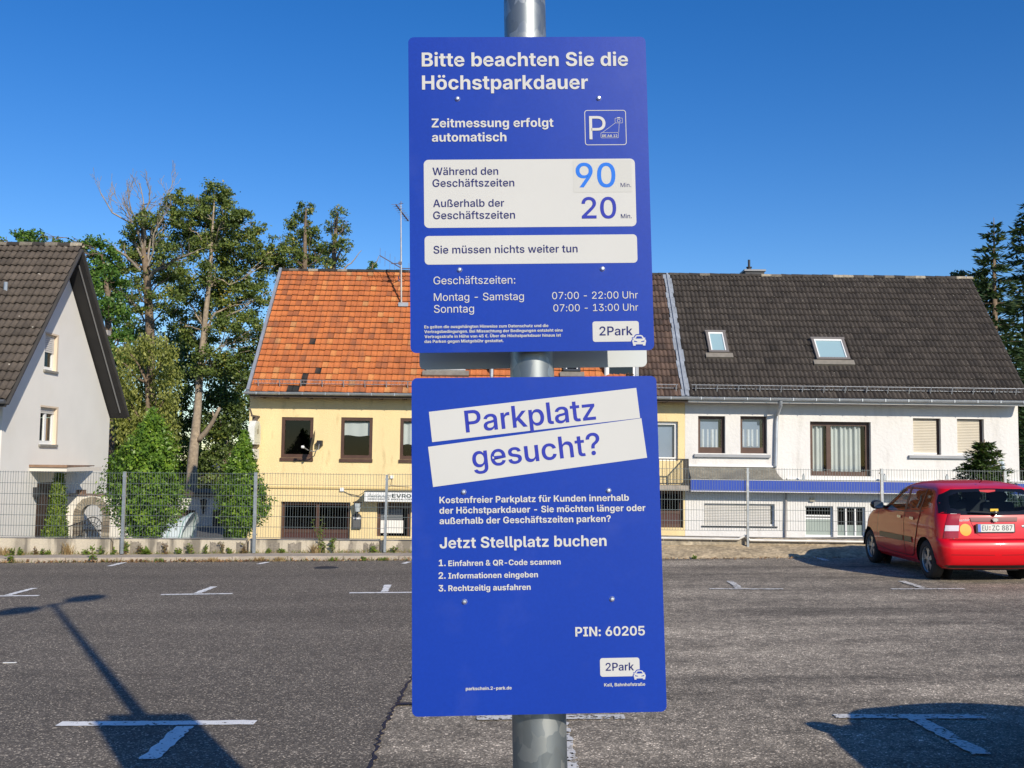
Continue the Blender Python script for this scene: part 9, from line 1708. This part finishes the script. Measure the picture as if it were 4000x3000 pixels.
    for x_, y_ in ((-0.36, 0.78), (0.36, 0.78), (-0.36, 1.65), (0.36, 1.65)):
        s_ = MB(); s_.prism(rrect(0.46, 0.46, 0.10, 5), lambda u, v, d: (x_ + u, y_ + d + 0.12 * -v, 1.0 + v * 0.55), -0.06, 0.06); so_ = s_.build('seat', mat('seat_grey', (0.045, 0.047, 0.052), 0.9), t, local=True, smooth=True, angle=40)
        s_ = MB(); s_.prism(rrect(0.26, 0.15, 0.06, 5), lambda u, v, d: (x_ + u, y_ - 0.03 + d, 1.20 + v), -0.05, 0.05); s_.build('headrest', MATS['seat_grey'], so_, local=True, smooth=True, angle=40)
    b = MB(); b.box(-0.6, 0.6, 0.33, 0.62, 0.93, 0.965); b.build('parcel_shelf', mat('shelf_grey', (0.05, 0.055, 0.06), 0.8), t, local=True)
    # rear window: black ceramic border round a tinted pane
    rl = [(-0.708, 1.14), (-0.735, 0.985), (-0.50, 0.962), (0, 0.955), (0.50, 0.962), (0.735, 0.985), (0.708, 1.14)]; rh = [(-0.708, 1.14), (-0.668, 1.245), (-0.52, 1.325), (0, 1.335), (0.52, 1.325), (0.668, 1.245), (0.708, 1.14)]
    il = [(-0.585, 1.14), (-0.58, 1.06), (-0.40, 1.012), (0, 1.005), (0.40, 1.012), (0.58, 1.06), (0.585, 1.14)]; ih = [(-0.585, 1.14), (-0.565, 1.225), (-0.42, 1.282), (0, 1.290), (0.42, 1.282), (0.565, 1.225), (0.585, 1.14)]
    rwn = wrap('rear_window', il, ih, 'y', GL, t, 0.006)
    wrap('window_border', rl, il, 'y', BLKG, rwn, 0.005, 36, 3); wrap('window_border', ih, rh, 'y', BLKG, rwn, 0.005, 36, 3)
    b = MB(); b.bar((0.02, 0.085, 0.995), (-0.34, 0.100, 1.02), 0.022, 0.016); b.lathe([(0.0, -0.05), (0.03, -0.04), (0.035, 0.0)], (0.02, 0.11, 0.99), 'y', 10); b.build('wiper', BLK, rwn, local=True)
    wrap('brake_light', [(-0.11, 1.288), (0, 1.274), (0.11, 1.288)], [(-0.12, 1.312), (0, 1.314), (0.12, 1.312)], 'y', mat('brake_red', (0.5, 0.05, 0.05), 0.2), rwn, 0.012, 10, 3)
    wrap('windscreen', [(-0.63, 1.02), (0, 1.02), (0.63, 1.02)], [(-0.53, 1.31), (0, 1.31), (0.53, 1.31)], 'y2', GL, t) if False else None
    b = MB(); b.add([(-0.66, 2.50, 1.02), (0.66, 2.50, 1.02), (0.54, 2.03, 1.31), (-0.54, 2.03, 1.31)], [(0, 1, 2, 3)]); b.build('windscreen', GL, t, local=True)
    for s_ in (-1, 1):
        o = wrap('side_window', [(1.40, 0.96), (1.9, 0.96), (2.44, 0.96)], [(1.40, 1.325), (1.80, 1.315), (2.06, 1.225), (2.42, 1.005)][:4], 'x', GL, t, 0.004, 20, 6, s_)
        wrap('side_window', [(0.50, 1.05), (0.8, 1.0), (1.35, 0.975)], [(0.47, 1.29), (0.60, 1.33), (1.35, 1.33)], 'x', GL, t, 0.004, 16, 6, s_)
        wrap('window_pillar', [(1.335, 0.985), (1.415, 0.985)], [(1.335, 1.335), (1.415, 1.335)], 'x', paint_ if False else BLK, t, 0.005, 3, 8, s_)
        wrap('quarter_divider', [(0.80, 1.0), (0.84, 0.995)], [(0.74, 1.32), (0.775, 1.32)], 'x', BLK, t, 0.007, 2, 6, s_)
        # doors stand a hair proud of the shell, which leaves their shut lines
        d1 = wrap('door', [(1.385, 0.30), (2.0, 0.30), (2.56, 0.34)], [(1.385, 0.95), (2.0, 0.945), (2.48, 0.945)], 'x', paint_, t, 0.006, 20, 14, s_)
        d2 = wrap('door', [(1.00, 0.40), (1.03, 0.34), (1.12, 0.30), (1.365, 0.30)], [(0.78, 0.975), (0.95, 0.97), (1.10, 0.965), (1.365, 0.95)], 'x', paint_, t, 0.006, 16, 14, s_)
        for d_, (ya, yb) in ((d1, (1.40, 2.42)), (d2, (1.06, 1.355))):
            wrap('side_moulding', [(ya, 0.50), (yb, 0.50)], [(ya, 0.585), (yb, 0.585)], 'x', BLK, d_, 0.018, 16, 3, s_)
        for d_, ya in ((d1, 1.48), (d2, 0.99)):
            wrap('door_handle', [(ya, 0.845), (ya + 0.15, 0.85)], [(ya, 0.885), (ya + 0.15, 0.888)], 'x', mat('chrome_grey', (0.45, 0.45, 0.46), 0.25, 0.8) if s_ < 0 else BLK, d_, 0.022, 8, 3, s_)
        wrap('belt_line', [(0.70, 0.985), (1.37, 0.95), (2.50, 0.945)], [(0.70, 1.003), (1.37, 0.966), (2.50, 0.962)], 'x', BLK, t, 0.006, 30, 1, s_)
        wrap('shut_line', [(1.366, 0.30), (1.384, 0.30)], [(1.366, 0.985), (1.384, 0.985)], 'x', BLK, t, 0.003, 1, 12, s_)
        for L_ in ([(1.0, 0.40), (0.78, 0.985)], [(2.565, 0.34), (2.485, 0.985)], [(1.0, 0.40), (1.03, 0.335), (1.12, 0.292), (2.0, 0.292), (2.56, 0.335)]):
            wrap('shut_line', L_, [(u + 0.013, v + (0.011 if len(L_) > 2 else 0)) for u, v in L_], 'x', BLK, t, 0.008, 14, 1, s_)
        b = MB(); b.lathe([(0.0, -0.08), (0.05, -0.075), (0.085, -0.03), (0.092, 0.03), (0.07, 0.07), (0.0, 0.085)], (s_ * 0.885, 2.33, 1.02), 'y', 16)
        b.v = [((x_ - s_ * 0.885) * 1.15 + s_ * 0.885, y_, (z_ - 1.02) * 0.82 + 1.02) for x_, y_, z_ in b.v]; mo = b.build('mirror', BLK, t, local=True, smooth=True)
        b = MB(); b.bar((s_ * 0.74, 2.36, 0.985), (s_ * 0.83, 2.34, 1.0), 0.06, 0.04); b.build('mirror_arm', BLK, mo, local=True)
        b = MB(); b.prism(rrect(0.15, 0.105, 0.03, 4), lambda u, v, d: (s_ * 0.885 + u, d, 1.02 + v), 2.247, 2.252); b.build('mirror_glass', mat('mirror_glass', (0.5, 0.52, 0.55), 0.03, 0.9), mo, local=True)
        # tail lights wrap round the corner
        TL = [(-0.02, 0.635, 0.735, 'tail_red', (0.30, 0.003, 0.006)), (0, 0.735, 0.815, 'tail_clear', (0.62, 0.55, 0.58)), (0, 0.815, 0.975, 'tail_red', (0.30, 0.003, 0.006))]
        tl = None
        for _, za, zb_, nm_, cl_ in TL:
            o = wrap('tail_light' if tl is None else 'lens', [(-0.11, za), (0.045 - 0.1 * (za - 0.635), za)], [(-0.11, zb_), (0.045 - 0.1 * (zb_ - 0.635), zb_)], 'd', mat(nm_, cl_, 0.12, coat=0.6), t if tl is None else tl, 0.010, 14, 6, s_)
            tl = tl or o
    for s_ in (-1, 1): wrap('headlight', [(s_ * 0.40, 0.66), (s_ * 0.72, 0.68)], [(s_ * 0.44, 0.76), (s_ * 0.70, 0.83)], 'f', mat('lamp_clear', (0.6, 0.62, 0.63), 0.1, coat=0.8), t, 0.008, 12, 6)
    wrap('grille', [(-0.30, 0.36), (0.30, 0.36)], [(-0.34, 0.52), (0.34, 0.52)], 'f', BLK, t, 0.008, 12, 4); wrap('number_plate', [(-0.26, 0.54), (0.26, 0.54)], [(-0.26, 0.64), (0.26, 0.64)], 'f', WHITE, t, 0.012, 6, 2)
    # hatch, bumper, plate
    ht = wrap('tailgate', [(-0.60, 0.625), (0, 0.622), (0.60, 0.625)], [(-0.585, 0.95), (0, 0.95), (0.585, 0.95)], 'y', paint_, t, 0.006, 24, 10)
    wrap('shut_line', [(-0.66, 0.607), (0, 0.604), (0.66, 0.607)], [(-0.66, 0.614), (0, 0.611), (0.66, 0.614)], 'y', BLK, t, 0.004, 24, 1)
    for s_ in (-1, 1): wrap('shut_line', [(s_ * 0.592, 0.62), (s_ * 0.545, 0.95)], [(s_ * 0.602, 0.62), (s_ * 0.556, 0.95)], 'y', BLK, ht, 0.007, 12, 1)
    for s_ in (-1, 1): wrap('crease_shade', [(s_ * 0.05, 0.395), (s_ * 0.66, 0.40)], [(s_ * 0.05, 0.402), (s_ * 0.66, 0.409)], 'y', mat('crease_shade_red', (0.22, 0.002, 0.005), 0.5), t, 0.004, 14, 1)  # darker red strip: the crease's shade put into colour
    wrap('handle_strip', [(-0.33, 0.865), (0, 0.862), (0.33, 0.865)], [(-0.345, 0.925), (0, 0.925), (0.345, 0.925)], 'y', mat('strip_red', (0.13, 0.006, 0.010), 0.5), ht, 0.018, 16, 3)
    wrap('plate_recess', [(-0.27, 0.70), (-0.22, 0.668), (0, 0.66), (0.22, 0.668), (0.27, 0.70)], [(-0.33, 0.858), (-0.2, 0.858), (0, 0.858), (0.2, 0.858), (0.33, 0.858)], 'y', paint_, ht, 0.012, 20, 4)
    yr_ = bvh.ray_cast(Vector((0, -2, 0.78)), Vector((0, 1, 0)))[0].y
    b = MB(); b.prism(rrect(0.56, 0.125, 0.008, 2), lambda u, v, d: (u - 0.005, d, 0.775 + v), yr_ - 0.040, yr_ - 0.030); pl = b.build('frame', mat('plate_frame', (0.015, 0.015, 0.015), 0.5), ht, local=True)
    if full:
        b = MB(); b.prism(rrect(0.52, 0.108, 0.006, 2), lambda u, v, d: (u, d, 0.779 + v), yr_ - 0.044, yr_ - 0.041); pl = b.build('licence_plate', mat('plate_white', (0.66, 0.65, 0.60), 0.5), t, local=True)
        fz_ = lambda u, v, d: (u, d, v)
        b = MB(); b.prism([(-0.258, 0.727), (-0.218, 0.727), (-0.218, 0.831), (-0.258, 0.831)], fz_, yr_ - 0.046, yr_ - 0.0445); b.build('blue_band', mat('plate_blue', (0.12, 0.18, 0.55), 0.5), pl, local=True)
        gr_ = mat('plate_ink', (0.10, 0.10, 0.11), 0.6)
        b = MB(); text(b, 'EU', 's', -0.200, 0.745, 0.085, 0, fz_, yr_ - 0.0455, zscale=0.072 / 364); text(b, 'ZC', 's', -0.055, 0.745, 0.105, 0, fz_, yr_ - 0.0455, zscale=0.072 / 364); text(b, '887', 's', 0.085, 0.745, 0.150, 0, fz_, yr_ - 0.0455, zscale=0.072 / 364)
        b.build('lettering', gr_, pl, local=True)
        b = MB(); b.lathe([(0.0, yr_ - 0.0465), (0.014, yr_ - 0.0465), (0.014, yr_ - 0.0445)], (-0.087, 0, 0.795), 'y', 12); b.lathe([(0.0, yr_ - 0.0465), (0.014, yr_ - 0.0465), (0.014, yr_ - 0.0445)], (-0.087, 0, 0.76), 'y', 12); b.build('seal', mat('plate_seal', (0.5, 0.32, 0.3), 0.5), pl, local=True)
        # badge, stickers
        b = MB(); pt = []
        for k in range(14):
            a = 2 * math.pi * k / 14; r_ = 0.046 if k % 2 else 0.030; pt.append((r_ * math.cos(a) * 1.05, 0.895 + r_ * math.sin(a) * 0.75))
        b.prism(pt, fz_, yr_ - 0.038, yr_ - 0.028); b.build('badge', mat('badge_chrome', (0.75, 0.75, 0.74), 0.2, 0.7), ht, local=True)
        o = wrap('round_sticker', [(-0.418 - 0.082 * math.cos(a), 0.752 - 0.085 * math.sin(a)) for a in [math.pi * k / 16 for k in range(17)]], [(-0.418 - 0.082 * math.cos(a), 0.752 + 0.085 * math.sin(a)) for a in [math.pi * k / 16 for k in range(17)]], 'y', mat('sticker_orange', (0.72, 0.34, 0.015), 0.4), ht, 0.008, 20, 6); o['label'] = 'round orange sticker'
        def onrear(u, v, d): h = bvh.ray_cast(Vector((u, -2, v)), Vector((0, 1, 0)))[0]; return (u, h.y - 0.009, v)
        b = MB(); text(b, 'plentor', 'b', -0.525, 0.868, 0.175, 3, onrear, 0, shear=0.2); b.build('lettering', WHITE, ht, local=True)
        b = MB(); pt = [(0.43 + 0.042 * math.cos(2 * math.pi * k / 18), 0.80 + 0.024 * math.sin(2 * math.pi * k / 18)) for k in range(18)]; b.add([onrear(u, v, 0) for u, v in pt], [tuple(range(18))]); o = b.build('oval_badge', mat('oval_dark', (0.03, 0.03, 0.03), 0.4), ht, local=True)
        b = MB(); b.add([tuple(np.array(onrear(u, v, 0)) - [0, 0.001, 0]) for u, v in ((0.395, 0.797), (0.465, 0.797), (0.465, 0.812), (0.395, 0.812))], [(0, 1, 2, 3)]); b.build('badge_band', WFRAME, o, local=True)
        b = MB(); p = onrear(0.02, 1.02, 0); b.box(-0.04, 0.075, p[1] - 0.03, p[1] - 0.022, 1.015, 1.05); b.build('yellow_ticket', mat('ticket_yellow', (0.75, 0.48, 0.03), 0.6), rwn, local=True)
        b = MB(); p = onrear(-0.55, 0.97, 0); b.add([onrear(u, v, 0) for u, v in ((-0.60, 0.968), (-0.51, 0.965), (-0.51, 0.982), (-0.60, 0.985))], [(0, 1, 2, 3)]); b.build('white_sticker', WHITE, rwn, local=True)
    wrap('bumper_lip', [(-0.72, 0.21), (0, 0.205), (0.72, 0.21)], [(-0.70, 0.255), (0, 0.25), (0.70, 0.255)], 'y', BLK, t, 0.006, 24, 2)
    b = MB(); b.box(-0.62, 0.62, 0.25, 3.2, 0.165, 0.24); b.box(-0.3, 0.35, 0.16, 0.5, 0.17, 0.22); b.build('underbody', mat('underbody', (0.01, 0.01, 0.01), 0.9), t, local=True)
    for y in (0.63, 3.0):
        for s_ in (-1, 1):
            c = (s_ * 0.70, y, 0.285)
            b = MB(); b.lathe([(0.19, -0.082), (0.245, -0.086), (0.272, -0.074), (0.283, -0.045), (0.285, 0.0), (0.283, 0.045), (0.272, 0.074), (0.245, 0.086), (0.19, 0.082), (0.19, -0.082)], c, 'x', 32); ty = b.build('wheel', RUB, t, local=True, smooth=True, angle=50)
            b = MB(); b.lathe([(0.192, 0.06 * s_), (0.186, 0.072 * s_), (0.176, 0.06 * s_), (0.17, -0.03 * s_)], c, 'x', 32); b.lathe([(0.0, 0.064 * s_), (0.035, 0.062 * s_), (0.042, 0.045 * s_)], c, 'x', 16)
            for k in range(5):
                a = 2 * math.pi * k / 5 + 0.3; ra, rb = 0.03, 0.178; ww_ = 0.42
                q = [(c[0] + s_ * (0.058 - 0.006 * (rr_ > 0.1)), c[1] + rr_ * math.cos(a + da), c[2] + rr_ * math.sin(a + da)) for rr_, da in ((ra, -0.9), (ra, 0.9), (rb * 0.6, 0.30), (rb, ww_), (rb, -ww_), (rb * 0.6, -0.30))]
                q2 = [(x_ - s_ * 0.02, y_, z_) for x_, y_, z_ in q]
                b.add(q + q2, [(0, 1, 2, 5), (5, 2, 3, 4), (0, 6, 7, 1), (1, 7, 8, 2), (2, 8, 9, 3), (3, 9, 10, 4), (4, 10, 11, 5), (5, 11, 6, 0)])
            b.build('rim', RIM, ty, local=True, smooth=True, angle=35)
            b = MB(); b.lathe([(0.0, 0.0), (0.175, 0.0)], (c[0] + s_ * 0.01, c[1], c[2]), 'x', 24); b.build('brake_disc', mat('brake_dark', (0.012, 0.012, 0.013), 0.7), ty, local=True)
            b = MB(); pts = [(0.337 * math.cos(math.pi * k / 14), 0.337 * math.sin(math.pi * k / 14)) for k in range(0, 15)]
            V, F = [], []
            for (u, v) in pts: V += [(s_ * 0.52, y + u, 0.285 + v), (s_ * 0.785, y + u, 0.285 + v)]
            for k in range(len(pts) - 1): F.append((2 * k, 2 * k + 1, 2 * k + 3, 2 * k + 2))
            mesh_np('wheel_arch', V, F, MATS['underbody'], t, local=True)
            b = MB(); b.lathe([(0.0, 0.0), (0.335, 0.0)], (s_ * 0.525, y, 0.285), 'x', 24); b.build('arch_liner', MATS['underbody'], t, local=True)
    if full:
        b = MB(); b.tube([(0, 0.52, 1.42), (0, 0.40, 1.46)], 0.006, 5); b.build('washer_nozzle', BLK, t, local=True)
    return t
RED = mat('red_paint', (0.62, 0.002, 0.009), 0.36, coat=0.6, back=(0.015, 0.015, 0.016), spec=0.25)
DARKP = mat('dark_paint', (0.02, 0.022, 0.025), 0.3, coat=1.0, back=(0.015, 0.015, 0.016))
tilt = -math.atan(SLOPE)
CX, CYc = 6.97, 14.72
build_car('parked_car', 'small red hatchback parked nose to the fence, stickers on its tailgate', RED, (CX, CYc, gz(CX)), (0, tilt, 0))
CX2 = 3.98
build_car('parked_car', 'dark parked car whose shadow falls across the nearest right bay marking', DARKP, (CX2, 2.95, gz(CX2)), (0, tilt, 0), full=False)
